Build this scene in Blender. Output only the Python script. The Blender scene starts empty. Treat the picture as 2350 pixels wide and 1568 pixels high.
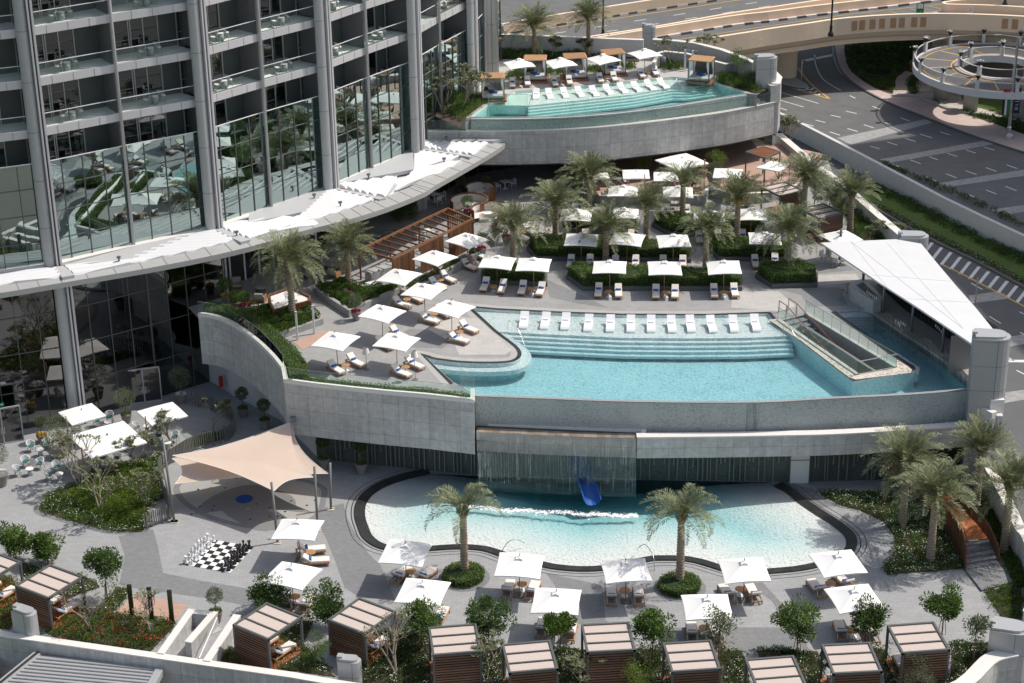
import bpy, bmesh, math, random
from math import sin, cos, pi, radians, hypot, atan2
from mathutils import Vector, Matrix
from mathutils.geometry import tessellate_polygon
random.seed(7)
sc = bpy.context.scene
# ------------------------------------------------------------------ camera
TH, RO, HC, FPX = radians(24.3), radians(-0.85), 68.0, 4450.0
Fv = Vector((0, cos(TH), -sin(TH))); R0 = Vector((1, 0, 0)); U0 = Vector((0, sin(TH), cos(TH)))
Rv = R0*cos(RO)+U0*sin(RO); Uv = -R0*sin(RO)+U0*cos(RO)
cd = bpy.data.cameras.new('camera'); cam = bpy.data.objects.new('camera', cd); sc.collection.objects.link(cam)
cam.matrix_world = Matrix(((Rv.x, Uv.x, -Fv.x, 0), (Rv.y, Uv.y, -Fv.y, 0), (Rv.z, Uv.z, -Fv.z, HC), (0, 0, 0, 1)))
cd.sensor_width = 36; cd.lens = FPX/2350*36; cd.clip_end = 5000; cd.clip_start = 1
sc.camera = cam
# ------------------------------------------------------------------ light
SUN = Vector((-1.55, -0.54, -2.3)).normalized()
w = bpy.data.worlds.new('World'); sc.world = w; w.use_nodes = True
nt = w.node_tree; bg = nt.nodes['Background']; sky = nt.nodes.new('ShaderNodeTexSky')
sky.sky_type = 'NISHITA'; sky.sun_disc = False; sky.sun_elevation = radians(54.5); sky.sun_rotation = radians(70.6)
sky.air_density = 1.0; sky.dust_density = 2.0; sky.ozone_density = 1.0
wb = nt.nodes.new('ShaderNodeMix'); wb.data_type = 'RGBA'; wb.blend_type = 'MULTIPLY'; wb.inputs[0].default_value = 1; wb.inputs[7].default_value = (1, .91, .80, 1)
nt.links.new(sky.outputs[0], wb.inputs[6]); nt.links.new(wb.outputs[2], bg.inputs[0]); bg.inputs[1].default_value = 0.15
sl = bpy.data.lights.new('sun', 'SUN'); sl.energy = 3.3; sl.angle = radians(0.5); sl.color = (1, .955, .885)
so = bpy.data.objects.new('sun', sl); sc.collection.objects.link(so)
so.rotation_mode = 'QUATERNION'; so.rotation_quaternion = SUN.to_track_quat('-Z', 'Y'); so.location = (40, 120, 90)
sc.view_settings.view_transform = 'Standard'; sc.view_settings.look = 'None'
sc.view_settings.exposure = 0.2; sc.view_settings.gamma = 1.0
sc.render.engine = 'CYCLES'
sc.cycles.transparent_max_bounces = 24; sc.cycles.max_bounces = 7
# ------------------------------------------------------------------ survey: picture measurements turned into ground positions
def at(px, py, z):
    v = Fv+Rv*((px-1175)/FPX)-Uv*((py-784)/FPX); v = v*((z-HC)/v.z)
    return Vector((v.x, v.y, z))
OG = {'a1': (0, 0), 'a2': (850, 0), 'a3': (1600, 0), 'a4': (2500, 0), 'b1': (0, 600), 'b2': (850, 600), 'b3': (1700, 450), 'b4': (2500, 600),
      'c1': (0, 1200), 'c2': (900, 1200), 'c3': (1700, 1100), 'c4': (2500, 1200), 'd1': (0, 1669), 'd2': (850, 1669), 'd3': (1700, 1669),
      'd4': (2500, 1669), 'e1': (1640, 130), 'e2': (2100, 130), 'D': (0, 0)}
SCL = {'a3': .314281, 'e1': .142857, 'e2': .171428, 'D': 1.0}
def g(k, x, y, z):
    o = OG[k]; s = SCL.get(k, .285714)
    return at(o[0]*.671429+x*s, o[1]*.671429+y*s, z)
def gs(k, z, pts): return [g(k, x, y, z) for x, y in pts]
def g2(k, x, y, z): v = g(k, x, y, z); return (v.x, v.y)
def pry(v):
    d = Vector(v)-Vector((0, 0, HC)); return 784-FPX*d.dot(Uv)/d.dot(Fv)
def height_for(base, k, ty):
    t = OG[k][1]*.671429+ty*SCL.get(k, .285714); z = base.z
    while pry((base.x, base.y, z)) > t: z += .05
    return z-base.z
# ------------------------------------------------------------------ mesh builder
class MB:
    def __init__(s): s.v = []; s.f = []; s.uv = {}; s.sm = False
    def face(s, pts, uv=None):
        n = len(s.v); s.v.extend([tuple(p) for p in pts])
        if uv: s.uv[len(s.f)] = uv
        s.f.append(tuple(range(n, n+len(pts)))); return s
    def box(s, c, d, rz=0, top=None, M=None):
        x, y, z = d[0]/2, d[1]/2, d[2]/2; n = len(s.v); cr, sr = cos(rz), sin(rz)
        for k in (-1, 1):
            for a, b in ((-1, -1), (1, -1), (1, 1), (-1, 1)):
                t = (top if (top and k == 1) else 1); px, py, pz = a*x*t, b*y*t, k*z
                p = Vector((px*cr-py*sr, px*sr+py*cr, pz))
                if M: p = M @ p
                s.v.append((c[0]+p[0], c[1]+p[1], c[2]+p[2]))
        for q in ((3, 2, 1, 0), (4, 5, 6, 7), (0, 1, 5, 4), (1, 2, 6, 5), (2, 3, 7, 6), (3, 0, 4, 7)): s.f.append(tuple(n+i for i in q))
        return s
    def bar(s, a, b, w_, h=None, up=(0, 0, 1)):
        a = Vector(a); b = Vector(b); h = h or w_; d = b-a; L = d.length
        if L < 1e-6: return s
        d.normalize(); u = Vector(up)
        if abs(d.dot(u)) > .98: u = Vector((1, 0, 0))
        r = d.cross(u).normalized(); u = r.cross(d); n = len(s.v)
        for p in (a, b):
            for i, j in ((-1, -1), (1, -1), (1, 1), (-1, 1)): s.v.append(tuple(p+r*(i*w_/2)+u*(j*h/2)))
        for q in ((3, 2, 1, 0), (4, 5, 6, 7), (0, 1, 5, 4), (1, 2, 6, 5), (2, 3, 7, 6), (3, 0, 4, 7)): s.f.append(tuple(n+i for i in q))
        return s
    def tube(s, pts, r, n=8, caps=True):
        pts = [Vector(p) for p in pts]; N = len(pts); rr = r if isinstance(r, (list, tuple)) else [r]*N; base = len(s.v)
        for i, p in enumerate(pts):
            d = (pts[min(i+1, N-1)]-pts[max(i-1, 0)]).normalized(); u = Vector((0, 0, 1)) if abs(d.z) < .95 else Vector((1, 0, 0))
            a = d.cross(u).normalized(); b = a.cross(d)
            for k in range(n):
                t = 2*pi*k/n; s.v.append(tuple(p+(a*cos(t)+b*sin(t))*rr[i]))
        for i in range(N-1):
            for k in range(n):
                k2 = (k+1) % n; s.f.append((base+i*n+k, base+i*n+k2, base+(i+1)*n+k2, base+(i+1)*n+k))
        if caps: s.f.append(tuple(base+k for k in range(n))[::-1]); s.f.append(tuple(base+(N-1)*n+k for k in range(n)))
        return s
    def lathe(s, c, prof, n=20, caps=True):
        base = len(s.v)
        for r, z in prof:
            for k in range(n): t = 2*pi*k/n; s.v.append((c[0]+r*cos(t), c[1]+r*sin(t), c[2]+z))
        for i in range(len(prof)-1):
            for k in range(n):
                k2 = (k+1) % n; s.f.append((base+i*n+k, base+i*n+k2, base+(i+1)*n+k2, base+(i+1)*n+k))
        if caps: s.f.append(tuple(base+k for k in range(n))[::-1]); s.f.append(tuple(base+(len(prof)-1)*n+k for k in range(n)))
        return s
    def poly(s, pts, z=None, holes=()):
        loops = [[Vector((p[0], p[1], z if z is not None else p[2])) for p in L] for L in [pts, *holes]]
        flat = [p for L in loops for p in L]; n = len(s.v); s.v.extend([tuple(p) for p in flat])
        for t in tessellate_polygon(loops):
            a, b, c = (flat[i] for i in t)
            if (b-a).cross(c-a).z < 0: t = (t[0], t[2], t[1])
            s.f.append(tuple(n+i for i in t))
        return s
    def wall(s, pts, z0, z1, closed=False, u0=0):
        P = [Vector((p[0], p[1], 0)) for p in pts]; u = u0; N = len(P)
        for i in range(N if closed else N-1):
            a, b = P[i], P[(i+1) % N]; L = (b-a).length
            za = z0(i) if callable(z0) else z0; zb = z0((i+1) % N) if callable(z0) else z0
            s.face([(a.x, a.y, za), (b.x, b.y, zb), (b.x, b.y, z1), (a.x, a.y, z1)], [(u, za), (u+L, zb), (u+L, z1), (u, z1)]); u += L
        return s
    def prism(s, pts, z0, z1, holes=()):
        s.poly(pts, z1, holes); s.poly(pts, z0, holes)
        for L in [pts, *holes]: s.wall(L, z0, z1, True)
        return s
    def slab(s, pts, w_, z0, z1):
        "thick wall following a line"
        A = offset(pts, w_/2); B = offset(pts, -w_/2)
        for i in range(len(pts)-1):
            a, b, c, d = A[i], A[i+1], B[i+1], B[i]
            s.face([(a[0], a[1], z1), (b[0], b[1], z1), (c[0], c[1], z1), (d[0], d[1], z1)])
        s.wall(A, z0, z1); s.wall(B, z0, z1); s.wall([A[0], B[0]], z0, z1); s.wall([A[-1], B[-1]], z0, z1)
        return s
    def leaf(s, p, d, l, w_, nrm=None):
        d = Vector(d); nrm = nrm or Vector((random.gauss(0, 1), random.gauss(0, 1), random.gauss(0, 1)+.8))
        r = d.cross(nrm)
        if r.length < 1e-4: return
        r.normalize(); p = Vector(p); n = len(s.v); d = d.normalized()
        s.v.extend([tuple(p), tuple(p+d*l*.5+r*w_/2), tuple(p+d*l), tuple(p+d*l*.5-r*w_/2)]); s.f.append((n, n+1, n+2, n+3))
def offset(pts, d, closed=False):
    P = [Vector((p[0], p[1])) for p in pts]; N = len(P); out = []
    for i in range(N):
        a = P[(i-1) % N] if (closed or i > 0) else P[i]; b = P[(i+1) % N] if (closed or i < N-1) else P[i]
        d1 = (P[i]-a); d2 = (b-P[i])
        if d1.length < 1e-6: d1 = d2
        if d2.length < 1e-6: d2 = d1
        d1.normalize(); d2.normalize(); n1 = Vector((-d1.y, d1.x)); n2 = Vector((-d2.y, d2.x)); m = (n1+n2)
        if m.length < 1e-3: m = n1
        m.normalize(); k = d/max(.5, m.dot(n1)); out.append(P[i]+m*k)
    return out
def smooth(pts, n=5, closed=False):
    P = [Vector(p) for p in pts]; N = len(P); out = []
    for i in range(N if closed else N-1):
        p0 = P[(i-1) % N] if closed or i > 0 else P[i]; p1 = P[i]; p2 = P[(i+1) % N]; p3 = P[(i+2) % N] if closed or i < N-2 else p2
        for k in range(n):
            t = k/n; out.append(.5*((2*p1)+(p2-p0)*t+(2*p0-5*p1+4*p2-p3)*t*t+(3*p1-p0-3*p2+p3)*t**3))
    if not closed: out.append(P[-1])
    return out
def lerp(a, b, t): return a+(b-a)*t
COL = sc.collection
def build(name, mb, mat, parent=None, sm=False):
    me = bpy.data.meshes.new(name); me.from_pydata(mb.v, [], mb.f)
    if mb.uv:
        ul = me.uv_layers.new(name='UVMap').data
        for fi, uv in mb.uv.items():
            ls = me.polygons[fi].loop_start
            for j, c in enumerate(uv): ul[ls+j].uv = c
    if sm or mb.sm: me.polygons.foreach_set('use_smooth', [True]*len(me.polygons))
    me.update()
    if mat: me.materials.append(mat)
    o = bpy.data.objects.new(name, me); COL.objects.link(o)
    if parent: o.parent = parent
    return o
def tag(o, label, cat, group=None):
    o['label'] = label; o['category'] = cat
    if group: o['group'] = group
    return o
def struct(name, mb, m, sm=False): o = build(name, mb, m, None, sm); o['kind'] = 'structure'; return o
def stuff(name, mb, m, label=None, cat=None):
    o = build(name, mb, m); o['kind'] = 'stuff'; o['label'] = label or name; o['category'] = cat or name.replace('_', ' '); return o
def thing(name, label, cat, loc=(0, 0, 0), rz=0, group=None):
    o = bpy.data.objects.new(name, None); COL.objects.link(o); o.location = loc; o.rotation_euler = (0, 0, rz); o.empty_display_size = .3
    return tag(o, label, cat, group)
def dup(src, loc, rz=0, label=None, group=None, sc_=None):
    def cp(o, par):
        c = o.copy(); COL.objects.link(c)
        if par: c.parent = par
        for ch in KIDS.get(o.name, ()): cp(ch, c)
        return c
    r = cp(src, None); r.location = loc; r.rotation_euler = (0, 0, rz)
    if sc_: r.scale = (sc_,)*3 if not isinstance(sc_, tuple) else sc_
    if label: r['label'] = label
    if group: r['group'] = group
    return r
KIDS = {}
PROTO = []
def proto(o):
    "remember the parts of a first-built thing so that it can be copied"
    def rec(x):
        KIDS[x.name] = [c for c in COL.objects if c.parent == x]
        for c in KIDS[x.name]: rec(c)
    rec(o); PROTO.append(o); return o
USED = set()
def place(src, loc, rz, label, group=None, sc_=None):
    if src.name not in USED:
        USED.add(src.name); src.location = loc; src.rotation_euler = (0, 0, rz); src['label'] = label
        if group: src['group'] = group
        if sc_: src.scale = (sc_,)*3 if not isinstance(sc_, tuple) else sc_
        return src
    s0 = src.scale.copy(); r = dup(src, loc, rz, label, group, sc_ or 1.0); return r
# ------------------------------------------------------------------ materials
def mat(name, col, rough=.7, metal=0, var=.0, scale=2.0, bump=0, bscale=None, brick=None, coord='Object', spec=.5, rnd=0, trans=None, stretch=None, streak=0):
    m = bpy.data.materials.new(name); m.use_nodes = True; N = m.node_tree.nodes; L = m.node_tree.links; b = N['Principled BSDF']
    b.inputs['Roughness'].default_value = rough; b.inputs['Metallic'].default_value = metal; b.inputs['Specular IOR Level'].default_value = spec
    b.inputs['Base Color'].default_value = (*col, 1)
    tc = N.new('ShaderNodeTexCoord'); cs = tc.outputs[coord]; out = None
    if stretch:
        mp = N.new('ShaderNodeMapping'); mp.inputs['Scale'].default_value = stretch; L.new(cs, mp.inputs[0]); cs = mp.outputs[0]
    def mulc(a, fac_out, lo, hi):
        r = N.new('ShaderNodeMapRange'); r.inputs[3].default_value = lo; r.inputs[4].default_value = hi; L.new(fac_out, r.inputs[0])
        x = N.new('ShaderNodeMix'); x.data_type = 'RGBA'; x.blend_type = 'MULTIPLY'; x.inputs[0].default_value = 1
        if a is None: x.inputs[6].default_value = (*col, 1)
        else: L.new(a, x.inputs[6])
        L.new(r.outputs[0], x.inputs[7]); return x.outputs[2]
    if brick:
        bt = N.new('ShaderNodeTexBrick'); bt.inputs['Scale'].default_value = 1; bt.inputs['Brick Width'].default_value = brick[0]; bt.inputs['Row Height'].default_value = brick[1]
        bt.inputs['Mortar Size'].default_value = brick[2]; bt.offset = brick[4] if len(brick) > 4 else .5; k = brick[3]
        bt.inputs['Color1'].default_value = (*[c*(1+k) for c in col], 1); bt.inputs['Color2'].default_value = (*[c*(1-k) for c in col], 1)
        bt.inputs['Mortar'].default_value = (*[c*.5 for c in col], 1); L.new(cs, bt.inputs[0]); out = bt.outputs[0]
    if var:
        n = N.new('ShaderNodeTexNoise'); n.inputs['Scale'].default_value = scale; n.inputs['Detail'].default_value = 6; n.inputs['Roughness'].default_value = .65; L.new(cs, n.inputs[0])
        out = mulc(out, n.outputs[0], 1-var*2, 1+var*2)
        n2 = N.new('ShaderNodeTexNoise'); n2.inputs['Scale'].default_value = scale*.12; n2.inputs['Detail'].default_value = 3; L.new(cs, n2.inputs[0])
        out = mulc(out, n2.outputs[0], 1-var, 1+var)
    if streak:
        mp = N.new('ShaderNodeMapping'); mp.inputs['Scale'].default_value = (2.2, .16, 1); L.new(tc.outputs[coord], mp.inputs[0]); n4 = N.new('ShaderNodeTexNoise'); n4.inputs['Scale'].default_value = 1; n4.inputs['Detail'].default_value = 5; L.new(mp.outputs[0], n4.inputs[0]); out = mulc(out, n4.outputs[0], 1-streak, 1+streak)
    if rnd:
        ge = N.new('ShaderNodeNewGeometry'); out = mulc(out, ge.outputs['Random Per Island'], 1-rnd, 1+rnd)
    if out is not None: L.new(out, b.inputs['Base Color'])
    if bump:
        n3 = N.new('ShaderNodeTexNoise'); n3.inputs['Scale'].default_value = bscale or scale*4; n3.inputs['Detail'].default_value = 4; L.new(cs, n3.inputs[0])
        bp = N.new('ShaderNodeBump'); bp.inputs['Strength'].default_value = bump; bp.inputs['Distance'].default_value = .05; L.new(n3.outputs[0], bp.inputs['Height']); L.new(bp.outputs[0], b.inputs['Normal'])
    if trans:
        tr = N.new('ShaderNodeBsdfTranslucent'); mx = N.new('ShaderNodeMixShader'); mx.inputs[0].default_value = trans
        tr.inputs[0].default_value = (*col, 1)
        if out is not None: L.new(out, tr.inputs[0])
        L.new(b.outputs[0], mx.inputs[1]); L.new(tr.outputs[0], mx.inputs[2]); L.new(mx.outputs[0], N['Material Output'].inputs[0])
    return m
def speckle(name, c1, c2, scale, rough=.5, bias=.5):
    m = mat(name, c1, rough); N = m.node_tree.nodes; L = m.node_tree.links; tc = N.new('ShaderNodeTexCoord')
    v = N.new('ShaderNodeTexVoronoi'); v.inputs['Scale'].default_value = scale; L.new(tc.outputs['Object'], v.inputs[0])
    bw = N.new('ShaderNodeSeparateColor'); L.new(v.outputs['Color'], bw.inputs[0])
    n = N.new('ShaderNodeTexNoise'); n.inputs['Scale'].default_value = .5; n.inputs['Detail'].default_value = 4; L.new(tc.outputs['Object'], n.inputs[0])
    a = N.new('ShaderNodeMath'); a.operation = 'ADD'; L.new(bw.outputs[0], a.inputs[0]); L.new(n.outputs[0], a.inputs[1])
    cr = N.new('ShaderNodeValToRGB'); cr.color_ramp.elements[0].position = bias-.25+.25; cr.color_ramp.elements[1].position = bias+.75
    cr.color_ramp.elements[0].color = (*c2, 1); cr.color_ramp.elements[1].color = (*c1, 1); L.new(a.outputs[0], cr.inputs[0]); L.new(cr.outputs[0], N['Principled BSDF'].inputs[0])
    return m
def glassy(name, tint, refl=.08, rough=0, body=None, bodyf=0, bump=0, bscale=1, spec=(1, 1, 1), ior=1.45):
    "thin clear sheet: tinted transparency plus a fresnel-weighted mirror"
    m = bpy.data.materials.new(name); m.use_nodes = True; N = m.node_tree.nodes; L = m.node_tree.links; N.remove(N['Principled BSDF'])
    t = N.new('ShaderNodeBsdfTransparent'); t.inputs[0].default_value = (*tint, 1); gl = N.new('ShaderNodeBsdfGlossy'); gl.inputs['Roughness'].default_value = rough; gl.inputs[0].default_value = (*spec, 1)
    lw = N.new('ShaderNodeFresnel'); lw.inputs[0].default_value = ior; ad = N.new('ShaderNodeMath'); ad.operation = 'ADD'; ad.use_clamp = True; ad.inputs[1].default_value = refl; L.new(lw.outputs[0], ad.inputs[0])
    cur = t.outputs[0]
    if body:
        d = N.new('ShaderNodeBsdfDiffuse'); d.inputs[0].default_value = (*body, 1); mx = N.new('ShaderNodeMixShader'); mx.inputs[0].default_value = bodyf; L.new(cur, mx.inputs[1]); L.new(d.outputs[0], mx.inputs[2]); cur = mx.outputs[0]
    mx = N.new('ShaderNodeMixShader'); L.new(ad.outputs[0], mx.inputs[0]); L.new(cur, mx.inputs[1]); L.new(gl.outputs[0], mx.inputs[2]); L.new(mx.outputs[0], N['Material Output'].inputs[0])
    if bump:
        tc = N.new('ShaderNodeTexCoord'); n = N.new('ShaderNodeTexNoise'); n.inputs['Scale'].default_value = bscale; n.inputs['Detail'].default_value = 3; L.new(tc.outputs['Object'], n.inputs[0])
        bp = N.new('ShaderNodeBump'); bp.inputs['Strength'].default_value = bump; bp.inputs['Distance'].default_value = .1; L.new(n.outputs[0], bp.inputs['Height'])
        L.new(bp.outputs[0], gl.inputs['Normal']); L.new(bp.outputs[0], lw.inputs['Normal'])
    return m
def water(name, absorb, dens, bump, bscale):
    m = glassy(name, (1, 1, 1), 0.0, .03, bump=bump, bscale=bscale); N = m.node_tree.nodes; L = m.node_tree.links
    for n in N:
        if n.type == 'FRESNEL': n.inputs[0].default_value = 1.33
    va = N.new('ShaderNodeVolumeAbsorption'); va.inputs[0].default_value = (*absorb, 1); va.inputs[1].default_value = dens
    L.new(va.outputs[0], N['Material Output'].inputs['Volume']); return m
M = {}
M['pave'] = mat('pale_stone_paving', (.325, .33, .335), .75, var=.07, scale=1.2, brick=(.6, .3, .006, .05), bump=.1)
M['pave2'] = mat('grey_stone_paving', (.215, .22, .228), .75, var=.07, scale=1.5, brick=(.3, .15, .008, .08))
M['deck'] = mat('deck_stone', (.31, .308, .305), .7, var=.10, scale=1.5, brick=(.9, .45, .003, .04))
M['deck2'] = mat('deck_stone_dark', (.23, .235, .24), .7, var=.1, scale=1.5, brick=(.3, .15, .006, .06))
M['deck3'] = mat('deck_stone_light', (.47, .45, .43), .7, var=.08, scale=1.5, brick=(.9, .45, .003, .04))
M['darkstone'] = mat('dark_basalt', (.035, .037, .036), .35, var=.2, scale=3, brick=(.6, .6, .01, .2))
M['clad'] = mat('veined_granite', (.47, .465, .45), .6, var=.22, scale=2.2, brick=(1.15, 1.3, .014, .09, 0), coord='UV', streak=.24, bump=.1)
M['coping'] = mat('pale_coping', (.74, .70, .66), .6, var=.05, scale=2)
M['planterwall'] = mat('board_concrete', (.33, .33, .325), .8, var=.1, scale=3, brick=(2.5, .12, .006, .06), coord='UV', streak=.3)
M['concrete'] = mat('concrete', (.40, .40, .39), .8, var=.1, scale=1.5)
M['plaster'] = mat('white_render', (.62, .61, .59), .8, var=.06, scale=1)
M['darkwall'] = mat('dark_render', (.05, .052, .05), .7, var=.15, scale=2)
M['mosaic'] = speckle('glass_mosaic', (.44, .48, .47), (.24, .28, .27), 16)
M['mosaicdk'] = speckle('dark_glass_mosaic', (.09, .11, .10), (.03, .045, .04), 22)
M['poolfloor'] = speckle('pool_mosaic_caustics', (.62, .66, .66), (.40, .49, .51), 9)  # tile speckle that also paints the bright caustic pattern into the floor colour
M['poolfloor2'] = speckle('pool_mosaic_caustics_upper', (.62, .70, .66), (.46, .56, .54), 9)  # paler tiles, their speckle likewise standing in for caustic light
M['sandfloor'] = mat('sand_render', (.72, .68, .62), .8, var=.05, scale=2)
M['teak'] = mat('teak', (.42, .22, .10), .5, var=.15, scale=6, stretch=(1, 1, 1))
M['teakred'] = mat('red_teak_decking', (.33, .125, .055), .5, var=.15, scale=5, brick=(3.0, .14, .012, .15))
M['teakdeck'] = mat('pink_timber_decking', (.50, .33, .26), .6, var=.1, scale=4, brick=(3.0, .13, .01, .08))
M['wood'] = mat('brown_hardwood', (.20, .095, .048), .5, var=.2, scale=5, rnd=.25)
M['wooddk'] = mat('dark_slats', (.17, .085, .05), .5, var=.2, scale=5, rnd=.25)
M['cushion'] = mat('cream_cushion', (.78, .72, .67), .9, var=.04, scale=4)
M['cushiondk'] = mat('sand_mesh', (.46, .42, .37), .9)
M['towel'] = mat('blue_towel', (.035, .13, .36), .95, var=.15, scale=20)
M['canvas'] = mat('white_canvas', (.93, .92, .90), .85, trans=.06)
M['white'] = mat('white_paint', (.82, .82, .82), .35)
M['offwhite'] = mat('off_white_metal', (.7, .69, .67), .5)
M['black'] = mat('black_powdercoat', (.018, .019, .02), .4)
M['greyframe'] = mat('grey_frame', (.10, .105, .10), .5)
M['metal'] = mat('silver_cladding', (.44, .445, .45), .42, metal=.25, var=.03, scale=1)
M['metaldk'] = mat('grey_cladding', (.20, .205, .215), .45, metal=.3)
M['steel'] = mat('steel', (.6, .6, .6), .25, metal=.9)
M['fascia'] = mat('white_fascia', (.60, .59, .60), .4, metal=.1, var=.03, scale=1)
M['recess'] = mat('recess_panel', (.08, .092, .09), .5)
M['balcfloor'] = mat('balcony_floor', (.80, .82, .78), .7, var=.05, scale=2)
M['fabric'] = mat('taupe_fabric', (.60, .51, .46), .9, var=.03, scale=4, trans=.1)
M['sail'] = mat('peach_sailcloth', (.74, .60, .50), .85, var=.03, scale=1, trans=.25)
M['wicker'] = mat('grey_wicker', (.33, .36, .34), .8, var=.1, scale=30)
M['slatgrey'] = mat('grey_slats', (.20, .195, .18), .55, metal=.1, rnd=.15)
M['pebble'] = speckle('pebbles', (.62, .56, .48), (.20, .17, .14), 9, .9)
M['soil'] = mat('bark_mulch', (.07, .05, .035), .95, var=.3, scale=8, bump=.6)
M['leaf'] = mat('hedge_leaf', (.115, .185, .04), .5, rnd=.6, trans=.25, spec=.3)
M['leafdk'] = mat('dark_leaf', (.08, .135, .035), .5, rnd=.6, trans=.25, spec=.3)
M['leafolive'] = mat('olive_leaf', (.155, .185, .10), .6, rnd=.4, trans=.2, spec=.3)
M['leafyel'] = mat('yellow_green_leaf', (.15, .22, .035), .5, rnd=.5, trans=.25, spec=.3)
M['leafpale'] = mat('frangipani_leaf', (.17, .19, .10), .5, rnd=.4, trans=.2, spec=.3)
M['frond'] = mat('palm_frond', (.20, .225, .115), .5, rnd=.45, trans=.2, spec=.35)
M['fronddry'] = mat('dry_frond', (.25, .22, .12), .6, rnd=.4, trans=.15, spec=.3)
M['palmtrunk'] = mat('palm_trunk', (.33, .26, .19), .9, var=.25, scale=7, bump=.5)
M['bark'] = mat('pale_bark', (.30, .25, .20), .9, var=.2, scale=8)
M['barkdk'] = mat('brown_bark', (.12, .085, .06), .9, var=.2, scale=8)
M['red'] = mat('red_flower', (.55, .03, .03), .6, rnd=.4)
M['pink'] = mat('magenta_flower', (.45, .02, .12), .6, rnd=.4)
M['whitefl'] = mat('white_flower', (.8, .8, .76), .7, rnd=.15)
M['yellowfl'] = mat('yellow_flower', (.65, .42, .02), .6, rnd=.3)
M['pot'] = mat('grey_pot', (.22, .205, .185), .8, var=.1, scale=4)
M['asphalt'] = mat('asphalt', (.135, .135, .135), .85, var=.17, scale=.5)
M['asphdk'] = mat('dark_asphalt', (.12, .122, .124), .85, var=.09, scale=.9)
M['band'] = mat('grey_setts', (.36, .355, .345), .85, var=.1, scale=1.5, brick=(.4, .2, .01, .15))
M['beige'] = mat('beige_concrete', (.86, .68, .50), .8, var=.05, scale=.6)
M['beigedk'] = mat('beige_relief', (.50, .30, .17), .8, var=.15, scale=1)
M['pinkpave'] = mat('pink_pavers', (.58, .46, .42), .85, var=.08, scale=1, brick=(.4, .2, .01, .08))
M['paintw'] = mat('white_road_paint', (.7, .7, .68), .7, var=.08, scale=3)
M['painty'] = mat('yellow_road_paint', (.62, .38, .10), .7, var=.08, scale=3)
M['kerbdk'] = mat('dark_kerb', (.12, .12, .12), .8)
M['grass'] = mat('lawn', (.075, .13, .02), .95, var=.2, scale=4, bump=.6)
M['sand'] = mat('sandy_ground', (.16, .15, .13), .95, var=.1, scale=.3)
M['blue'] = mat('blue_plastic', (.01, .09, .36), .3)
M['bluepad'] = mat('blue_rubber', (.005, .06, .32), .8)
M['rust'] = mat('rust_orange_decking', (.47, .16, .055), .7, var=.15, scale=4, brick=(2.0, .12, .01, .12))
M['marble'] = mat('grey_marble', (.45, .46, .45), .3, var=.25, scale=3)
M['glassrail'] = glassy('rail_glass', (.93, .985, .965), .01, 0, (.5, .65, .6), .02, ior=1.10)
M['glassdk'] = glassy('dark_glass', (.10, .14, .135), .10)
M['facade'] = glassy('mirror_glass', (.14, .20, .20), .42, bump=.008, bscale=.25, spec=(.80, 1, .98))
M['doorglass'] = glassy('door_glass', (.13, .17, .17), .12, bump=.01, bscale=.6)
M['pool'] = water('pool_water', (.22, .82, .90), .20, .9, 5)
M['poolup'] = water('pool_water_upper', (.30, .83, .86), .30, .6, 4.0)
M['poolkid'] = water('kids_pool_water', (.22, .80, .86), .50, .9, 4.5)
M['skin'] = mat('skin', (.30, .17, .11), .6)
M['whitecloth'] = mat('white_cloth', (.75, .75, .74), .9)
M['navycloth'] = mat('navy_cloth', (.03, .04, .08), .9)
M['hair'] = mat('dark_hair', (.01, .008, .006), .6)
M['teal'] = mat('teal_cushion', (.03, .13, .115), .9)
M['woodleg'] = mat('oak_leg', (.38, .20, .10), .6)
L0, L1, L2 = 0.0, 7.0, 14.5
# ================================================================== GROUND, ROADS
mb = MB(); mb.poly([(-900, -100), (900, -100), (900, 2500), (-900, 2500)], -3.4); struct('ground', mb, M['sand'])
ZR = -1.3; ZS = -3.0
mb = MB(); mb.poly([(35, 60), (80, 60), (80, 190), (43, 215), (30, 215), (20, 180), (30, 150)], ZS); struct('service_road', mb, M['asphdk'])
retb = gs('a4', ZS, [(300, 1000), (600, 1150), (870, 1292)])+gs('b4', ZS, [(1200, 60), (1450, 195), (1700, 330), (2000, 478), (2350, 645)])+[Vector((62, 150, 0)), Vector((80, 110, 0))]
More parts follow.
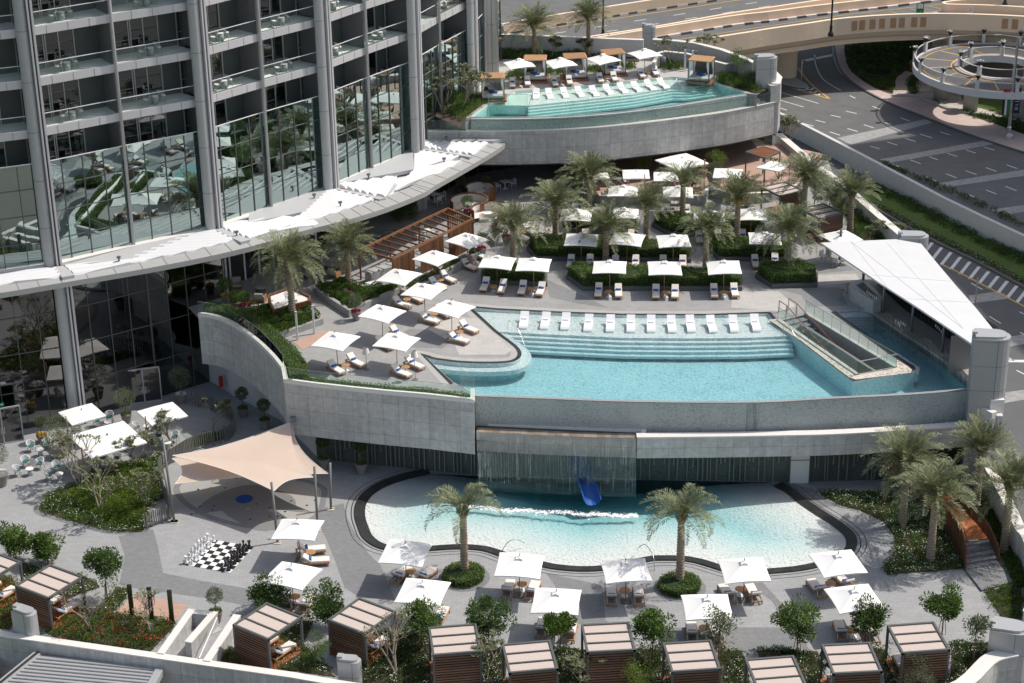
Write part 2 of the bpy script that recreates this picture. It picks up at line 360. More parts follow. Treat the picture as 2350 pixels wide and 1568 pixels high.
# far road terrace behind the retaining wall
far = [(p.x+.3, p.y+.3) for p in retb]
mb = MB(); mb.poly(far+[(300, 110), (300, 420), (-60, 420), (-60, 225)], ZR); struct('road', mb, M['asphalt'])
def line(mb, k, z, pts, w_, n=1):
    P = gs(k, z, pts)
    if len(P) > 2: P = smooth(P, 5)
    for i in range(len(P)-1):
        a, b = P[i], P[i+1]; d = (b-a); d.z = 0
        if d.length < .01: continue
        r = Vector((-d.y, d.x, 0)).normalized()*(w_/2); mb.face([a+r, b+r, b-r, a-r][::-1])
dash = [(950, 768, 995, 790), (1135, 855, 1195, 880), (1360, 948, 1430, 973), (1675, 1060, 1758, 1085), (2025, 1180, 2115, 1208),
        (920, 893, 1005, 913), (1205, 978, 1285, 1000), (1515, 1078, 1612, 1108), (1885, 1205, 1962, 1230), (2210, 1325, 2295, 1355),
        (797, 925, 878, 943), (1063, 1003, 1145, 1028), (1395, 1112, 1480, 1138), (1735, 1232, 1815, 1258), (2045, 1347, 2130, 1378),
        (675, 965, 755, 985), (932, 1033, 1015, 1058), (1250, 1140, 1333, 1167), (1590, 1260, 1657, 1284), (1880, 1372, 1970, 1403), (2200, 1497, 2290, 1533),
        (583, 993, 662, 1015), (790, 1060, 872, 1087), (1115, 1175, 1190, 1195), (1435, 1285, 1520, 1315), (1725, 1397, 1810, 1430), (2045, 1527, 2130, 1560),
        (1283, 1315, 1370, 1348), (1557, 1420, 1645, 1455), (1883, 1553, 1970, 1590), (390, 868, 447, 886), (2380, 1660, 2460, 1700)]
mb = MB()
for a, b, c, d in dash: line(mb, 'a4', ZR+.012, [(a, b), (c, d)], .17)
line(mb, 'a4', ZR+.012, [(668, 440), (680, 530), (740, 640), (880, 728)], .16)
line(mb, 'a4', ZR+.012, [(395, 742), (700, 832)], .16); line(mb, 'a4', ZR+.012, [(390, 805), (580, 860)], .16)
line(mb, 'a4', ZR+.012, [(820, 360), (820, 440), (860, 560), (930, 635)], .16)
for a, b, c in (((590, 715), (640, 722), (660, 706)), ((625, 738), (665, 748), (688, 730)), ((660, 756), (695, 764), (712, 752)), ((530, 716), (590, 726), (620, 700))):
    line(mb, 'a4', ZR+.012, [a, b], .3); line(mb, 'a4', ZR+.012, [b, c], .3)
line(mb, 'a4', ZR+.012, [(590, 487), (905, 425)], .8)
struct('road_markings_white', mb, M['paintw'])
mb = MB(); line(mb, 'a4', ZR+.014, [(525, 540), (650, 685), (790, 795)], .25); line(mb, 'a4', ZR+.014, [(495, 712), (640, 752), (790, 796)], .25); struct('road_markings_yellow', mb, M['painty'])
mb = MB()
for q in ([(850, 1108), (1560, 958), (1615, 985), (960, 1163)], [(1190, 1281), (2090, 1120), (2170, 1148), (1270, 1309)], [(1600, 1482), (2560, 1330), (2650, 1370), (1680, 1510)]):
    mb.poly(gs('a4', ZR+.006, q), ZR+.006)
mb.poly(gs('b4', ZR+.006, [(2080, 275), (2700, 190), (2780, 235), (2160, 318)]), ZR+.006)
mb.poly(gs('b4', ZS+.006, [(1905, 965), (2150, 930), (2250, 985), (1930, 1028)]), ZS+.006)
mb.poly(gs('b4', ZS+.006, [(2150, 1310), (2500, 1250), (2600, 1310), (2200, 1380)]), ZS+.006)
mb.poly(gs('c4', ZS+.006, [(2150, 340), (2500, 290), (2600, 350), (2180, 420)]), ZS+.006)
struct('paving_bands', mb, M['band'])
mb = MB()
for i in range(13):
    x, y = 1565+i*75.5, 585+i*38.5
    line(mb, 'b4', ZS+.012, [(x-30, y+55-i*.3), (x+48, y-45)], .34)
line(mb, 'b4', ZS+.012, [(1330, 430), (1305, 480)], .5); line(mb, 'b4', ZS+.012, [(1400, 440), (1370, 470)], .5); line(mb, 'b4', ZS+.012, [(1470, 480), (1445, 500)], .5)
for q in ([(1925, 865), (2018, 917)], [(2315, 1095), (2350, 1115)], [(2073, 1132), (2165, 1190)], [(2205, 1452), (2270, 1490)], [(2320, 1260), (2400, 1310)]): line(mb, 'b4', ZS+.012, q, .14)
for q in ([(2210, 45), (2245, 75)], [(2290, 155), (2360, 190)], [(2205, 80), (2500, 82)]): line(mb, 'c4', ZS+.012, q, .14 if q[0][1] != 80 else .5)
struct('service_road_markings', mb, M['paintw'])
mb = MB(); line(mb, 'b4', ZS+.014, [(1690, 715), (1860, 795), (2100, 920), (2350, 1050), (2500, 1130)], .22); struct('service_road_edge_line', mb, M['painty'])
# kerbed pavement along the far road
kerb = smooth(gs('a4', ZR, [(815, 330), (825, 440), (870, 570), (980, 680), (1140, 775), (1320, 860), (1500, 930), (1700, 1010), (1950, 1105), (2350, 1235), (2700, 1350)]), 4)
back = smooth(gs('a4', ZR, [(905, 330), (910, 440), (945, 560), (1030, 640), (1160, 720), (1300, 770), (1480, 790), (1750, 880), (2000, 960), (2350, 1090), (2700, 1200)]), 4)
def strip(mb, A, B, z):
    n = min(len(A), len(B))
    for i in range(n-1): mb.face([(A[i].x, A[i].y, z), (A[i+1].x, A[i+1].y, z), (B[i+1].x, B[i+1].y, z), (B[i].x, B[i].y, z)])
mb = MB(); strip(mb, kerb, back, ZR+.14); mb.wall(kerb, ZR, ZR+.14)
mb.poly(gs('a4', ZR+.145, [(1300, 780), (1300, 690), (1330, 620), (1400, 570), (1470, 590), (1430, 660), (1420, 720), (1470, 800), (1480, 830), (1380, 850)]), ZR+.145)
struct('pavement', mb, M['pinkpave'])
mb = MB(); kk = offset(kerb, -.02); mb.wall([(p.x, p.y) for p in kk], ZR, ZR+.15); ko = offset(kerb, .25)
for i in range(len(kerb)-1): mb.face([(kk[i].x, kk[i].y, ZR+.15), (kk[i+1].x, kk[i+1].y, ZR+.15), (ko[i+1].x, ko[i+1].y, ZR+.15), (ko[i].x, ko[i].y, ZR+.15)])
struct('kerb', mb, M['kerbdk'])
# traffic island beneath the flyover
mb = MB(); isl = smooth(gs('a4', ZR, [(365, 600), (480, 615), (560, 660), (612, 690), (590, 708), (500, 700), (360, 665), (200, 630), (200, 580)]), 3, True); mb.prism(isl, ZR, ZR+.15); struct('traffic_island', mb, M['concrete'])
# far ground beyond the road: sand, lawn, pebbles
mb = MB(); pts = [(p.x, p.y) for p in back[::2]]; mb.poly(pts+[(150, 190), (150, 300), (60, 300)], ZR+.10); struct('verge', mb, M['soil'])
mb = MB(); mb.poly(smooth(gs('a4', ZR+.16, [(1850, 790), (1880, 735), (1960, 715), (2350, 700), (2700, 720), (2700, 1000), (2350, 960), (2200, 915), (2000, 868), (1900, 835)]), 4, True), ZR+.16); struct('lawn', mb, M['grass'])
mb = MB(); mb.poly(smooth(gs('a4', ZR+.13, [(1480, 620), (1560, 600), (1800, 640), (2400, 660), (2800, 700), (2800, 1090), (2350, 1010), (2150, 930), (1900, 890), (1720, 850), (1640, 800), (1490, 770)]), 4, True), ZR+.13)
mb.poly(gs('a4', ZR+.12, [(2050, 440), (2110, 330), (2250, 300), (2700, 300), (2700, 470)]), ZR+.12)
struct('pebble_bed', mb, M['pebble'])
mb = MB(); edge = smooth(gs('a4', ZR, [(1290, 780), (1480, 785), (1560, 810), (1800, 905), (2100, 945), (2350, 1000), (2700, 1070)]), 3); mb.slab(edge, .6, ZR, ZR+.35); struct('bed_kerb', mb, M['concrete'])
# ---- highway decks (elevated)
ZH = 6.5
def H(k, pts, z=ZH): return smooth(gs(k, z, pts), 4)
S = lambda mb, A, B, z: strip(mb, A, B, z)
farb = H('a4', [(-2250, 335), (-1500, 175), (-900, 90), (-400, 20), (100, -50), (900, -150)])
# lines given in a4 crop units; the flyover's near parapet
nearp = H('a4', [(-1500, 560), (-700, 455), (45, 345), (300, 303), (600, 260), (830, 225), (1100, 200), (1350, 186), (1600, 180), (1850, 182), (2100, 190), (2350, 203), (2700, 228)])
med1 = H('a4', [(-1500, 460), (-700, 330), (0, 215), (300, 180), (600, 140), (940, 100), (1250, 65), (1600, 20), (1900, -15), (2200, -40), (2400, -60), (2550, -75), (2700, -90)])
med0 = H('a4', [(-1500, 420), (-700, 300), (0, 175), (300, 130), (600, 85), (900, 40), (1200, 0), (1600, -50), (1900, -85), (2200, -110), (2400, -130), (2550, -150), (2700, -170)])
far0 = H('a4', [(-1700, 130), (-900, 20), (0, -110), (300, -150), (600, -190), (900, -230), (1200, -270), (1600, -320), (1900, -350), (2200, -380), (2400, -400), (2550, -410), (2700, -420)])
mb = MB(); S(mb, nearp, med1, ZH); struct('flyover_road', mb, M['asphalt'])
mb = MB()
for t in (0,):
    far_edge = H('a3', [(-1200, 560), (-300, 370), (300, 250), (640, 190), (900, 150), (1050, 125), (1300, 85), (1600, 40), (1900, -5), (2400, -80), (3000, -160), (3600, -240), (4200, -320)])
    near_edge = H('a3', [(-1200, 760), (-300, 560), (300, 420), (640, 350), (900, 310), (1050, 275), (1300, 235), (1600, 190), (1900, 150), (2400, 70), (3000, -10), (3600, -90), (4200, -170)])
    S(mb, far_edge, near_edge, ZH+.02)
struct('highway', mb, M['asphalt'])
mb = MB()
def barrier(mb, L, z0, h, w_): mb.slab(L, w_, z0, z0+h)
barrier(mb, nearp, ZH-.9, 2.0, .45); struct_ = None
p_ = tag(build('flyover_parapet', mb, M['beige']), 'long beige concrete parapet on the near edge of the flyover', 'parapet')
proto(p_)
mb = MB()
for i, a in enumerate(((1060, 200, 1095), (1120, 196, 1155), (1200, 193, 1240), (1265, 190, 1303), (1350, 186, 1390), (1415, 184, 1455), (1503, 182, 1543), (1570, 181, 1610), (2170, 195, 2215), (2245, 200, 2290), (-200, 385, -160), (-120, 372, -80))):
    A = g('a4', a[0], a[1]+8, ZH+.9); B = g('a4', a[2], a[1]+6, ZH+.9)
    d = (B-A); d.z = 0; n = Vector((d.y, -d.x, 0)).normalized()
    if n.y > 0: n = -n
    # relief panels sit on the near face of the parapet
    A.z = B.z = 0; Cc = (A+B)/2
    best = min(range(len(nearp)-1), key=lambda i: (nearp[i]-Vector((Cc.x, Cc.y, nearp[i].z))).length); q = nearp[best]; tt = (nearp[best+1]-nearp[best]).normalized(); nn = Vector((tt.y, -tt.x, 0))
    if nn.y > 0: nn = -nn
    off = (Cc-Vector((q.x, q.y, 0))).dot(tt); c = Vector((q.x, q.y, 0))+tt*off+nn*.24
    mb = MB(); mb.bar(c-tt*.36+Vector((0, 0, ZH+.1)), c+tt*.36+Vector((0, 0, ZH+.1)), .06, 1.2); build('relief_panel', mb, M['beigedk'], p_)
mb = MB(); gd = [(p.x, p.y) for p in nearp]; inn = offset(gd, .9) if offset(gd, .9)[20].y > gd[20][1] else offset(gd, -.9)
mb.slab(inn, .8, ZH-2.3, ZH-.9); mb2 = MB()
S(mb, nearp, H('a4', [(-1500, 450), (-700, 345), (45, 255), (300, 220), (600, 180), (830, 150), (1100, 120), (1350, 100), (1600, 85), (1850, 85), (2100, 90), (2350, 100), (2700, 120)]), ZH-1.6)
tag(build('flyover_girder', mb, M['beige']), 'beige concrete girder and deck underside carrying the flyover', 'bridge girder')
for nm, L, lab in (('median_barrier', med0, 'rear beige barrier of the pair between the two elevated carriageways'), ('median_barrier', med1, 'front beige barrier of the pair between the two elevated carriageways'), ('edge_barrier', far_edge, 'beige barrier along the far edge of the elevated highway')):
    off = .9 if L is med1 else 0
    mb = MB(); LL = [Vector((p.x, p.y+off)) for p in L]; mb.slab(LL, .4, ZH, ZH+(1.1 if L is not far_edge else 1.4)); tag(build(nm, mb, M['beige']), lab, 'barrier')
mb = MB(); A_ = [Vector((p.x, p.y+.9, 0)) for p in med0]; S(mb, med1, A_, ZH+.15)
fe2 = H('a3', [(-1200, 500), (-300, 330), (300, 215), (640, 160), (900, 115), (1050, 95), (1300, 60), (1600, 10), (1900, -35), (2400, -110), (3000, -190), (3600, -270), (4200, -350)])
S(mb, far_edge, fe2, ZH+.15); struct('highway_walkway', mb, M['pinkpave'])
def striped(name, L, z, lab=None):
    a = MB(); b = MB(); acc = 0
    for i in range(len(L)-1):
        p, q = L[i], L[i+1]; d = (q-p); n = max(1, int(d.length/1.2))
        for k in range(n): (a if (acc % 2) else b).bar(Vector((*lerp(p, q, k/n).xy, z)), Vector((*lerp(p, q, (k+1)/n).xy, z)), .3, .24); acc += 1
    struct(name+'_white', a, M['paintw']); struct(name+'_dark', b, M['kerbdk'])
striped('striped_kerb', med1, ZH+.12); striped('far_striped_kerb', [Vector((p.x, p.y-.1, 0)) for p in far_edge], ZH+.14)
mb = MB(); y_ = MB()
for pts in ([(930, 205), (1015, 190)], [(1100, 182), (1165, 172)]): pass
for x0, y0 in ((630, 245), (925, 200), (1215, 155), (1500, 112), (1765, 70), (2025, 30), (1010, 232), (1305, 186), (1585, 140), (1855, 98), (2122, 57), (340, 290), (720, 283)):
    line(mb, 'a3', ZH+.03, [(x0, y0), (x0+85, y0-13)], .16)
line(mb, 'a4', ZH+.03, [(-300, 350), (300, 262), (640, 212)], .16)
line(y_, 'a4', ZH+.03, [(-500, 330), (0, 255), (600, 165), (1000, 110), (1500, 55), (1900, 12), (2100, -10)], .16)
line(y_, 'a4', ZH+.034, [(640, 212), (1000, 170), (1300, 135), (1700, 85), (2100, 40)], .16); line(y_, 'a4', ZH+.03, [(975, 175), (1400, 152), (1640, 150), (2000, 160), (2350, 180)], .14)
for a, b in (((135, 287), (240, 318)), ((925, 130), (1040, 160)), ((1105, 110), (1210, 140)), ((1265, 92), (1380, 120)), ((1430, 70), (1540, 98)), ((1590, 50), (1690, 75)), ((1100, 172), (1165, 200)), ((1255, 168), (1310, 190)), ((1415, 160), (1460, 184)), ((1590, 160), (1615, 178)), ((1745, 160), (1780, 178)), ((-15, 330), (45, 350))): line(y_, 'a4', ZH+.032, [a, b], .14)
for i in range(10): x = 985+i*38; line(mb, 'a4', ZH+.033, [(x, 178-i*3.1), (x+22, 165-i*3.3), (x+28, 152-i*3)], .15)
line(y_, 'a3', ZH+.03, [(300, 262), (640, 200), (1050, 140), (1600, 58), (1900, 12), (2300, -45)], .16)
struct('highway_markings_white', mb, M['paintw']); struct('highway_markings_yellow', y_, M['painty'])
# ramp nose island with its own barrier, upper right
mb = MB(); mb.prism(H('a4', [(1400, 150), (1500, 130), (1620, 112), (1680, 100), (1760, 125), (1900, 135), (2350, 165), (2700, 190), (2700, 205), (2350, 180), (2000, 155), (1700, 150)]), ZH, ZH+.18); struct('ramp_island', mb, M['pinkpave'])
mb = MB(); LL = H('a4', [(2700, 170), (2350, 135), (2050, 118), (1800, 112), (1720, 108), (1700, 98), (1730, 88), (1900, 70), (2150, 45), (2350, 25), (2700, -10)]); mb.slab(LL, .4, ZH, ZH+1.2)
tag(build('ramp_barrier', mb, M['beige']), 'curved beige barrier wrapping the nose where the ramp splits off the flyover', 'barrier')
mb = MB(); gS = [(1120, 'x')]; c = at(1, 1, 0)
# piers
def pier(px, py, wpx, label, h=None):
    b = g('a4', px, py, ZR); w_ = wpx/75.
    mb = MB(); hh = ZH-2.3-ZR
    mb.lathe(b, [(w_*.9, 0), (w_, .3), (w_, hh*.55), (w_*1.15, hh*.62), (w_*1.15, hh*.7), (w_*.95, hh*.75), (w_*.95, hh)], 20)
    root = thing('flyover_pier', label, 'bridge pier', b); 
    o = build('shaft', mb, M['beige'], root, True); o.location = -b
    m2 = MB(); m2.box((0, 0, hh+.1), (w_*5.2, w_*2.6, .8), .25, .8); build('pier_cap', m2, M['beige'], root)
    for i in range(4): m3 = MB(); m3.box((-w_*1.6+i*w_*1.05, -w_*1.3+i*w_*.26-.05, hh+.15), (w_*.6, .1, .5), .25); build('relief_panel', m3, M['beigedk'], root)
pier(440, 620, 95, 'big round beige pier on the traffic island under the flyover')
pier(1690, 400, 95, 'beige flyover pier rising from the dark planting near the round ramp')
pier(2040, 385, 120, 'wide beige flyover pier beside the pebble slope')
# spiral ramp
RC = g('a4', 2150, 545, 4.0); RO_, RI = 9.6, 4.4; ZP = 4.0
mb = MB(); N = 72
ring = lambda r, z, n=N: [Vector((RC.x+r*cos(2*pi*i/n), RC.y+r*1.05*sin(2*pi*i/n), z)) for i in range(n)]
mb.prism(ring(RO_, 0), ZP-.7, ZP, [ring(RI, 0)]); ramp = struct('ramp_deck', mb, M['asphalt'])
for (r, lab, nm) in ((RO_, 'outer grey railing of the round elevated ramp with flower bowls on its posts', 'ramp_railing'), (RI+.1, 'inner grey railing of the round elevated ramp', 'ramp_railing')):
    o = thing(nm, lab, 'railing', (RC.x, RC.y, ZP)); a = MB(); a2_ = MB(); b = MB(); n = 72 if r > 6 else 40
    P = [Vector((r*cos(2*pi*i/n), r*1.05*sin(2*pi*i/n), 0)) for i in range(n+1)]
    for i in range(n):
        p, q = P[i], P[i+1]; a.bar(p+Vector((0, 0, -.25)), q+Vector((0, 0, -.25)), .35, .8); a2_.bar(p+Vector((0, 0, 1.15)), q+Vector((0, 0, 1.15)), .1, .08)
        for k in range(6): m = lerp(p, q, (k+.5)/6); b.bar(m+Vector((0, 0, .2)), m+Vector((0, 0, 1.1)), .03)
    build('kerb_beam', a, M['offwhite'], o); build('top_rail', a2_, M['offwhite'], o); build('balusters', b, M['greyframe'], o)
    npst = 14 if r > 6 else 7
    for i in range(npst): c = MB(); t = 2*pi*(i+.4)/npst; c.box((r*cos(t), r*1.05*sin(t), .55), (.4, .4, 1.45), t); build('post', c, M['offwhite'], o)
    for i in range(npst):
        t = 2*pi*(i+.4)/npst; pt = (RC.x+r*cos(t), RC.y+r*1.05*sin(t), ZP+1.3)
        if not (-1200 < 0): pass
        ot = thing('flower_bowl', f'black bowl of white flowers on railing post {["one","two","three","four","five","six","seven","eight","nine","ten","eleven","twelve","thirteen","fourteen"][i]} counting anticlockwise round the {"outer" if r>6 else "inner"} ramp railing', 'flower bowl', pt, 0, 'flower bowls on the ramp railing')
        m1 = MB(); m1.lathe((0, 0, 0), [(.12, 0), (.1, .1), (.32, .42), (.34, .46)], 12); build('bowl', m1, M['black'], ot, True)
        m2 = MB()
        for _ in range(40): m2.leaf((random.gauss(0, .16), random.gauss(0, .16), .45+random.random()*.22), (random.gauss(0, 1), random.gauss(0, 1), .5), .16, .12)
        build('flowers', m2, M['whitefl'], ot)
mb = MB()
for i in range(14): t0 = .3+i*.45; mb.face([Vector((RC.x+r_*cos(t_), RC.y+r_*1.05*sin(t_), ZP+.012)) for r_, t_ in ((RI+1, t0), (RO_-1, t0+.1), (RO_-1, t0+.13), (RI+1, t0+.03))])
for rr in (RO_-.8, RI+.9):
    A_ = ring(rr, 0); B_ = ring(rr+.15, 0)
    strip(mb, A_+[A_[0]], B_+[B_[0]], ZP+.014)
struct('ramp_markings', mb, M['painty'])
mb = MB(); A_ = ring(RI+.05, 0); B_ = ring(RI+.8, 0); strip(mb, A_+[A_[0]], B_+[B_[0]], ZP+.13); mb.wall(B_, ZP, ZP+.13, True); struct('ramp_inner_kerb', mb, M['pinkpave'])
for (x, y, lab) in ((1680, 800, 'left'), (1915, 895, 'middle'), (2320, 965, 'right')):
    b = g('a4', x, y, ZR); mb = MB(); mb.lathe((0, 0, 0), [(.85, 0), (.85, 3.2), (1.0, 3.65)], 20); o = build('ramp_column', mb, M['concrete'], None, True); o.location = b; tag(o, f'{lab} round concrete column under the circular ramp', 'column', 'columns under the ramp')
# retaining wall
mb = MB(); mb.slab([p for p in retb], .45, ZS, ZR+.35)
tag(build('retaining_wall', mb, M['plaster']), 'long white rendered retaining wall between the main road and the service lane', 'wall')
# lawn strip, flower strip along the service lane
lawnA = smooth(gs('b4', ZS, [(1080, 70), (1250, 130), (1450, 225), (1700, 350), (2000, 500), (2350, 670), (2600, 790)]), 4)
lawnB = smooth(gs('b4', ZS, [(1080, 200), (1250, 270), (1450, 380), (1700, 500), (2000, 650), (2350, 835), (2600, 960)]), 4)
flw = smooth(gs('b4', ZS, [(1080, 225), (1180, 285), (1400, 415), (1650, 545), (1980, 705), (2350, 905), (2600, 1040)]), 4)
mb = MB(); strip(mb, lawnA, lawnB, ZS+.15); struct('lawn_strip', mb, M['grass'])
mb = MB(); strip(mb, lawnB, flw, ZS+.16); mb.wall(flw, ZS, ZS+.16); struct('flower_strip_soil', mb, M['soil'])
mb = MB(); kb = [Vector((p.x, p.y)) for p in flw]; mb.slab(kb, .3, ZS, ZS+.2); struct('service_kerb', mb, M['kerbdk'])
# ================================================================== TERRACES AND POOLS
FB = 3.1
FWp = smooth(gs('b1', 7.45, [(1590, 1110), (1720, 1128), (1850, 1180), (1980, 1262), (2090, 1350), (2190, 1450), (2262, 1540)]), 4)+gs('c2', 7.45, [(165, 232)])
FW2 = gs('c2', 7.45, [(165, 232), (400, 264), (700, 297), (1000, 327), (1300, 352), (1690, 395)])
FW = [(p.x, p.y) for p in FWp]+[(p.x, p.y) for p in FW2[1:]]
inf = smooth(gs('c2', 6.95, [(1700, 352)])+gs('c3', 6.95, [(0, 595), (500, 614), (1000, 632), (1500, 640), (2000, 640)])+gs('c4', 6.95, [(400, 397), (800, 373), (1400, 343), (1897, 303)]), 3)
peninsula = smooth(gs('b2', 6.95, [(1410, 1455), (1470, 1478), (1560, 1492), (1700, 1508), (1900, 1515), (2080, 1508), (2165, 1482), (2192, 1440), (2175, 1395), (2120, 1345), (2000, 1255), (1900, 1165), (1790, 1065)]), 4)
backe = gs('b3', 6.95, [(0, 1437), (500, 1462), (1000, 1480), (1700, 1482), (2170, 1465)])
boxp = gs('b4', 6.95, [(335, 1170), (560, 1345)])+gs('c4', 6.95, [(975, 250), (1380, 183), (1465, 165), (1480, 150), (1470, 128)])+gs('b4', 6.95, [(1300, 1432), (1000, 1215), (830, 1095)])
armp = gs('b4', 6.95, [(1050, 1078), (1140, 1110), (1300, 1213), (1500, 1343), (1700, 1478)])+gs('c4', 6.95, [(1895, 245)])
PP = gs('c2', 6.95, [(1520, 250)])+peninsula+backe+boxp+armp+inf[::-1]
PPv = [(p.x, p.y) for p in PP]
# deck sheet
rightp = gs('b4', 8.5, [(1420, 520), (1360, 470), (1180, 320), (1000, 160), (900, 60)])
RP = [(p.x, p.y) for p in rightp]
front = [(p.x, p.y-.3) for p in inf]
outer = FW+[(FW[-1][0], front[0][1])]+front+[(35.0, front[-1][1]), (35.6, 140)]+RP+[(30.5, 176), (8, 186), (-12, 182), (-30, 152), (-26.5, 144)]
# stairwell opening
SW = [g2('b4', 400, 1165, 7), g2('b4', 590, 1120, 7), g2('b4', 1290, 1540, 7), g2('b4', 1020, 1592, 7)]
mb = MB(); mb.poly(outer, L1, [PPv, SW]); struct('pool_deck', mb, M['deck'])
# pool shell, ledge, steps
mb = MB(); mb.wall(PPv, 5.0, 6.995, True); mb.poly(PPv, 5.55)
struct('pool_shell', mb, M['poolfloor'])
l1 = gs('c3', 6.8, [(-400, 50), (0, 78), (500, 104), (1000, 127), (1500, 132), (2000, 128), (2365, 112)])
mb = MB(); bk = [(p.x, p.y) for p in backe]; bk = [(bk[0][0]-6, bk[0][1]+.6)]+bk
for k in range(5):
    z = 6.78-.2*k; ln = [(p.x, p.y-.42*k) for p in l1]
    mb.poly(ln+bk[::-1], z); mb.wall(ln, z-.2, z)
def clip_in(p): pass
shelf = MB(); pen2 = [(p.x, p.y) for p in peninsula]; po = offset(pen2, -.62); pin = offset(pen2, .4)
if (Vector(po[14])-Vector((0, 150))).length > (Vector(pin[14])-Vector((0, 150))).length: po, pin = pin, po
A_ = offset(pen2, .75); B_ = offset(pen2, -.75)
cen = Vector((sum(p[0] for p in pen2)/len(pen2), sum(p[1] for p in pen2)/len(pen2)))
outw = A_ if sum((Vector(a)-cen).length for a in A_) > sum((Vector(b)-cen).length for b in B_) else B_
for i in range(len(pen2)-1):
    shelf.face([(pen2[i][0], pen2[i][1], 6.66), (pen2[i+1][0], pen2[i+1][1], 6.66), (outw[i+1][0], outw[i+1][1], 6.66), (outw[i][0], outw[i][1], 6.66)])
shelf.wall([(p[0], p[1]) for p in outw], 6.3, 6.66)
# bench beside the stair box and steps at the head of the swim-up arm
bx = gs('c4', 6.7, [(1330, 40), (1500, 150), (1510, 185), (1450, 200)]); 
shelf.prism([(p.x, p.y) for p in gs('b4', 6.7, [(1290, 1415), (1340, 1430), (1515, 1545), (1505, 1590), (1440, 1600), (1460, 1540)])], 6.0, 6.7)
for k in range(5):
    shelf.prism([(p.x, p.y) for p in gs('b4', 6.8-.17*k, [(800, 1070), (1055, 1064), (1140, 1108), (1150, 1135+k*20), (880, 1140+k*20)])], 5.5, 6.8-.17*k)
struct('pool_steps', mb, M['poolfloor']); struct('pool_bench', shelf, M['poolfloor'])
# dark edging band on the pool's deck side
def band(k, pts, w_, z, m, name, side=1, sm=0, closed=False):
    P = [(p.x, p.y) for p in (gs(k, z, pts) if k else pts)]; Q = offset(P, w_*side, closed); mb = MB(); n = len(P)
    for i in range(n if closed else n-1):
        j = (i+1) % n; f = [(P[i][0], P[i][1], z), (P[j][0], P[j][1], z), (Q[j][0], Q[j][1], z), (Q[i][0], Q[i][1], z)]; mb.face(f)
    return mb
inw = B_ if outw is A_ else A_; s_ = 1 if inw is A_ else -1
path = [Vector(p) for p in [g2('c2', 1530, 262, 6.99)]]+[Vector((p.x, p.y)) for p in peninsula+backe+boxp[:5]]
mb = band(None, path, .32*s_, L1+.006, None, ''); struct('pool_edging', mb, M['darkstone'])
inner = offset([(p.x, p.y) for p in path], .32*s_); mb = band(None, [Vector(p) for p in inner[:-5]], .5*s_, L1+.005, None, '')
struct('pool_border', mb, M['concrete'])
mb = band(None, [Vector((p.x, p.y)) for p in boxp[4:]], .4*s_, L1+.009, None, ''); struct('box_edging', mb, M['darkstone'])
# water
def expand(P, d):
    A = offset(P, d, True); B = offset(P, -d, True)
    ar = lambda L: abs(sum(L[i][0]*L[(i+1) % len(L)][1]-L[(i+1) % len(L)][0]*L[i][1] for i in range(len(L))))
    return A if ar(A) > ar(B) else B
wp = expand(PPv, .03); mb = MB(); mb.prism([(p[0], p[1]) for p in wp], 5.2, 6.93); struct('pool_water', mb, M['pool'])
# infinity wall
iw = [(p.x, p.y) for p in inf]; mb = MB(); mb.slab([(p[0], p[1]-.15) for p in iw], .22, 6.6, 6.955); struct('infinity_lip', mb, M['mosaic'])
mb = MB(); mb.wall([(p[0], p[1]-.27) for p in iw], 3.2, 6.93); mb.slab([(p[0], p[1]-.15) for p in iw], .24, 3.2, 6.9)
tag(build('infinity_pool_wall', mb, M['mosaic']), 'long speckled mosaic wall below the main pool edge', 'pool wall')
mb = MB(); mb.wall(FW, FB, 7.40, False); mb.wall([FW[-1], (FW[-1][0], 126.0)], FB, 7.40)
tag(build('terrace_wall', mb, M['clad']), 'curved veined granite wall around the front of the main terrace', 'wall')
proto_tw = COL.objects['terrace_wall']
mb = MB(); IN = offset(FW, .28); IN2 = offset(FW, -.28)
inside = IN if IN[len(IN)//2][1] > FW[len(FW)//2][1] else IN2
mb.slab([((a[0]+b[0])/2, (a[1]+b[1])/2) for a, b in zip(FW, inside)], .34, 7.2, 7.47); mb.slab([(FW[-1][0]-.1, FW[-1][1]), (FW[-1][0]-.1, 126.0)], .3, 7.2, 7.468); build('wall_coping', mb, M['coping'], proto_tw)
# outer parapet under the infinity wall, waterfall trough on its left
par = smooth([(p.x, p.y) for p in gs('c3', 4.75, [(1120, 932), (1800, 925), (2350, 915)])+gs('c4', 4.75, [(800, 672), (1220, 650), (1900, 605), (2000, 590)])], 4)
mb = MB(); mb.slab([(p[0], p[1]+.25) for p in par], .5, FB, 4.72); mb.wall([(p[0], p[1]-.01) for p in par], FB, 4.7)
tag(build('lower_parapet', mb, M['clad']), 'lower curved granite parapet running right from the waterfall', 'wall')
mb = MB(); mb.slab([(p[0], p[1]+.3) for p in par], .7, 4.72, 4.82); build('coping', mb, M['coping'], COL.objects['lower_parapet'])
tr = smooth([(p.x, p.y) for p in gs('c3', 4.66, [(-165, 886), (-5, 893), (300, 908), (700, 925), (1115, 935)])], 3)
mb = MB(); mb.slab([(p[0], p[1]+.35) for p in tr], .7, FB, 4.6); mb.wall([(p[0], p[1]-.02) for p in tr], FB, 4.65)
wl = tag(build('waterfall_wall', mb, M['clad']), 'wet stone weir wall the waterfall spills over', 'wall')
mb = MB(); mb.slab([(p[0], p[1]+.35) for p in tr], .72, 4.6, 4.66); build('weir_ledge', mb, mat('wet_striped_stone', (.26, .21, .16), .4, var=.25, scale=4, brick=(.5, .9, .01, .25, 0)), wl)
cp = smooth([(p.x, p.y) for p in gs('c3', 4.8, [(-165, 806), (-5, 814), (300, 829), (700, 847), (1170, 866)])], 3)
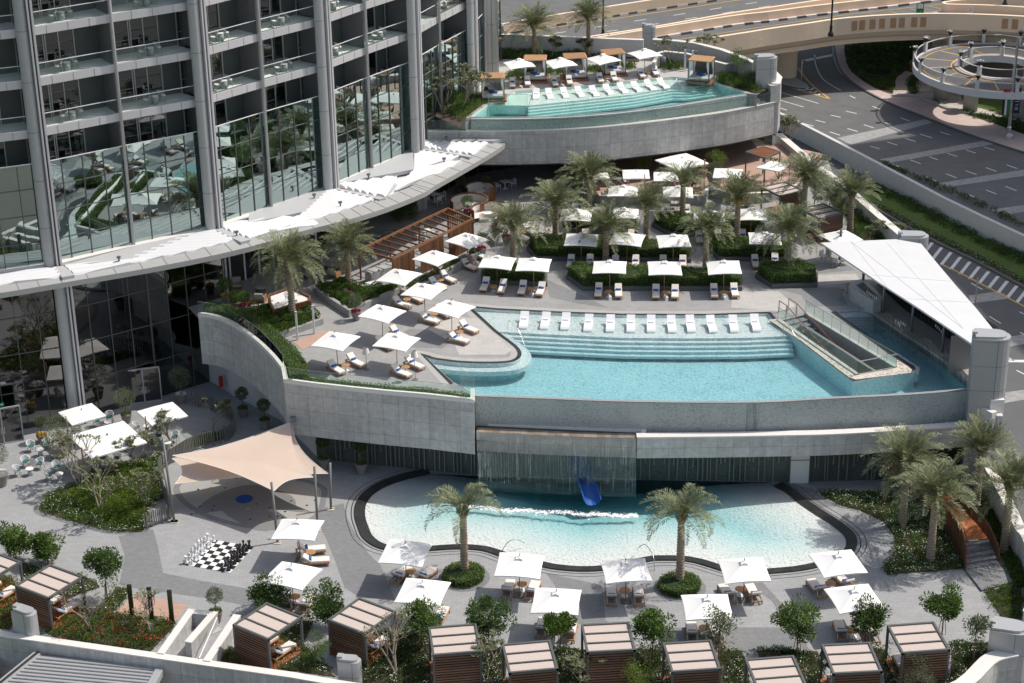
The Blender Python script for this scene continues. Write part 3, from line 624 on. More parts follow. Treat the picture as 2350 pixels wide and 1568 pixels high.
mb = MB(); mb.slab(cp, .35, 3.2, 4.8); mb.slab([(cp[-1][0]+.1, cp[-1][1]+.1), (par[0][0]+.4, par[0][1]+.2)], .35, 3.2, 4.83); build('trough_coping', mb, M['coping'], wl)
mb = MB(); mb.poly([(tr[0][0], tr[0][1]+.3), (tr[-1][0], tr[-1][1]+.3), (cp[-1][0], cp[-1][1]), (cp[0][0], cp[0][1])], 4.62); struct('trough_water', mb, mat('dark_water', (.03, .05, .045), .05))
mb = MB(); mb.poly([(FW[-1][0], 124.4), (9, 123.9), (20, 123.9), (33, 125.0), (33, 126.5), (-2.8, 126.5)], 4.0)
gr = [(par[0][0]+1, par[0][1]+.5)]
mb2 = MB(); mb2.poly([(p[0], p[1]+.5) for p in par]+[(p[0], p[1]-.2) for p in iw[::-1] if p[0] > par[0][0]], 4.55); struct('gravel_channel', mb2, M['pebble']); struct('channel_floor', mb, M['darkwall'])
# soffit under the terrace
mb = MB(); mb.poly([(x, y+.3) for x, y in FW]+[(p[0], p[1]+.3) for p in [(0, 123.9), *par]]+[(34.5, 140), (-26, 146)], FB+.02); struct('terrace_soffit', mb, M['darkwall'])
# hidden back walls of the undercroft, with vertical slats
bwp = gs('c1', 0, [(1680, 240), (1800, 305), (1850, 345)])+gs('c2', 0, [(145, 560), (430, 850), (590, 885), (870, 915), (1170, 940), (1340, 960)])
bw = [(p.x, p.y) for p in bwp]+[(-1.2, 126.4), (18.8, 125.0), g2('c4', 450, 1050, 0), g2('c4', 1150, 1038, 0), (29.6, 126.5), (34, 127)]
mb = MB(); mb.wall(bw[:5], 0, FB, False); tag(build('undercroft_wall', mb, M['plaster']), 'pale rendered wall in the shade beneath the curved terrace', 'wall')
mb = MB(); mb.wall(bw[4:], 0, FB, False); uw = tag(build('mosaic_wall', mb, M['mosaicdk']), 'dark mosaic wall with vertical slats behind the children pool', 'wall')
mb = MB(); rnd = random.Random(3)
for i in range(5, len(bw)-3):
    a, b = Vector(bw[i]), Vector(bw[i+1]); L = (b-a).length; n = int(L/.34)
    if n < 1: continue
    t = (b-a).normalized(); nn = Vector((t.y, -t.x)); 
    if nn.y > 0: nn = -nn
    for k in range(n):
        p = lerp(a, b, (k+rnd.random()*.5)/n)+nn*.18; up = rnd.random() < .4; z0 = rnd.uniform(1.2, 2.0) if up else .12
        mb.box((p.x, p.y, (z0+FB)/2), (.08, .1, FB-z0), atan2(t.y, t.x))
build('slat_row', mb, M['slatgrey'], uw)
mb = MB(); a = g('c4', 535, 1035, 0); a.y -= .4; mb.box((a.x, a.y-.05, 1.45), (1.5, .12, 2.9)); dr = tag(build('service_door', mb, M['offwhite']), 'pale grey double panel door in the slatted mosaic wall', 'door')
mb = MB(); mb.box((a.x, a.y-.13, 1.9), (1.5, .03, .05)); mb.box((a.x-.72, a.y-.13, 1.45), (.07, .06, 2.9)); mb.box((a.x+.72, a.y-.13, 1.45), (.07, .06, 2.9)); build('door_frame', mb, M['greyframe'], dr)
mb = MB(); a = g('c1', 1775, 255, .9); mb.box((a.x, a.y, 1.0), (.3, .25, .9)); mb.box((a.x, a.y-.14, 1.2), (.2, .04, .3)); tag(build('fire_hose_cabinet', mb, mat('red_paint', (.5, .02, .02), .4)), 'small red fire cabinet beneath the terrace edge', 'fire cabinet')
# ------------------------------------------------------------------ low plaza with the children's pool
kid = smooth(gs('c2', 0, [(1345, 985), (1150, 1030), (990, 1085), (885, 1150), (828, 1225), (818, 1320), (845, 1410)])+gs('d2', 0, [(1000, 385), (1100, 448), (1280, 475), (1475, 460), (1700, 448), (1900, 462), (2040, 503), (2150, 545)])+gs('d3', 0, [(230, 552), (370, 587), (500, 612), (680, 625), (840, 618), (1000, 590), (1210, 545), (1330, 538), (1500, 542), (1640, 566), (1760, 602), (1900, 640), (2100, 652)])+gs('d4', 0, [(300, 643), (500, 625), (660, 595), (800, 553), (895, 495), (922, 440), (900, 375), (800, 290), (650, 195), (530, 112), (430, 30)])+gs('c4', 0, [(365, 1100), (335, 1078)]), 4)
kidv = [(p.x, p.y) for p in kid]+[(18.7, 124.9), (-1.1, 126.3)]
garden = gs('c4', 2, [(2035, 930), (2180, 1200), (2280, 1420)])+gs('d4', 2, [(2330, 380), (2400, 560), (2420, 800), (2350, 1000)])
frontw = gs('d1', 1.0, [(-400, 1075), (0, 1148), (95, 1165), (300, 1190), (1205, 1320), (1690, 1390), (2350, 1482)])+gs('d2', 1.0, [(710, 1545), (1000, 1590), (1500, 1680)])
frw2 = gs('d4', 1.0, [(1500, 1700), (1850, 1560), (2050, 1372), (2150, 1325), (2270, 1300)])
plz = [(-60, 142), (-60, 112)]+[(p.x, p.y) for p in frontw]+[(p.x, p.y) for p in frw2]+[(p.x, p.y) for p in garden[::-1]]+[(34.3, 130), (0, 150)]
mb = MB(); mb.poly(plz, L0, [kidv]); struct('plaza', mb, M['pave']); mb = MB(); mb.poly([(-90, 40), (-33, 40), (-33, 108), (-60, 111), (-90, 112)], -.6); struct('side_garden', mb, M['grass'])
mb = MB(); kz = lambda y: max(-1.0, -.03-.085*max(0, y-115.2)**1.0)
# sloping beach floor as a grid
xs = [min(p[0] for p in kidv)-.5+i*.5 for i in range(72)]; ys = [112+i*.5 for i in range(32)]
for i in range(71):
    for j in range(31):
        q = [(xs[i], ys[j]), (xs[i+1], ys[j]), (xs[i+1], ys[j+1]), (xs[i], ys[j+1])]
        def zf(x, y):
            dm = min((x-px)**2+(y-py)**2 for px, py in kidv[:-2:2])**.5
            return -.04-min(1.1, .02*dm+.012*dm*dm)
        mb.face([(x, y, zf(x, y)) for x, y in q])
cs_ = mat('kids_pool_floor', (.64, .65, .64), .8, var=.04, scale=2, bump=.5, bscale=4)
N_ = cs_.node_tree.nodes
bm_ = bmesh.new(); bm_.free()
struct('beach_floor', mb, cs_, True)
mb = MB(); mb.wall(kidv, -1.6, .0, True); struct('kids_pool_side', mb, M['darkstone'])
mb = MB(); mb.prism([(p[0], p[1]) for p in expand(kidv, .02)], -1.7, -.02); struct('kids_pool_water', mb, M['poolkid'])
kp = [(p.x, p.y) for p in kid]; A_ = offset(kp, .75); B_ = offset(kp, -.75)
cen = Vector((8, 118)); o_ = A_ if sum((Vector(a)-cen).length for a in A_) > sum((Vector(b)-cen).length for b in B_) else B_
mb = MB()
for i in range(len(kp)-1): mb.face([(kp[i][0], kp[i][1], .0), (kp[i+1][0], kp[i+1][1], .0), (o_[i+1][0], o_[i+1][1], .10), (o_[i][0], o_[i][1], .10)])
mb.wall([(p[0], p[1]) for p in o_], 0, .1); struct('pool_rim', mb, M['darkstone'])
sg = 1 if o_ is A_ else -1
for d0, d1, nm in ((.95, 1.02, 'drain_line'), (1.35, 1.40, 'paving_joint')):
    P = offset(kp, d0*sg); Q = offset(kp, d1*sg); mb = MB()
    for i in range(len(P)-1): mb.face([(P[i][0], P[i][1], .008), (P[i+1][0], P[i+1][1], .008), (Q[i+1][0], Q[i+1][1], .008), (Q[i][0], Q[i][1], .008)])
    struct(nm, mb, M['darkstone'])
# darker paving bands on the plaza
mb = MB()
for k, q in (('d1', [(950, 385), (1110, 360), (1230, 330), (1265, 450), (1310, 680), (1600, 740), (2010, 810), (2350, 860), (2350, 960), (1960, 940), (1700, 890), (1000, 790), (960, 760), (985, 640), (1000, 530)]),
             ('d2', [(440, 200), (760, 120), (800, 260), (880, 400), (960, 520), (1060, 620), (1120, 760), (1180, 900), (880, 870), (770, 800), (700, 600), (620, 400), (560, 300)]),
             ('d3', [(1400, 1118), (2350, 1118), (2200, 900), (1990, 760), (2130, 755), (2280, 920), (2440, 1160), (2500, 1290), (2350, 1300), (1500, 1320)]), 
             ('d3', [(390, 680), (840, 780), (870, 1060), (900, 1080), (640, 1090), (540, 900)]), ('c4', [(400, 1040), (660, 1110), (700, 1160), (850, 1240), (640, 1270), (480, 1180)])):
    mb.poly(gs(k, .004, q), .004)
struct('paving_bands_low', mb, M['pave2'])
# splash pad
mb = MB(); sp = smooth(gs('c1', .006, [(1400, 1080), (1560, 1010), (1900, 980), (2300, 1000), (2600, 1080), (2620, 1200), (2560, 1330), (2350, 1430), (2050, 1430), (1750, 1370), (1560, 1290), (1430, 1190)]), 4, True); mb.poly(sp, .008); struct('splash_pad', mb, mat('splash_pad_render', (.36, .355, .34), .85, var=.06, scale=3))
mb = MB()
for q in ([(1560, 1310), (1700, 1170), (1950, 1080), (2150, 1090), (2350, 1170), (2350, 1270), (2080, 1270), (1800, 1280)], [(2070, 1090), (2200, 1180), (2350, 1230), (2500, 1290), (2520, 1300), (2300, 1280), (2130, 1190)], [(1780, 1275), (2060, 1440), (2250, 1400), (2140, 1270)]): ZP2 = .012+.004*len(mb.f)/100; mb.poly(smooth(gs('c1', .012, q), 3, True), ZP2)
struct('splash_pad_petals', mb, mat('splash_pad_dark', (.20, .20, .20), .85, var=.06, scale=3))
mb = MB(); e = [Vector((p.x, p.y)) for p in sp]; 
for (d0, d1) in ((.0, .45),):
    A_ = e; B_ = offset(e, .45, True); C_ = offset(e, -.45, True)
    for i in range(len(e)): j = (i+1) % len(e); mb.face([(e[i].x, e[i].y, .01), (e[j].x, e[j].y, .01), (C_[j][0], C_[j][1], .01), (C_[i][0], C_[i][1], .01)])
struct('splash_pad_border', mb, M['pave2'])
mb = MB(); c = g('c1', 1963, 1190, 0); mb.lathe((c.x, c.y, .014), [(.62, 0), (.62, .02)], 28); tag(build('blue_disc', mb, M['bluepad']), 'round blue rubber disc set in the splash pad', 'play disc')
mb = MB()
for x, y in ((1592, 1112), (1812, 1100), (1898, 1022), (1720, 1245), (2062, 1228), (2010, 1352), (2228, 1328), (2340, 1205), (1605, 1250), (2165, 1262), (2165, 1330), (2270, 1340), (2290, 1290), (1540, 1310), (1705, 1275), (2465, 1240), (2530, 1200)):
    c = g('c1', x, y, .015); mb.lathe((c.x, c.y, .016), [(.09, 0), (.09, .01)], 10)
struct('water_jets', mb, M['black'])
mb = MB()
for x, y in ((1718, 1038), (1830, 1060), (1925, 1045), (1690, 1098), (1668, 1135), (1990, 1268)):
    c = g('c1', x, y, .015); mb.lathe((c.x, c.y, .016), [(.11, 0), (.11, .01)], 12)
struct('floor_lights', mb, mat('brass_floor', (.45, .33, .15), .5))
# garden wall (right), front parapets
mb = MB(); gw = smooth([(p.x, p.y) for p in garden], 3); mb.slab([(x+.3, y) for x, y in gw], .65, -3, 1.95); gwo = tag(build('garden_wall', mb, M['plaster']), 'sloping pale wall along the right side of the lower garden', 'wall')
mb = MB(); mb.slab([(x+.3, y) for x, y in gw], .75, 1.95, 2.05); build('coping', mb, M['coping'], gwo)
mb = MB(); f1 = [(p.x, p.y) for p in frontw]; mb.slab([(x, y-.25) for x, y in f1], .5, -3.2, .95); mb.wall([(x, y-.51) for x, y in f1], -3.2, .94); fw_ = tag(build('front_parapet', mb, M['clad']), 'long stone clad parapet wall along the bottom edge of the terrace', 'wall')
mb = MB(); mb.slab([(x, y-.25) for x, y in f1], .58, .95, 1.03); build('coping', mb, M['coping'], fw_)
mb = MB(); f2 = smooth([(p.x, p.y) for p in frw2], 3); mb.slab([(x, y-.2) for x, y in f2], .9, -3.2, .95); fw2 = tag(build('curved_parapet', mb, M['clad']), 'curved pale parapet meeting the metal pillar at bottom right', 'wall')
mb = MB(); mb.slab([(x, y-.2) for x, y in f2], 1.0, .95, 1.04); build('coping', mb, M['coping'], fw2)
# stair walls
def stonewall(nm, pts, w_, top, lab, base=-1.5):
    mb = MB(); mb.slab(pts, w_, base, top-.07); o = tag(build(nm, mb, M['clad']), lab, 'wall'); mb = MB(); mb.slab(pts, w_+.06, top-.07, top); build('coping', mb, M['coping'], o); return o
stonewall('stair_wall', [g2('d1', 1290, 1325, 1.1), g2('d1', 1530, 985, 1.1), g2('d1', 1710, 1005, 1.1), g2('d1', 1510, 1235, 1.1)], .42, 1.1, 'U shaped stone stair wall beside the olive topiary')
stonewall('stair_wall', [g2('d1', 1660, 1385, 1.1), g2('d1', 1905, 1015, 1.1)], .45, 1.1, 'straight stone wall between the stair and the red flower bed')
mb = MB(); mb.tube([g('d1', 1600, 1365, 1.1), g('d1', 1735, 1055, 1.5), g('d1', 1740, 1040, 1.5)], .04, 6); tag(build('stair_handrail', mb, M['white']), 'white handrail slanting down beside the stone stair', 'handrail')
mb = MB()
for k in range(6): p = g('d1', 1585-k*12, 1180+k*32, 0); mb.box((p.x+.6, p.y, -.12*k), (2.2, .45, .1), radians(40))
struct('stair_treads', mb, M['concrete'])
# lower slatted roof at bottom left
rp = gs('d1', 0.2, [(300, 1340), (1300, 1440), (1160, 1700), (-20, 1600)])
root = thing('louvre_roof', 'grey metal louvred roof below the parapet at the bottom left corner', 'roof', rp[0])
def rel(P, r): return [p-r for p in P]
mb = MB(); c_ = rel(rp, rp[0])
for k in range(10):
    t = (k+.5)/10; a = lerp(c_[0], c_[3], t); b = lerp(c_[1], c_[2], t); mb.bar(a, b, .62, .07, (0, .3, 1))
build('slat', mb, M['metal'], root)
mb = MB(); mb.bar(c_[0], c_[3], .5, .35); mb.bar(c_[1], c_[2], .5, .4); build('frame', mb, M['metal'], root)
mb = MB(); mb.poly([(p.x, p.y) for p in c_], -.35); build('underside', mb, M['greyframe'], root)
mb = MB(); mb.bar(c_[0]+Vector((0.1, 0, .25)), c_[3]+Vector((.1, 0, .25)), .08, .14); build('louvre_motor', mb, M['black'], root)
def pillar(nm, lab, k, x, y, zb, zt, w_, d_, rz, z_at=None, notch=True):
    b = g(k, x, y, zb if z_at is None else z_at); h = zt-zb
    root = thing(nm, lab, 'pillar', (b.x, b.y, zb), rz)
    mb = MB(); pr_ = [(-w_/2, d_/2), (-w_/2, -d_/2)]+[(w_/2-.5*d_+.5*d_*sin(t), -.5*d_*cos(t)) for t in [i*pi/8 for i in range(9)]]
    mb.prism(pr_, 0, h); build('shaft', mb, M['metal'], root)
    mb = MB()
    for zz in [1.9*i for i in range(1, int(h/1.9)+1)]:
        if zz < h-.2: mb.prism([(p[0]*1.004, p[1]*1.004) for p in pr_], zz, zz+.025)
    mb.box((w_*.15, -d_*.5-.004, h/2), (.025, .01, h)); build('panel_joint', mb, M['greyframe'], root)
    if notch:
        mb = MB(); mb.prism([(-w_/2+.1, d_/2-.08), (-w_/2+.1, -d_/2+.08)]+[(w_/2-.5*d_-.1+.4*d_*sin(t), -.42*d_*cos(t)) for t in [i*pi/6 for i in range(7)]], h, h+.18); mb.box((-w_/2+.1, 0, h+.05), (.35, .4, .5)); build('cap', mb, M['metal'], root)
    return root
pillar('metal_pillar', 'silver clad pillar with notched top at the bottom left corner', 'd1', 225, 1150, -3, 2.5, 1.6, .9, radians(-30), 1.0)
pillar('metal_pillar', 'silver clad pillar with notched top at the bottom edge between two cabanas', 'd2', 820, 1500, -3, 1.9, 1.4, .8, radians(-10), .8)
pillar('metal_pillar', 'silver clad pillar in the bottom right corner', 'd4', 2230, 1270, -3, 2.4, 2.4, 1.6, radians(-20), 1.0)
# ------------------------------------------------------------------ upper terrace
ZU, ZUW, ZUC, ZUB = L2, 14.38, 13.32, 10.2
uw_ = smooth([(p.x, p.y) for p in gs('a3', ZUC, [(-60, 958), (0, 962), (400, 960), (800, 945), (1200, 910), (1600, 862), (1900, 818), (2235, 750)])], 3)
uwend = [g2('a3', 2275, 700, ZU), g2('a3', 2275, 640, ZU+.3)]
uu = [(-8, uw_[0][1]-.1)]+[(p[0], p[1]) for p in uw_]
mb = MB(); mb.wall(uu, ZUB, ZUC); mb.wall([uu[-1], (uu[-1][0]+.9, uu[-1][1]+2.6), (uu[-1][0]+.3, uu[-1][1]+8)], ZUB, ZU+.5)
uo = tag(build('upper_terrace_wall', mb, M['clad']), 'long curved granite wall carrying the upper terrace pool', 'wall')
mb = MB(); mb.slab([(x, y+.2) for x, y in uu], .45, ZUC, ZUC+.06); build('coping', mb, M['coping'], uo)
mb = MB(); e_ = uu[-1]; mb.slab([(e_[0]+.1, e_[1]+.3), (e_[0]+.6, e_[1]+2.4), (e_[0]+.2, e_[1]+5)], .7, ZUB, ZU+.5); mb.box((e_[0]-.1, e_[1]+.45, (ZUC+ZU)/2+.2), (1.0, .9, ZU-ZUC+.55), .4); build('end_block', mb, M['clad'], uo)
mb = MB(); mb.slab([(e_[0]+.1, e_[1]+.3), (e_[0]+.6, e_[1]+2.4), (e_[0]+.2, e_[1]+5)], .8, ZU+.5, ZU+.58); build('end_coping', mb, M['coping'], uo)
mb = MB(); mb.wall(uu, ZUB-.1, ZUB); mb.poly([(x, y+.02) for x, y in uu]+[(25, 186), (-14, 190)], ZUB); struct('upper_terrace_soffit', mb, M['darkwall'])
# gap floor between wall and pool
UPf = gs('a3', ZUW, [(20, 862), (300, 864), (700, 853), (1100, 822), (1500, 772), (1800, 724), (2030, 690)])
UPb = gs('a3', ZUW, [(1800, 608), (1700, 592), (1500, 572), (1240, 596), (1000, 620), (700, 648), (450, 668), (345, 676), (250, 745), (150, 765)])
UP = [(p.x, p.y) for p in smooth(UPf, 3)]+[(p.x, p.y) for p in UPb]
mb = MB(); mb.poly([(x, y+.3) for x, y in uu]+[(p.x, p.y-.2) for p in UPf[::-1]], ZUC-.1); struct('upper_gravel', mb, M['pebble'])
mb = MB(); ff = smooth([(p.x, p.y-.15) for p in UPf], 3); mb.slab(ff, .28, ZUC-.3, ZUW+.01); fo = tag(build('upper_infinity_wall', mb, M['mosaic']), 'pale speckled spill wall along the front of the upper pool', 'pool wall')
Ud = [(p.x, p.y+.02) for p in UPf]
bwu = gs('a3', ZU+1.75, [(150, 262), (300, 255), (700, 272), (1000, 285), (1280, 295)]); bwr = gs('a3', ZU+1.9, [(1350, 290), (1500, 300), (1650, 315), (1850, 365), (2000, 420), (2090, 460)])
udo = [(p.x-.0, p.y-.02) for p in UPf]+[g2('a3', 2110, 690, ZU), (uu[-1][0]+.9, uu[-1][1]+2.2), g2('a3', 2250, 640, ZU), g2('a3', 2240, 560, ZU), g2('a3', 2090, 500, ZU), (bwr[-1].x, bwr[-1].y), (bwr[2].x, bwr[2].y), (bwr[0].x, bwr[0].y+.1), (bwu[-1].x, bwu[-1].y), (bwu[0].x, bwu[0].y), (-2.2, 184), g2('a2', 1500, 880, ZU), g2('a2', 1590, 930, ZU), g2('a2', 1740, 955, ZU)]
mb = MB(); mb.poly(udo, ZU, [[(p[0], p[1]) for p in UP]]); struct('upper_deck', mb, M['deck3'])
mb = MB(); mb.wall([(p.x, p.y-.02) for p in [*UPf[-1:], g('a3', 2110, 690, ZU)]], ZUC-.2, ZU); mb.wall([g2('a3', 20, 862, ZUW), g2('a2', 1740, 955, ZU), g2('a2', 1590, 930, ZU), g2('a2', 1500, 880, ZU)], ZUC-1.5, ZU); struct('upper_deck_side', mb, M['planterwall'])
mb = MB(); mb.wall(UP, ZUW-1.4, ZU-.005, True); mb.poly(UP, ZUW-1.15)
ul = gs('a3', ZUW-.12, [(440, 772), (446, 772), (800, 735), (1200, 690), (1490, 640), (1600, 640), (1900, 600)])
ubk = [(p.x, p.y+.3) for p in UPb[:-2]]
mb2 = MB(); 
for k in range(5): z = ZUW-.12-.17*k; ln = [(p.x, p.y-.38*k) for p in (ul if k else ul[1:])]; mb2.poly(([g2('a3', 150, 768, z)] if k == 0 else [])+ln+(ubk if k else [(p.x, p.y+.25) for p in UPb]), z); mb2.wall(ln, z-.17, z)
mb2.wall([g2('a3', 150, 768, ZUW-.12), g2('a3', 445, 771, ZUW-.12)], ZUW-1, ZUW-.12)
struct('upper_pool_shell', mb, M['poolfloor2']); struct('upper_pool_steps', mb2, M['poolfloor2'])
mb = MB(); mb.prism([(p[0], p[1]) for p in expand(UP, .03)], ZUW-1.3, ZUW); struct('upper_pool_water', mb, M['poolup'])
mb = MB()
bb = [(p.x, p.y) for p in UPb]
for i in range(len(bb)-1): pass
mb = band(None, [Vector(p) for p in bb], .35*(1 if offset(bb, .35)[4][1] > bb[4][1] else -1), ZU+.006, None, ''); struct('upper_pool_border', mb, M['concrete'])
# glass balustrade of the upper wall
mb = MB(); rl = MB(); gl = [(x, y+.12) for x, y in uu]
for i in range(len(gl)-1): mb.bar((gl[i][0], gl[i][1], ZUC+.5), (gl[i+1][0], gl[i+1][1], ZUC+.5), .02, .95); rl.bar((gl[i][0], gl[i][1], ZUC+.99), (gl[i+1][0], gl[i+1][1], ZUC+.99), .04, .03)
o = tag(build('glass_balustrade', mb, M['glassrail']), 'clear glass balustrade along the top of the upper pool wall', 'balustrade'); build('top_rail', rl, M['greyframe'], o)
# back wall of the upper terrace
bwu = gs('a3', ZU+1.75, [(150, 262), (300, 255), (700, 272), (1000, 285), (1280, 295)])
mb = MB(); mb.slab([(p.x, p.y) for p in bwu], .35, ZU-3, ZU+1.75); o = tag(build('upper_back_wall', mb, M['plaster']), 'grey wall behind the palms and daybeds of the upper terrace', 'wall')
mb = MB(); mb.slab([(p.x, p.y) for p in bwu], .42, ZU+1.75, ZU+1.83); build('coping', mb, M['coping'], o)
bwr = gs('a3', ZU+1.9, [(1350, 290), (1500, 300), (1650, 315), (1850, 365), (2000, 420), (2090, 460)])
mb = MB(); mb.slab([(p.x, p.y) for p in bwr], .4, ZU-3, ZU+1.9); o = tag(build('upper_side_wall', mb, M['concrete']), 'taller stone wall behind the showers of the upper terrace', 'wall')
mb = MB(); mb.slab([(p.x, p.y) for p in bwr], .5, ZU+1.9, ZU+1.98); build('coping', mb, M['coping'], o)
bws = gs('a3', ZU+1.1, [(1355, 460), (1390, 390), (1440, 378), (1600, 395), (1800, 450), (1880, 470), (1940, 460)])
mb = MB(); mb.slab([(p.x, p.y) for p in bws], .3, ZU, ZU+1.1); o = tag(build('upper_planter_wall', mb, M['concrete']), 'low zigzag stone planter wall behind the showers of the upper terrace', 'wall')
mb = MB(); mb.slab([(p.x, p.y) for p in bws], .36, ZU+1.1, ZU+1.17); build('coping', mb, M['coping'], o)
pillar('metal_pillar', 'small silver pillar behind the upper terrace umbrella', 'a3', 1320, 370, ZU, ZU+2.5, 1.3, .9, 0)
pillar('metal_pillar', 'tall silver clad pillar at the right end of the upper terrace', 'a3', 2168, 635, ZU, ZU+2.9, 2.1, 1.4, radians(5))
pillar('metal_pillar', 'narrow silver pillar at the left end of the upper back wall', 'a3', 240, 300, ZU, ZU+2.6, .7, .6, 0, ZU+1)
# planters beside the upper pool
mb = MB(); pl = gs('a3', ZU+.1, [(1815, 600), (2105, 680), (2170, 660), (2240, 600), (2080, 560), (1900, 520)]); mb.poly(pl, ZU+.05); mb.poly(gs('a3', ZU+.05, [(0, 840), (140, 740), (60, 700), (-200, 700), (-240, 850), (-60, 930)]), ZU+.05); mb.poly(gs('a3', ZU+.05, [(220, 430), (500, 430), (1000, 440), (1250, 450), (1250, 380), (220, 340)]), ZU+.05); struct('upper_planting_soil', mb, M['soil'])
# right-hand parapet of the main terrace
rpw = [g2('b4', 1430, 530, 8.4), g2('b4', 1180, 320, 8.4), g2('b4', 1010, 170, 8.4), g2('b4', 880, 50, 8.4), g2('a4', 700, 1330, 8.6), g2('a4', 380, 1060, 8.6)]
mb = MB(); mb.slab(rpw, .55, ZS, 8.35); o = tag(build('side_parapet', mb, M['plaster']), 'long wall with a broad white top down the right side of the main terrace', 'wall')
mb = MB(); mb.slab(rpw, .7, 8.35, 8.45); build('coping', mb, M['coping'], o)
# right end of the pool: low wall joining pillar
mb = MB(); q = [g2('c4', 2100, 320, 6.9), g2('c4', 2150, 370, 5.6)]; mb.slab([g2('c4', 2075, 300, 7.0), g2('c4', 2140, 395, 7.0)], 1.0, 0, 7.0); mb.slab([(32.9, 125.3), (34.2, 123.2)], .5, -3, 6.3); tag(build('pool_end_wall', mb, M['coping']), 'short pale stepped wall closing the right end of the infinity pool', 'wall')
mb = MB(); mb.slab([(34.6, 123.2), (34.9, 127), (35.2, 133)], .4, ZS, 6.0); tag(build('podium_side', mb, M['plaster']), 'plain side wall of the podium facing the service lane', 'wall')

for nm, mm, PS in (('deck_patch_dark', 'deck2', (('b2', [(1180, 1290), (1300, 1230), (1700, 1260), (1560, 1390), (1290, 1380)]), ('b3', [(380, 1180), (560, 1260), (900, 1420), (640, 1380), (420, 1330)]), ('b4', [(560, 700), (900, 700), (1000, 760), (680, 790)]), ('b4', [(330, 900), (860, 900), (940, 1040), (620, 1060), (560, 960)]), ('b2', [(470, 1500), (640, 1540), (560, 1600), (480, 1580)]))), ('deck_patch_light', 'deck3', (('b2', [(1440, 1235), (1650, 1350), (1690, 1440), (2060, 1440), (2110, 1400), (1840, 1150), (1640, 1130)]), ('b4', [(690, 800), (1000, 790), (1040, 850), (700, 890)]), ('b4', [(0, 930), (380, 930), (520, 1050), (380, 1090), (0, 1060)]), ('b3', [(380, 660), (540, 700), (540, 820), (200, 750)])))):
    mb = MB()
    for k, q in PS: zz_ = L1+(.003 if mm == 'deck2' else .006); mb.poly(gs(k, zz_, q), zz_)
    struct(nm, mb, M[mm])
# ================================================================== TOWER
CX_ = [(-61, 131.5), (-48.3, 133.6), (-35.3, 138.7), (-24, 146), (-15.4, 155), (-8.5, 164.5), (-3.7, 174.8), (-.6, 186)]
FL = [15.7, 19.5, 23.3, 27.15, 31.0, 34.85, 38.7, 42.5]
CAN = 12.5
ordw = ['first', 'second', 'third', 'fourth', 'fifth', 'sixth', 'seventh', 'eighth', 'ninth', 'tenth', 'eleventh', 'twelfth', 'thirteenth', 'fourteenth', 'fifteenth', 'sixteenth', 'seventeenth', 'eighteenth', 'nineteenth', 'twentieth']
tower = thing('hotel_tower', 'tall curved hotel tower with mirrored glass and stacked white balconies', 'building', (-30, 150, 0)); TO = Vector((-30, 150, 0))
def tp(name, mb, m, parent=None, sm=False):
    mb.v = [(v[0]-TO.x, v[1]-TO.y, v[2]-TO.z) for v in mb.v]; return build(name, mb, m, parent or tower, sm)
segs = []
for i in range(len(CX_)-1):
    a, b = Vector(CX_[i]), Vector(CX_[i+1]); t = (b-a).normalized(); n = Vector((t.y, -t.x)); m = (a+b)/2+n*-.12
    segs += [(a, m, i, 0), (m, b, i, 1)]
# columns: rounded cladding plus twin fins
for i, c in enumerate(CX_[1:-1]):
    c = Vector(c); t = (Vector(CX_[i+2])-Vector(CX_[i])).normalized(); n = Vector((t.y, -t.x)); p = c+n*.25
    mb = MB(); P = []
    for k in range(13): th = -pi/2+pi*k/12; v = p+t*(-.25)+n*(.5*cos(th))+t*(.46*sin(th)); P.append((v.x, v.y))
    mb.wall(P, 12 if i == 1 else 0, 46, True)
    if i == 1: mb.wall([(x+n.x*2.3, y+n.y*2.3) for x, y in P], 0, 12.2, True)
    o = tp('column', mb, M['metal'], sm=False)
    mb = MB()
    for dn, z0_, z1_ in (((0, 0, 46),) if i != 1 else ((0, 12, 46), (2.3, 0, 12.2))): q = p+t*.5+n*(.28+dn); mb.box((q.x, q.y, (z0_+z1_)/2), (.16, .66, z1_-z0_), atan2(t.y, t.x)); q = p+t*.22+n*(.36+dn); mb.box((q.x, q.y, (z0_+z1_)/2), (.12, .5, z1_-z0_), atan2(t.y, t.x))
    tp('fin', mb, M['fascia'], o)
    mb = MB(); q = p+t*.36+n*.1; mb.box((q.x, q.y, 23), (.24, .36, 46), atan2(t.y, t.x)); tp('fin_recess', mb, M['greyframe'], o)
    mb = MB(); Q = [((x-p.x)*1.008+p.x, (y-p.y)*1.008+p.y) for x, y in P]
    for z in [4.2, 8.2]+FL: mb.wall(Q, z-.02, z+.015, True)
    tp('panel_joint', mb, M['greyframe'], o)
c6 = g('D', 1116, 171, ZU); mb = MB(); mb.lathe((c6.x, c6.y+.6, 0), [(1.25, 13), (1.25, 46)], 28); o = tp('round_column', mb, M['metal'], sm=True); mb = MB()
for z in FL: mb.lathe((c6.x, c6.y+.6, 0), [(1.256, z), (1.256, z+.03)], 28, False)
for k in range(4): a = -pi/2+.5+k*pi/2.2; mb.box((c6.x+1.25*cos(a), c6.y+.6+1.25*sin(a), 30), (.03, .03, 33), a)
tp('panel_joint', mb, M['greyframe'], o)
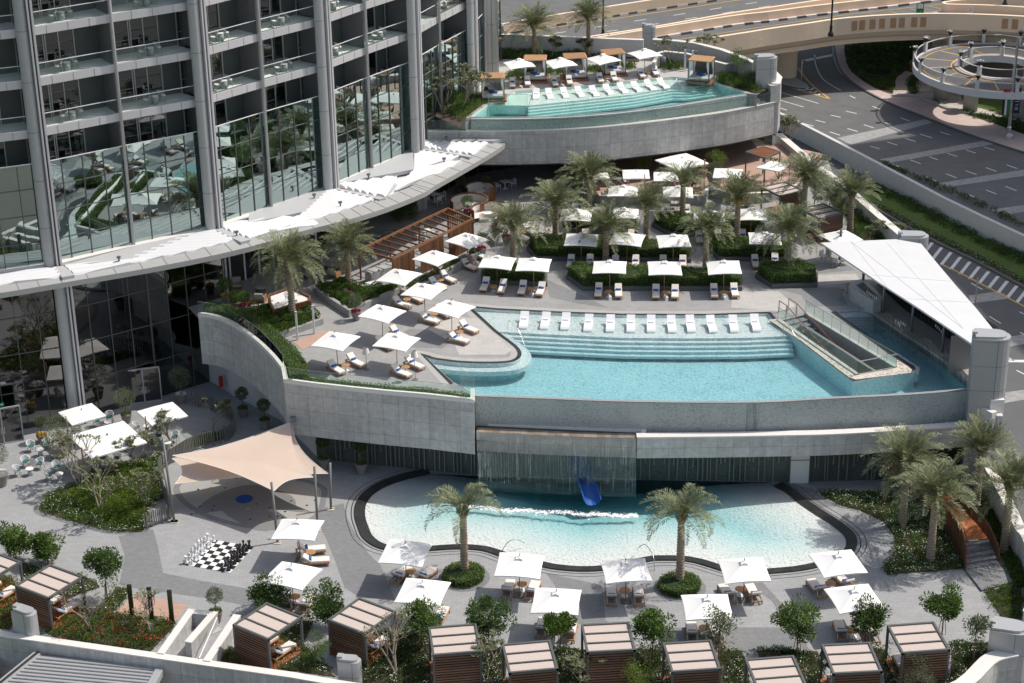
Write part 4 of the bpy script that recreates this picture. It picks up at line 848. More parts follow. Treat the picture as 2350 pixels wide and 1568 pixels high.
# mirrored glazing, storeys below the balconies and lobby glass
RZ = 20.65
for j, (a, b, bi, hf) in enumerate(segs):
    t = (b-a).normalized(); n = Vector((t.y, -t.x)); L = (b-a).length; ang = atan2(t.y, t.x)
    a2, b2 = a-n*.1, b-n*.1; npan = 4 if hf == 0 or L < 6 else 4
    rl_ = random.Random(j)
    zz = [CAN-.3, 14.4, 16.6, 18.7, RZ]
    for k in range(npan):
        mb = MB()
        for q in range(4):
            # each pane of glass is set a hair out of true, as on the building
            u0, u1 = lerp(a2, b2, k/npan), lerp(a2, b2, (k+1)/npan); e = [rl_.uniform(-.004, .004) for _ in range(4)]
            pts = [(u0+n*e[0], zz[q]), (u1+n*e[1], zz[q]), (u1+n*e[2], zz[q+1]), (u0+n*e[3], zz[q+1])]
            mb.face([(p.x, p.y, z) for p, z in pts])
        tp('glass_pane', mb, M['facade'])
    mb = MB()
    for k in range(npan+1):
        p = lerp(a2, b2, k/npan)+n*.03; mb.box((p.x, p.y, (CAN+RZ)/2-.2), (.06, .1, RZ-CAN+.2), ang)
    for z in zz[1:-1]: mb.bar((*(a2+n*.03), z), (*(b2+n*.03), z), .07, .05)
    tp('mullion', mb, M['greyframe'])
    mb = MB(); mb.bar((*(a2+n*.05), RZ+.03), (*(b2+n*.05), RZ+.03), .06, .06); tp('top_rail', mb, M['white'])
    mb = MB(); c0 = a-n*.6; d0 = b-n*.6
    mb.bar((*(a+n*.15), CAN-.05), (*(b+n*.15), CAN-.05), .7, .35); tp('stone_sill', mb, M['beigedk'] if False else M['coping'])
    # dark interior behind the curtain wall
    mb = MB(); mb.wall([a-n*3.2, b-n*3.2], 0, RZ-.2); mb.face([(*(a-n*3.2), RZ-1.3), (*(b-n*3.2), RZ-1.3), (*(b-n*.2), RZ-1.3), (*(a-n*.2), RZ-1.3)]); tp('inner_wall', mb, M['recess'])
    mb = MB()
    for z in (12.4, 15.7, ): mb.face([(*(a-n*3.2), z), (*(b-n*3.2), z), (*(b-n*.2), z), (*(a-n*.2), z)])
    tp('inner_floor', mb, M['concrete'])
    # balcony storeys
    for f, z in enumerate(FL[1:]):
        if f > 0:
            mb = MB(); A, B = a+n*.0, b+n*.0; mb.face([(*(A-n*2.4), z-.02), (*(B-n*2.4), z-.02), (*B, z-.02), (*A, z-.02)]); mb.face([(*(A-n*2.4), z-.6), (*(B-n*2.4), z-.6), (*B, z-.6), (*A, z-.6)]); tp('balcony_slab', mb, M['balcfloor'])
            mb = MB(); mb.wall([A, B], z-.6, z+.02); mb.wall([A-n*.12, B-n*.12], z-.03, z+.02); mb.face([(*A, z+.02), (*B, z+.02), (*(B-n*.12), z+.02), (*(A-n*.12), z+.02)]); fo = tp('balcony_fascia', mb, M['fascia'])
            mb = MB()
            for k in range(1, 4): p = lerp(A, B, k/4)+n*.006; mb.box((p.x, p.y, z-.29), (.025, .012, .62), ang)
            tp('panel_joint', mb, M['greyframe'], fo)
            mb = MB(); mb.wall([A-n*.1, B-n*.1], z+.02, z+1.08); gp = tp('balcony_glass', mb, M['glassrail'])
            mb = MB(); mb.bar((*(A-n*.1), z+1.1), (*(B-n*.1), z+1.1), .05, .05); tp('handrail', mb, M['white'], gp)
        else:
            mb = MB(); mb.face([(*(a-n*2.4), z), (*(b-n*2.4), z), (*(b-n*.15), z), (*(a-n*.15), z)]); tp('balcony_slab', mb, M['balcfloor'])
        # recessed room front: door glass, frames, solid panel
        mb = MB(); A, B = a-n*2.35, b-n*2.35; top = z+3.25; sp = .68
        mb.wall([A, lerp(A, B, sp)], z, top); wg = tp('room_window', mb, M['doorglass'])
        mb = MB()
        for k in (0, .32, .345, .5, sp): p = lerp(A, B, k)+n*.03; mb.box((p.x, p.y, z+1.6), (.09, .08, 3.25), ang)
        mb.bar((*(A+n*.03), z+1.05), (*(lerp(A, B, .5)+n*.03), z+1.05), .03, .03); tp('frame', mb, M['metal'], wg)
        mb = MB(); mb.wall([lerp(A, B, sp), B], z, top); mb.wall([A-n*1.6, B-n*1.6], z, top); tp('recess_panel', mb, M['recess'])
        mb = MB(); mb.box((*((B+b)/2-t*.06), z+1.62), (.12, 2.3, 3.25), ang); tp('party_wall', mb, M['metaldk'])
    # lobby glazing under the canopy
    if bi < 3: a2, b2 = a2+n*2.2, b2+n*(2.2 if j < 5 else 1.6)
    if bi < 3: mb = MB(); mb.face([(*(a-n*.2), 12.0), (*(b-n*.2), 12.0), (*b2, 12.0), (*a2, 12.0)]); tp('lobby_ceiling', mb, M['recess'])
    npl = 4
    if j < 8:
        mb = MB(); zs = [0, 3.2, 6.4, 9.4, CAN-.4] if bi < 3 else [L1, L1+2.8, CAN-.4]
        for k in range(npl):
            for q in range(len(zs)-1):
                u0, u1 = lerp(a2, b2, k/npl), lerp(a2, b2, (k+1)/npl); e = [rl_.uniform(-.004, .004) for _ in range(4)]
                pts = [(u0+n*e[0], zs[q]), (u1+n*e[1], zs[q]), (u1+n*e[2], zs[q+1]), (u0+n*e[3], zs[q+1])]; mb.face([(p.x, p.y, z) for p, z in pts])
        lg = tp('lobby_glass', mb, M['doorglass'] if bi > 3 else M['facade2'] if 'facade2' in M else M['doorglass'])
        mb = MB()
        for k in range(npl+1): p = lerp(a2, b2, k/npl)+n*.03; mb.box((p.x, p.y, (zs[0]+zs[-1])/2), (.06 if bi < 3 else .14, .1, zs[-1]-zs[0]), ang)
        for z in zs[1:-1]: mb.bar((*(a2+n*.03), z), (*(b2+n*.03), z), .06, .06)
        tp('mullion', mb, M['greyframe'] if bi < 3 else M['offwhite'], lg)
# mid fins
for i in range(len(CX_)-1):
    a, b = Vector(CX_[i]), Vector(CX_[i+1]); t = (b-a).normalized(); n = Vector((t.y, -t.x)); m = (a+b)/2+n*.05
    mb = MB(); mb.tube([(m.x, m.y, CAN-.2), (m.x, m.y, 46)], .13, 10); tp('slim_fin', mb, M['metal'], sm=True)
mb = MB(); mb.poly([(-61, 131.5)]+CX_+[(-40, 230), (-90, 180)], 46); mb.poly([(-61, 131.5)]+[(x-3, y+3) for x, y in CX_]+[(-40, 230), (-90, 180)], 46.01); tp('roof', mb, M['concrete'])
# lobby door frames
def door(k, x0, x1, yb0, yb1, lab, sign=False):
    A = g(k, x0, yb0, 0); B = g(k, x1, yb1, 0); t = (B-A).normalized(); n = Vector((t.y, -t.x, 0)); root = thing('glass_door', lab, 'door', A, atan2(t.y, t.x)); L = (B-A).length
    mb = MB()
    for u in (0, L/2, L): mb.box((u, -.08, 1.5), (.09, .12, 3.0))
    mb.box((L/2, -.08, 3.0), (L, .12, .1)); mb.box((L/2, -.08, .06), (L, .12, .12)); build('door_frame', mb, M['metal'], root)
    mb = MB(); mb.box((L/2, -.06, 1.5), (L-.1, .02, 2.9)); build('door_glass', mb, M['glassdk'], root)
    mb = MB(); mb.box((L/2-.12, -.18, 1.2), (.04, .04, .6)); mb.box((L/2+.12, -.18, 1.2), (.04, .04, .6)); build('door_handle', mb, M['steel'], root)
door('c1', 1030, 1300, 430, 395, 'metal framed glass double door in the lobby wall behind the olive pots')
door('c1', -120, 190, 770, 715, 'metal framed glass door at the left edge of the cafe')
mb = MB(); p = g('c1', 12, 430, 3.2); mb.box((p.x, p.y-.25, 3.3), (.5, .05, .25), radians(25)); sg_ = tag(build('exit_sign', mb, mat('green_sign', (.0, .25, .09), .4)), 'small green exit sign above the cafe door', 'sign')
mb = MB(); 
for dx in (-.14, -.05): mb.box((p.x+dx, p.y-.28-.06*0, 3.3), (.03, .012, .14), radians(25+dx*100))
mb.bar((p.x+.02, p.y-.285, 3.3), (p.x+.17, p.y-.215, 3.3), .012, .03); build('pictogram', mb, M['white'], sg_)
# ------------------------------------------------------------------ canopy
ZC = 12.3
oe = gs('b1', ZC, [(-900, 1030), (-400, 1000), (0, 945), (500, 862), (1150, 752), (1700, 645), (2150, 535)])+gs('b2', ZC, [(400, 455), (800, 355), (1100, 262), (1400, 142)])+gs('a2', ZC, [(1500, 1440+50), (1800, 1320), (2000, 1200), (2118, 1108)])
oe = smooth(oe, 3); OE = [(p.x, p.y) for p in oe]
# edge beam: a broad bevelled metal plate
rim = MB(); inn = []
Wd = 1.5
no = offset(OE, Wd); no2 = offset(OE, -Wd); IE = no if no[10][1] > OE[10][1] else no2
so_ = [OE[i] for i in range(len(OE))]
for i in range(len(OE)-1):
    a, b = OE[i], OE[i+1]; c, d = IE[i+1], IE[i]
    rim.face([(a[0], a[1], ZC), (b[0], b[1], ZC), (c[0], c[1], ZC+.22), (d[0], d[1], ZC+.22)])
rim.wall(OE, ZC-.42, ZC)
canopy = thing('entrance_canopy', 'sweeping white ribbed canopy with a grey metal rim wrapping the tower base', 'canopy', (-30, 150, 0))
def cpn(name, mb, m): mb.v = [(v[0]-TO.x, v[1]-TO.y, v[2]) for v in mb.v]; return build(name, mb, m, canopy)
M['canmetal'] = mat('canopy_cladding', (.42, .42, .41), .45, metal=.15, var=.03, scale=1); M['canwhite'] = mat('canopy_louvre_white', (.70, .70, .71), .45); M['cangrey'] = mat('canopy_plate', (.47, .47, .48), .5, var=.03, scale=1)
cpn('rim', rim, M['canmetal'])
und = MB(); und.poly(OE+[(CX_[6][0]+1, CX_[6][1]), *[(x, y) for x, y in CX_[:7][::-1]]], ZC-.42)
cpn('underside', und, M['fascia'])
jt = MB()
for i in range(0, len(OE)-1):
    a, d = OE[i], IE[i]; jt.bar((a[0], a[1], ZC+.01), (d[0], d[1], ZC+.23), .03, .02)
cpn('rim_joint', jt, M['greyframe'])
# white sawtooth louvres fill the canopy
fac = [Vector(c)+Vector((-.2, .2)) for c in CX_[:7]]
base = MB(); base.poly([(p[0], p[1]) for p in IE]+[(-3.4, 174)]+[(p.x, p.y) for p in fac[::-1]], ZC-.15); cpn('tray', base, M['canwhite'])
def inside(pt, P):
    x, y = pt; r = False; n = len(P)
    for i in range(n):
        x1, y1 = P[i]; x2, y2 = P[(i+1) % n]
        if (y1 > y) != (y2 > y) and x < (x2-x1)*(y-y1)/(y2-y1)+x1: r = not r
    return r
def louvre_zone(k, pts, ang, pitch=.62, z=ZC+.02, h=.34):
    P = [g2(k, x, y, z+.15) if k else (x, y) for x, y in pts]; d = Vector((cos(ang), sin(ang))); q = Vector((-d.y, d.x)); mb = MB()
    vs = [Vector(p).dot(q) for p in P]; v = min(vs); vmax = max(vs)
    def rng_(vm):
        us = []
        for i in range(len(P)):
            a, b = Vector(P[i]), Vector(P[(i+1) % len(P)]); va, vb = a.dot(q), b.dot(q)
            if (va-vm)*(vb-vm) <= 0 and abs(va-vb) > 1e-6: us.append(lerp(a, b, (vm-va)/(vb-va)).dot(d))
        return (min(us), max(us)) if us else None
    while v < vmax:
        w1_ = min(v+pitch, vmax); r0, r1 = rng_(v+1e-3), rng_(w1_-1e-3)
        if r0 and r1:
            S_ = lambda t, zz: [(*(d*lerp(r0[k_], r1[k_], t)+q*lerp(v, w1_, t)), z+zz) for k_ in (0, 1)]
            a_, e_, c_, b_ = S_(0, 0), S_(.3, h*.7), S_(.8, h), S_(1, 0)
            for m_, n_ in ((a_, e_), (e_, c_), (c_, b_)): mb.face([m_[0], m_[1], n_[1], n_[0]])
            for k_ in (0, 1): mb.face([a_[k_], e_[k_], c_[k_], b_[k_]])
        v += pitch
    return cpn('louvre', mb, M['canwhite'])
PLN = []
def plate(k, pts, z=ZC+.3, m='cangrey', nm='plate'):
    PLN.append(1); z += .006*len(PLN); P = [g2(k, x, y, z) for x, y in pts]; mb = MB(); mb.prism(P, z-.3, z); return cpn(nm, mb, M[m])
FA = radians(34)
louvre_zone('b1', [(-500, 880), (0, 790), (440, 735), (495, 815), (0, 885), (-500, 960)], radians(28))
plate('b1', [(430, 733), (510, 725), (598, 800), (500, 818)])
plate('b1', [(505, 720), (1720, 395), (1690, 412), (1030, 680)])
louvre_zone('b1', [(520, 735), (850, 715), (1030, 680), (1240, 655), (1100, 720), (600, 800)], radians(18), .8)
louvre_zone('b1', [(1000, 690), (1660, 415), (1900, 530), (1500, 625), (1150, 690)], radians(8), .62)
plate('b1', [(1665, 408), (1720, 400), (2010, 515), (1935, 535)])
plate('b1', [(1715, 380), (2500, 180), (2500, 215), (1750, 395)])
louvre_zone('b1', [(1740, 400), (2350, 330), (2560, 380), (2130, 500), (2000, 508)], radians(40), .75)
plate('b2', [(0, 270), (630, 95), (640, 110), (450, 290), (0, 380)])
louvre_zone('b2', [(450, 300), (640, 115), (1050, 190), (640, 330), (200, 450)], radians(20), .62)
plate('b2', [(635, 95), (665, 90), (1100, 180), (1050, 192)])
plate('b2', [(665, 80), (1320, -210), (1330, -50), (740, 60)])
louvre_zone('b2', [(700, 75), (1240, 0), (1100, 160), (1050, 170)], radians(62), .8)
louvre_zone('a2', [(1180, 1520), (1330, 1370), (1780, 1265), (1500, 1410)], radians(40), .6)
louvre_zone('a2', [(1330, 1205), (1770, 1250), (1330, 1370)], radians(30), .6)
plate('a2', [(1325, 1190), (1345, 1185), (1800, 1250), (1775, 1262)])
louvre_zone('a2', [(1345, 1175), (1450, 1130), (1960, 1135), (1805, 1245)], radians(55), .62)
plate('a2', [(1340, 1140), (1395, 1103), (2118, 1100), (1965, 1132), (1440, 1128), (1340, 1175)], ZC+.33)
for ispot, (k, x, y) in enumerate((('b1', 957, 685), ('b1', 1410, 268), ('b1', 1903, 480), ('b2', 527, 180), ('b2', 737, 242), ('a2', 963, 1428), ('a2', 1570, 1300), ('a2', 1590, 1128), ('a2', 1710, 1128), ('a2', 1830, 1128))):
    p = g(k, x, y, ZC+.35); mb = MB(); mb.box((0, 0, .12), (.12, .12, .3)); mb.box((0, -.06, .32), (.3, .16, .16), .3); o = build('spotlight', mb, M['metaldk']); o.location = p
    tag(o, f'small grey spotlight on the white canopy, {ordw[ispot]} from the left', 'spotlight', 'spotlights on the canopy')
# restaurant recess behind the main terrace (under upper deck)
mb = MB(); rw = [(-9.2, 164), (-3, 174), (3, 176.5), (12, 178), (24, 181.5), (25.5, 179)]; mb.wall(rw, L1, ZUB); o = tag(build('restaurant_front', mb, M['doorglass']), 'dark glazed restaurant front in the shade below the upper pool', 'shopfront')
mb = MB(); mb.wall([(x-.5, y+2.5) for x, y in rw], L1, ZUB); build('dark_interior', mb, M['darkwall'], o)
mb = MB()
for i in range(len(rw)-1):
    a, b = Vector(rw[i]), Vector(rw[i+1]); n = max(2, int((b-a).length/1.5))
    for k in range(n): p = lerp(a, b, k/n); mb.box((p.x, p.y, (L1+ZUB)/2), (.09, .14, ZUB-L1))
build('mullion', mb, M['greyframe'], o)
# ================================================================== FURNITURE
def T(name, label, cat): return thing(name, label, cat, (0, 0, 0))
# ---- sun lounger: head end at +Y, foot end at -Y (origin = centre on the ground)
def make_lounger(fr='teak'):
    o = T('sun_lounger', 'teak sun lounger', 'sun lounger'); m = M[fr]
    mb = MB()
    for s in (-1, 1): mb.box((s*.33, 0, .26), (.05, 2.0, .09))
    mb.box((0, -.98, .26), (.66, .05, .09)); mb.box((0, .98, .26), (.66, .05, .09)); mb.box((0, .3, .26), (.62, .04, .06))
    for k in range(7): mb.box((0, -.85+k*.18, .29), (.62, .1, .02))
    build('frame', mb, m, o)
    for sx in (-1, 1):
        for sy in (-1, 1): mb = MB(); mb.box((sx*.33, sy*.9, .12), (.06, .07, .24)); build('leg', mb, m, o)
    mb = MB(); mb.box((0, -.37, .36), (.62, 1.24, .11)); mb.box((0, -.37, .415), (.57, 1.19, .03)); build('seat_cushion', mb, M['cushion'], o)
    R_ = Matrix.Rotation(radians(38), 3, 'X'); mb = MB(); c = Vector((0, .25, .34))+R_ @ Vector((0, .38, .05)); mb.box(c, (.62, .78, .10), M=R_); build('back_cushion', mb, M['cushion'], o)
    mb = MB(); c = Vector((0, .25, .29))+R_ @ Vector((0, .38, .0)); mb.box(c, (.64, .8, .04), M=R_); build('backrest_frame', mb, M['cushiondk'], o)
    mb = MB(); 
    for s in (-1, 1): mb.bar((s*.28, .62, .56), (s*.28, .86, .28), .03)
    build('backrest_stay', mb, M['steel'], o)
    return proto(o)
LNG = make_lounger()
mb = MB(); mb.tube([(-.24, 0, .09), (-.23, 0, .09), (.23, 0, .09), (.24, 0, .09)], [.07, .1, .1, .07], 12); TWL = proto(tag(build('rolled_towel', mb, M['towel'], None, True), 'blue rolled towel', 'towel'))
def make_table(rt=.36, h=.5, top='teak'):
    o = T('side_table', 'round side table', 'side table'); mb = MB(); mb.lathe((0, 0, 0), [(rt-.02, h-.04), (rt, h-.03), (rt, h), (rt-.01, h+.01)], 28); mb.lathe((0, 0, 0), [(rt*.75, h+.011), (rt*.75, h+.014)], 28); build('table_top', mb, M[top], o)
    mb = MB(); mb.lathe((0, 0, 0), [(.035, .03), (.03, h-.04)], 12); build('stem', mb, M['white'], o, True)
    mb = MB(); mb.lathe((0, 0, 0), [(.24, 0), (.24, .02), (.06, .045)], 24); build('base', mb, M['white'], o); return proto(o)
TBL = make_table()
# ---- square market umbrella, 1 m unit scaled by placement
def make_umbrella(poleM='wood', S=3.0, hc=2.3, ha=2.95, stand=True):
    o = T('market_umbrella', 'square white umbrella', 'umbrella'); h = S/2; n = 6; mb = MB(); mb.sm = False
    sagc = lambda u: ha+(hc-ha)*(u**.93)
    for q in range(4):
        a0 = pi/4+q*pi/2; A = Vector((cos(a0), sin(a0)))*h*2**.5; B = Vector((cos(a0+pi/2), sin(a0+pi/2)))*h*2**.5
        for i in range(n):
            u0, u1 = i/n, (i+1)/n
            for j in range(4):
                v0, v1 = j/4, (j+1)/4
                def pt(u, v):
                    p = lerp(A, B, v)*u; edge = (v*(1-v)*4); p = p*(1-.03*edge*u); return (p.x, p.y, sagc(u)-.05*edge*u*(1-u)*3+.06*edge*u)
                mb.face([pt(u0, v0), pt(u1, v0), pt(u1, v1), pt(u0, v1)] if i else [pt(u1, v0), pt(u1, v1), (0, 0, ha)])
        for j in range(4):
            v0, v1 = j/4, (j+1)/4; f = lambda v: (lerp(A, B, v)*(1-.12*v*(1-v)), hc+.24*v*(1-v))
            (p, za), (q_, zb) = f(v0), f(v1); mb.face([(p.x, p.y, za), (q_.x, q_.y, zb), (q_.x, q_.y, zb-.07), (p.x, p.y, za-.07)])
    can = build('canopy', mb, M['canvas'], o)
    mb = MB(); w_ = .27
    for q in range(4):
        a0 = pi/4+q*pi/2; A = Vector((cos(a0), sin(a0)))*w_*1.41; B = Vector((cos(a0+pi/2), sin(a0+pi/2)))*w_*1.41; m_ = (A+B)/2*.8
        mb.face([(A.x, A.y, ha-.05), (m_.x, m_.y, ha+.03), (0, 0, ha+.09)]); mb.face([(m_.x, m_.y, ha+.03), (B.x, B.y, ha-.05), (0, 0, ha+.09)])
    build('vent_cap', mb, M['canvas'], o)
    mb = MB(); mb.tube([(0, 0, 0), (0, 0, ha+.2)], .03, 8); build('pole', mb, M[poleM], o)
    for q in range(8):
        a0 = q*pi/4; L = h*(2**.5 if q % 2 else 1)*.97; mb = MB(); mb.bar((0, 0, ha-.14), (cos(a0)*L, sin(a0)*L, hc-.09+(.0 if q % 2 else .05)), .022); mb.bar((0, 0, ha-.75), (cos(a0)*L*.5, sin(a0)*L*.5, (ha+hc)/2-.05), .018); build('rib', mb, M[poleM], o)
    if stand:
        mb = MB(); mb.box((0, 0, .02), (.7, .7, .04)); build('base_plate', mb, M['greyframe'], o)
    mb = MB(); mb.lathe((0, 0, ha+.2), [(.03, 0), (.04, .03), (.0, .1)], 8, False); build('finial', mb, M['greyframe'], o)
    return proto(o)
UMB = make_umbrella('wood'); UMT = make_umbrella('teak')
ALLU = []
def umbrella(k, p1, p2, z0, sc_, label, group, src=None, hc=2.3):
    a = g(k, *p1, z0+hc*sc_); b = g(k, *p2, z0+hc*sc_); c = (a+b)/2; d = b-a; rz = atan2(d.y, d.x)-pi/4; c.z = z0
    ALLU.append(1); o = place(src or UMB, c, rz, label, group, sc_); o.rotation_euler = (random.gauss(0, .018), random.gauss(0, .018), rz+random.gauss(0, .02)); return o
def lounger(k, foot, head, z, sc_, label, towel=True, grp='teak sun loungers around the pools', zz=.3):
    a = g(k, *foot, z+zz*sc_); b = g(k, *head, z+zz*sc_); c = (a+b)/2; d = b-a; d.z = 0
    return lounger_w(Vector((c.x, c.y, z)), atan2(d.y, d.x)-pi/2+random.gauss(0, .02), sc_, label, towel, grp)
def lounger_w(c, rz, sc_, label, towel=True, grp='teak sun loungers around the pools'):
    o = place(LNG, c, rz, label, grp, sc_)
    if towel:
        p = c+Matrix.Rotation(rz, 3, 'Z') @ Vector((0, .27, .42))*sc_
        place(TWL, p, rz, (label.replace('cream lounger, ', 'blue towel, ').replace(', under umbrella', ' lounger, umbrella').replace(', in the', ' lounger, in the') if label.startswith('cream') else 'blue towel on the '+label), 'blue rolled towels on the loungers', sc_)
    return o
def table(k, x, y, z, sc_, label, zt=.5):
    p = g(k, x, y, z+zt*sc_); return place(TBL, (p.x, p.y, z), 0, label, 'round side tables between loungers', sc_)
LT = lambda s, w_: f'cream lounger, {s.replace(" one", "")}, under umbrella {w_}'
# ---- low garden umbrellas -------------------------------------------------
LOW = [('d2', (623, 262), (172, 418), 'nearest the chess board', [((630, 480), (365, 505), 'rear one'), ((655, 575), (400, 590), 'front one')], (497, 512)),
       ('d2', (265, 577), (425, 840), 'below the first, between two round bushy trees', [((290, 850), (305, 960), 'left one'), ((505, 855), (420, 1000), 'right one')], (372, 868)),
       ('d2', (1475, 440), (1032, 597), 'left of the single palm at the kids pool', [((1285, 635), (1160, 755), 'left one'), ((1480, 650), (1360, 750), 'right one')], (1306, 665)),
       ('d2', (1638, 755), (1158, 915), 'left of the palm, second row from the kids pool', [((1570, 965), (1510, 1085), 'right one')], None),
       ('d2', (2378, 530), (1955, 712), 'just right of the first kids pool palm', [((2110, 735), (2060, 880), 'left one'), ((2310, 745), (2250, 890), 'right one')], (2195, 766)),
       ('d3', (1203, 557), (862, 780), 'left of the second kids pool palm, squarest to the camera', [((912, 785), (920, 935), 'left one'), ((1130, 785), (1140, 935), 'right one')], (1023, 815)),
       ('d3', (1770, 573), (2210, 748), 'right of the second kids pool palm', [((1795, 765), (1890, 920), 'left one'), ((2020, 765), (2090, 920), 'right one')], (1952, 808)),
       ('d3', (678, 812), (260, 1005), 'second row, between the two kids pool palms', [((370, 1030), (345, 1200), 'left one'), ((605, 1055), (570, 1240), 'right one')], (445, 1130)),
       ('d3', (1853, 842), (1507, 1072), 'second row, partly behind a thin tree', [((1558, 1085), (1565, 1220), 'left one'), ((1745, 1100), (1790, 1285), 'right one')], (1662, 1118)),
       ('d4', (612, 535), (1097, 673), 'at the right end of the kids pool', [((620, 715), (750, 885), 'left one'), ((850, 700), (950, 790), 'right one')], (797, 760)),
       ('d4', (1105, 757), (862, 1018), 'nearest the bridge steps, second row', [((850, 1060), (900, 1220), 'left one'), ((1075, 1080), (1160, 1250), 'right one')], (982, 1140))]
for k, a, b, w_, ls, tb in LOW:
    umbrella(k, a, b, 0, 1.0, f'square white umbrella {w_}', 'square white umbrellas')
    for f, h_, s in ls: lounger(k, f, h_, 0, 1.03, LT(s, w_), grp='teak sun loungers around the pools')
    if tb: table(k, *tb, 0, 1.0, f'round teak table under umbrella {w_}')
# ---- main terrace ----------------------------------------------------------
S1 = .90
MAIN = [('b2', (495, 1362), (918, 1297), 'nearest the curved front hedge', [((955, 1545), (765, 1455), 'rear one'), ((760, 1590), (640, 1520), 'front one')], (780, 1522)),
        ('b2', (973, 1377), (1392, 1302), 'between the two standing lamps', [((1425, 1560), (1235, 1475), 'rear one'), ((1330, 1625), (1115, 1545), 'front one')], (1260, 1537)),
        ('b2', (860, 1137), (1275, 1083), 'beside the stone planter corner', [((1285, 1310), (1120, 1240), 'rear one'), ((1180, 1400), (1000, 1320), 'front one')], None),
        ('b2', (1425, 1097), (1825, 1047), 'closest to the corner of the main pool', [((1860, 1265), (1670, 1195), 'rear one'), ((1790, 1345), (1575, 1290), 'front one')], (1692, 1255)),
        ('b2', (1218, 958), (1605, 903), 'third along the diagonal row beside the timber pergola', [((1640, 1145), (1480, 1060), 'rear one'), ((1550, 1190), (1345, 1130), 'front one')], (1488, 1110)),
        ('b2', (1025, 838), (1407, 793), 'at the low end of the timber pergola', [((1425, 1020), (1250, 950), 'rear one'), ((1325, 1070), (1130, 1000), 'front one')], (1270, 993)),
        ('b2', (1310, 677), (1678, 655), 'at the middle of the timber pergola', [((1685, 865), (1510, 790), 'rear one'), ((1600, 910), (1430, 850), 'front one')], (1538, 838)),
        ('b2', (1573, 535), (1928, 512), 'at the far end of the timber pergola', [((1950, 680), (1790, 620), 'rear one'), ((1865, 765), (1680, 695), 'front one')], (1790, 685)),
        ('b2', (1835, 742), (2145, 658), 'first in the front row behind the pool', [((1870, 945), (1925, 830), 'left one'), ((2010, 960), (2065, 850), 'right one')], (1967, 888)),
        ('b3', (133, 1120), (445, 1022), 'second in the front row behind the pool', [((175, 1330), (225, 1205), 'left one'), ((320, 1345), (375, 1215), 'right one')], (275, 1262)),
        ('b3', (765, 1143), (1040, 1043), 'third in the front row, left end of the long hedge', [((800, 1355), (825, 1220), 'left one'), ((970, 1360), (975, 1230), 'right one')], (893, 1283)),
        ('b3', (1207, 1150), (1475, 1045), 'fourth in the front row, middle of the long hedge', [((1275, 1365), (1272, 1235), 'left one'), ((1428, 1370), (1425, 1235), 'right one')], (1351, 1290)),
        ('b3', (1695, 1145), (1950, 1040), 'fifth in the front row, right end of the long hedge', [((1750, 1360), (1732, 1230), 'left one'), ((1920, 1355), (1890, 1225), 'right one')], (1817, 1287)),
        ('b3', (530, 917), (815, 825), 'first in the second row', [((575, 1115), (600, 1000), 'left one'), ((735, 1110), (750, 1000), 'right one')], (664, 1052)),
        ('b3', (893, 900), (1188, 830), 'second in the second row', [((940, 1120), (950, 1010), 'left one'), ((1105, 1115), (1112, 1005), 'right one')], (1045, 1060)),
        ('b3', (1288, 930), (1540, 830), 'third in the second row', [((1330, 1115), (1332, 1010), 'left one'), ((1490, 1115), (1487, 1010), 'right one')], None),
        ('b3', (2015, 912), (2270, 812), 'fourth in the second row, beside the small square hedge', [((2090, 1115), (2055, 1000), 'left one'), ((2240, 1100), (2220, 990), 'right one')], (2147, 1043)),
        ('b3', (497, 712), (775, 628), 'first in the third row', [((530, 900), (552, 790), 'left one'), ((700, 905), (708, 795), 'right one')], None),
        ('b3', (890, 708), (1138, 625), 'second in the third row', [((920, 905), (930, 800), 'left one'), ((1070, 905), (1075, 800), 'right one')], None),
        ('b3', (1570, 727), (1830, 640), 'third in the third row, behind two palms', [((1630, 915), (1608, 805), 'left one'), ((1790, 905), (1762, 800), 'right one')], (1710, 855)),
        ('b3', (1905, 712), (2175, 625), 'fourth in the third row', [((1985, 905), (1960, 800), 'left one'), ((2120, 895), (2090, 785), 'right one')], None),
        ('b3', (1325, 528), (1565, 448), 'in front of the restaurant terrace wall, right', [((1362, 690), (1362, 600), 'left one'), ((1530, 695), (1518, 605), 'right one')], (1432, 645)),
        ('b3', (885, 518), (1135, 448), 'in front of the restaurant terrace wall, left', [((480, 690), (520, 585), 'far left one'), ((610, 690), (630, 590), 'near left one')], None),
        ('b4', (718, 480), (1040, 520), 'behind the top of the white bar canopy', [], None)]
for k, a, b, w_, ls, tb in MAIN:
    umbrella(k, a, b, L1, S1, f'square white umbrella {w_}', 'square white umbrellas', UMT if k == 'b3' else UMB)
    for f, h_, s in ls: lounger(k, f, h_, L1, S1, LT(s, w_))
    if tb: table(k, *tb, L1, S1, f'round teak table under umbrella {w_}')
# umbrella-free loungers by the potted pink flowers
lounger('b3', (330, 830), (195, 770), L1, S1, 'teak lounger behind the small table near the leftmost palm'); lounger('b3', (255, 880), (120, 835), L1, S1, 'teak lounger before the small table near the leftmost palm'); table('b3', 190, 803, L1, S1, 'round teak table between two loungers by the pot of pink flowers')
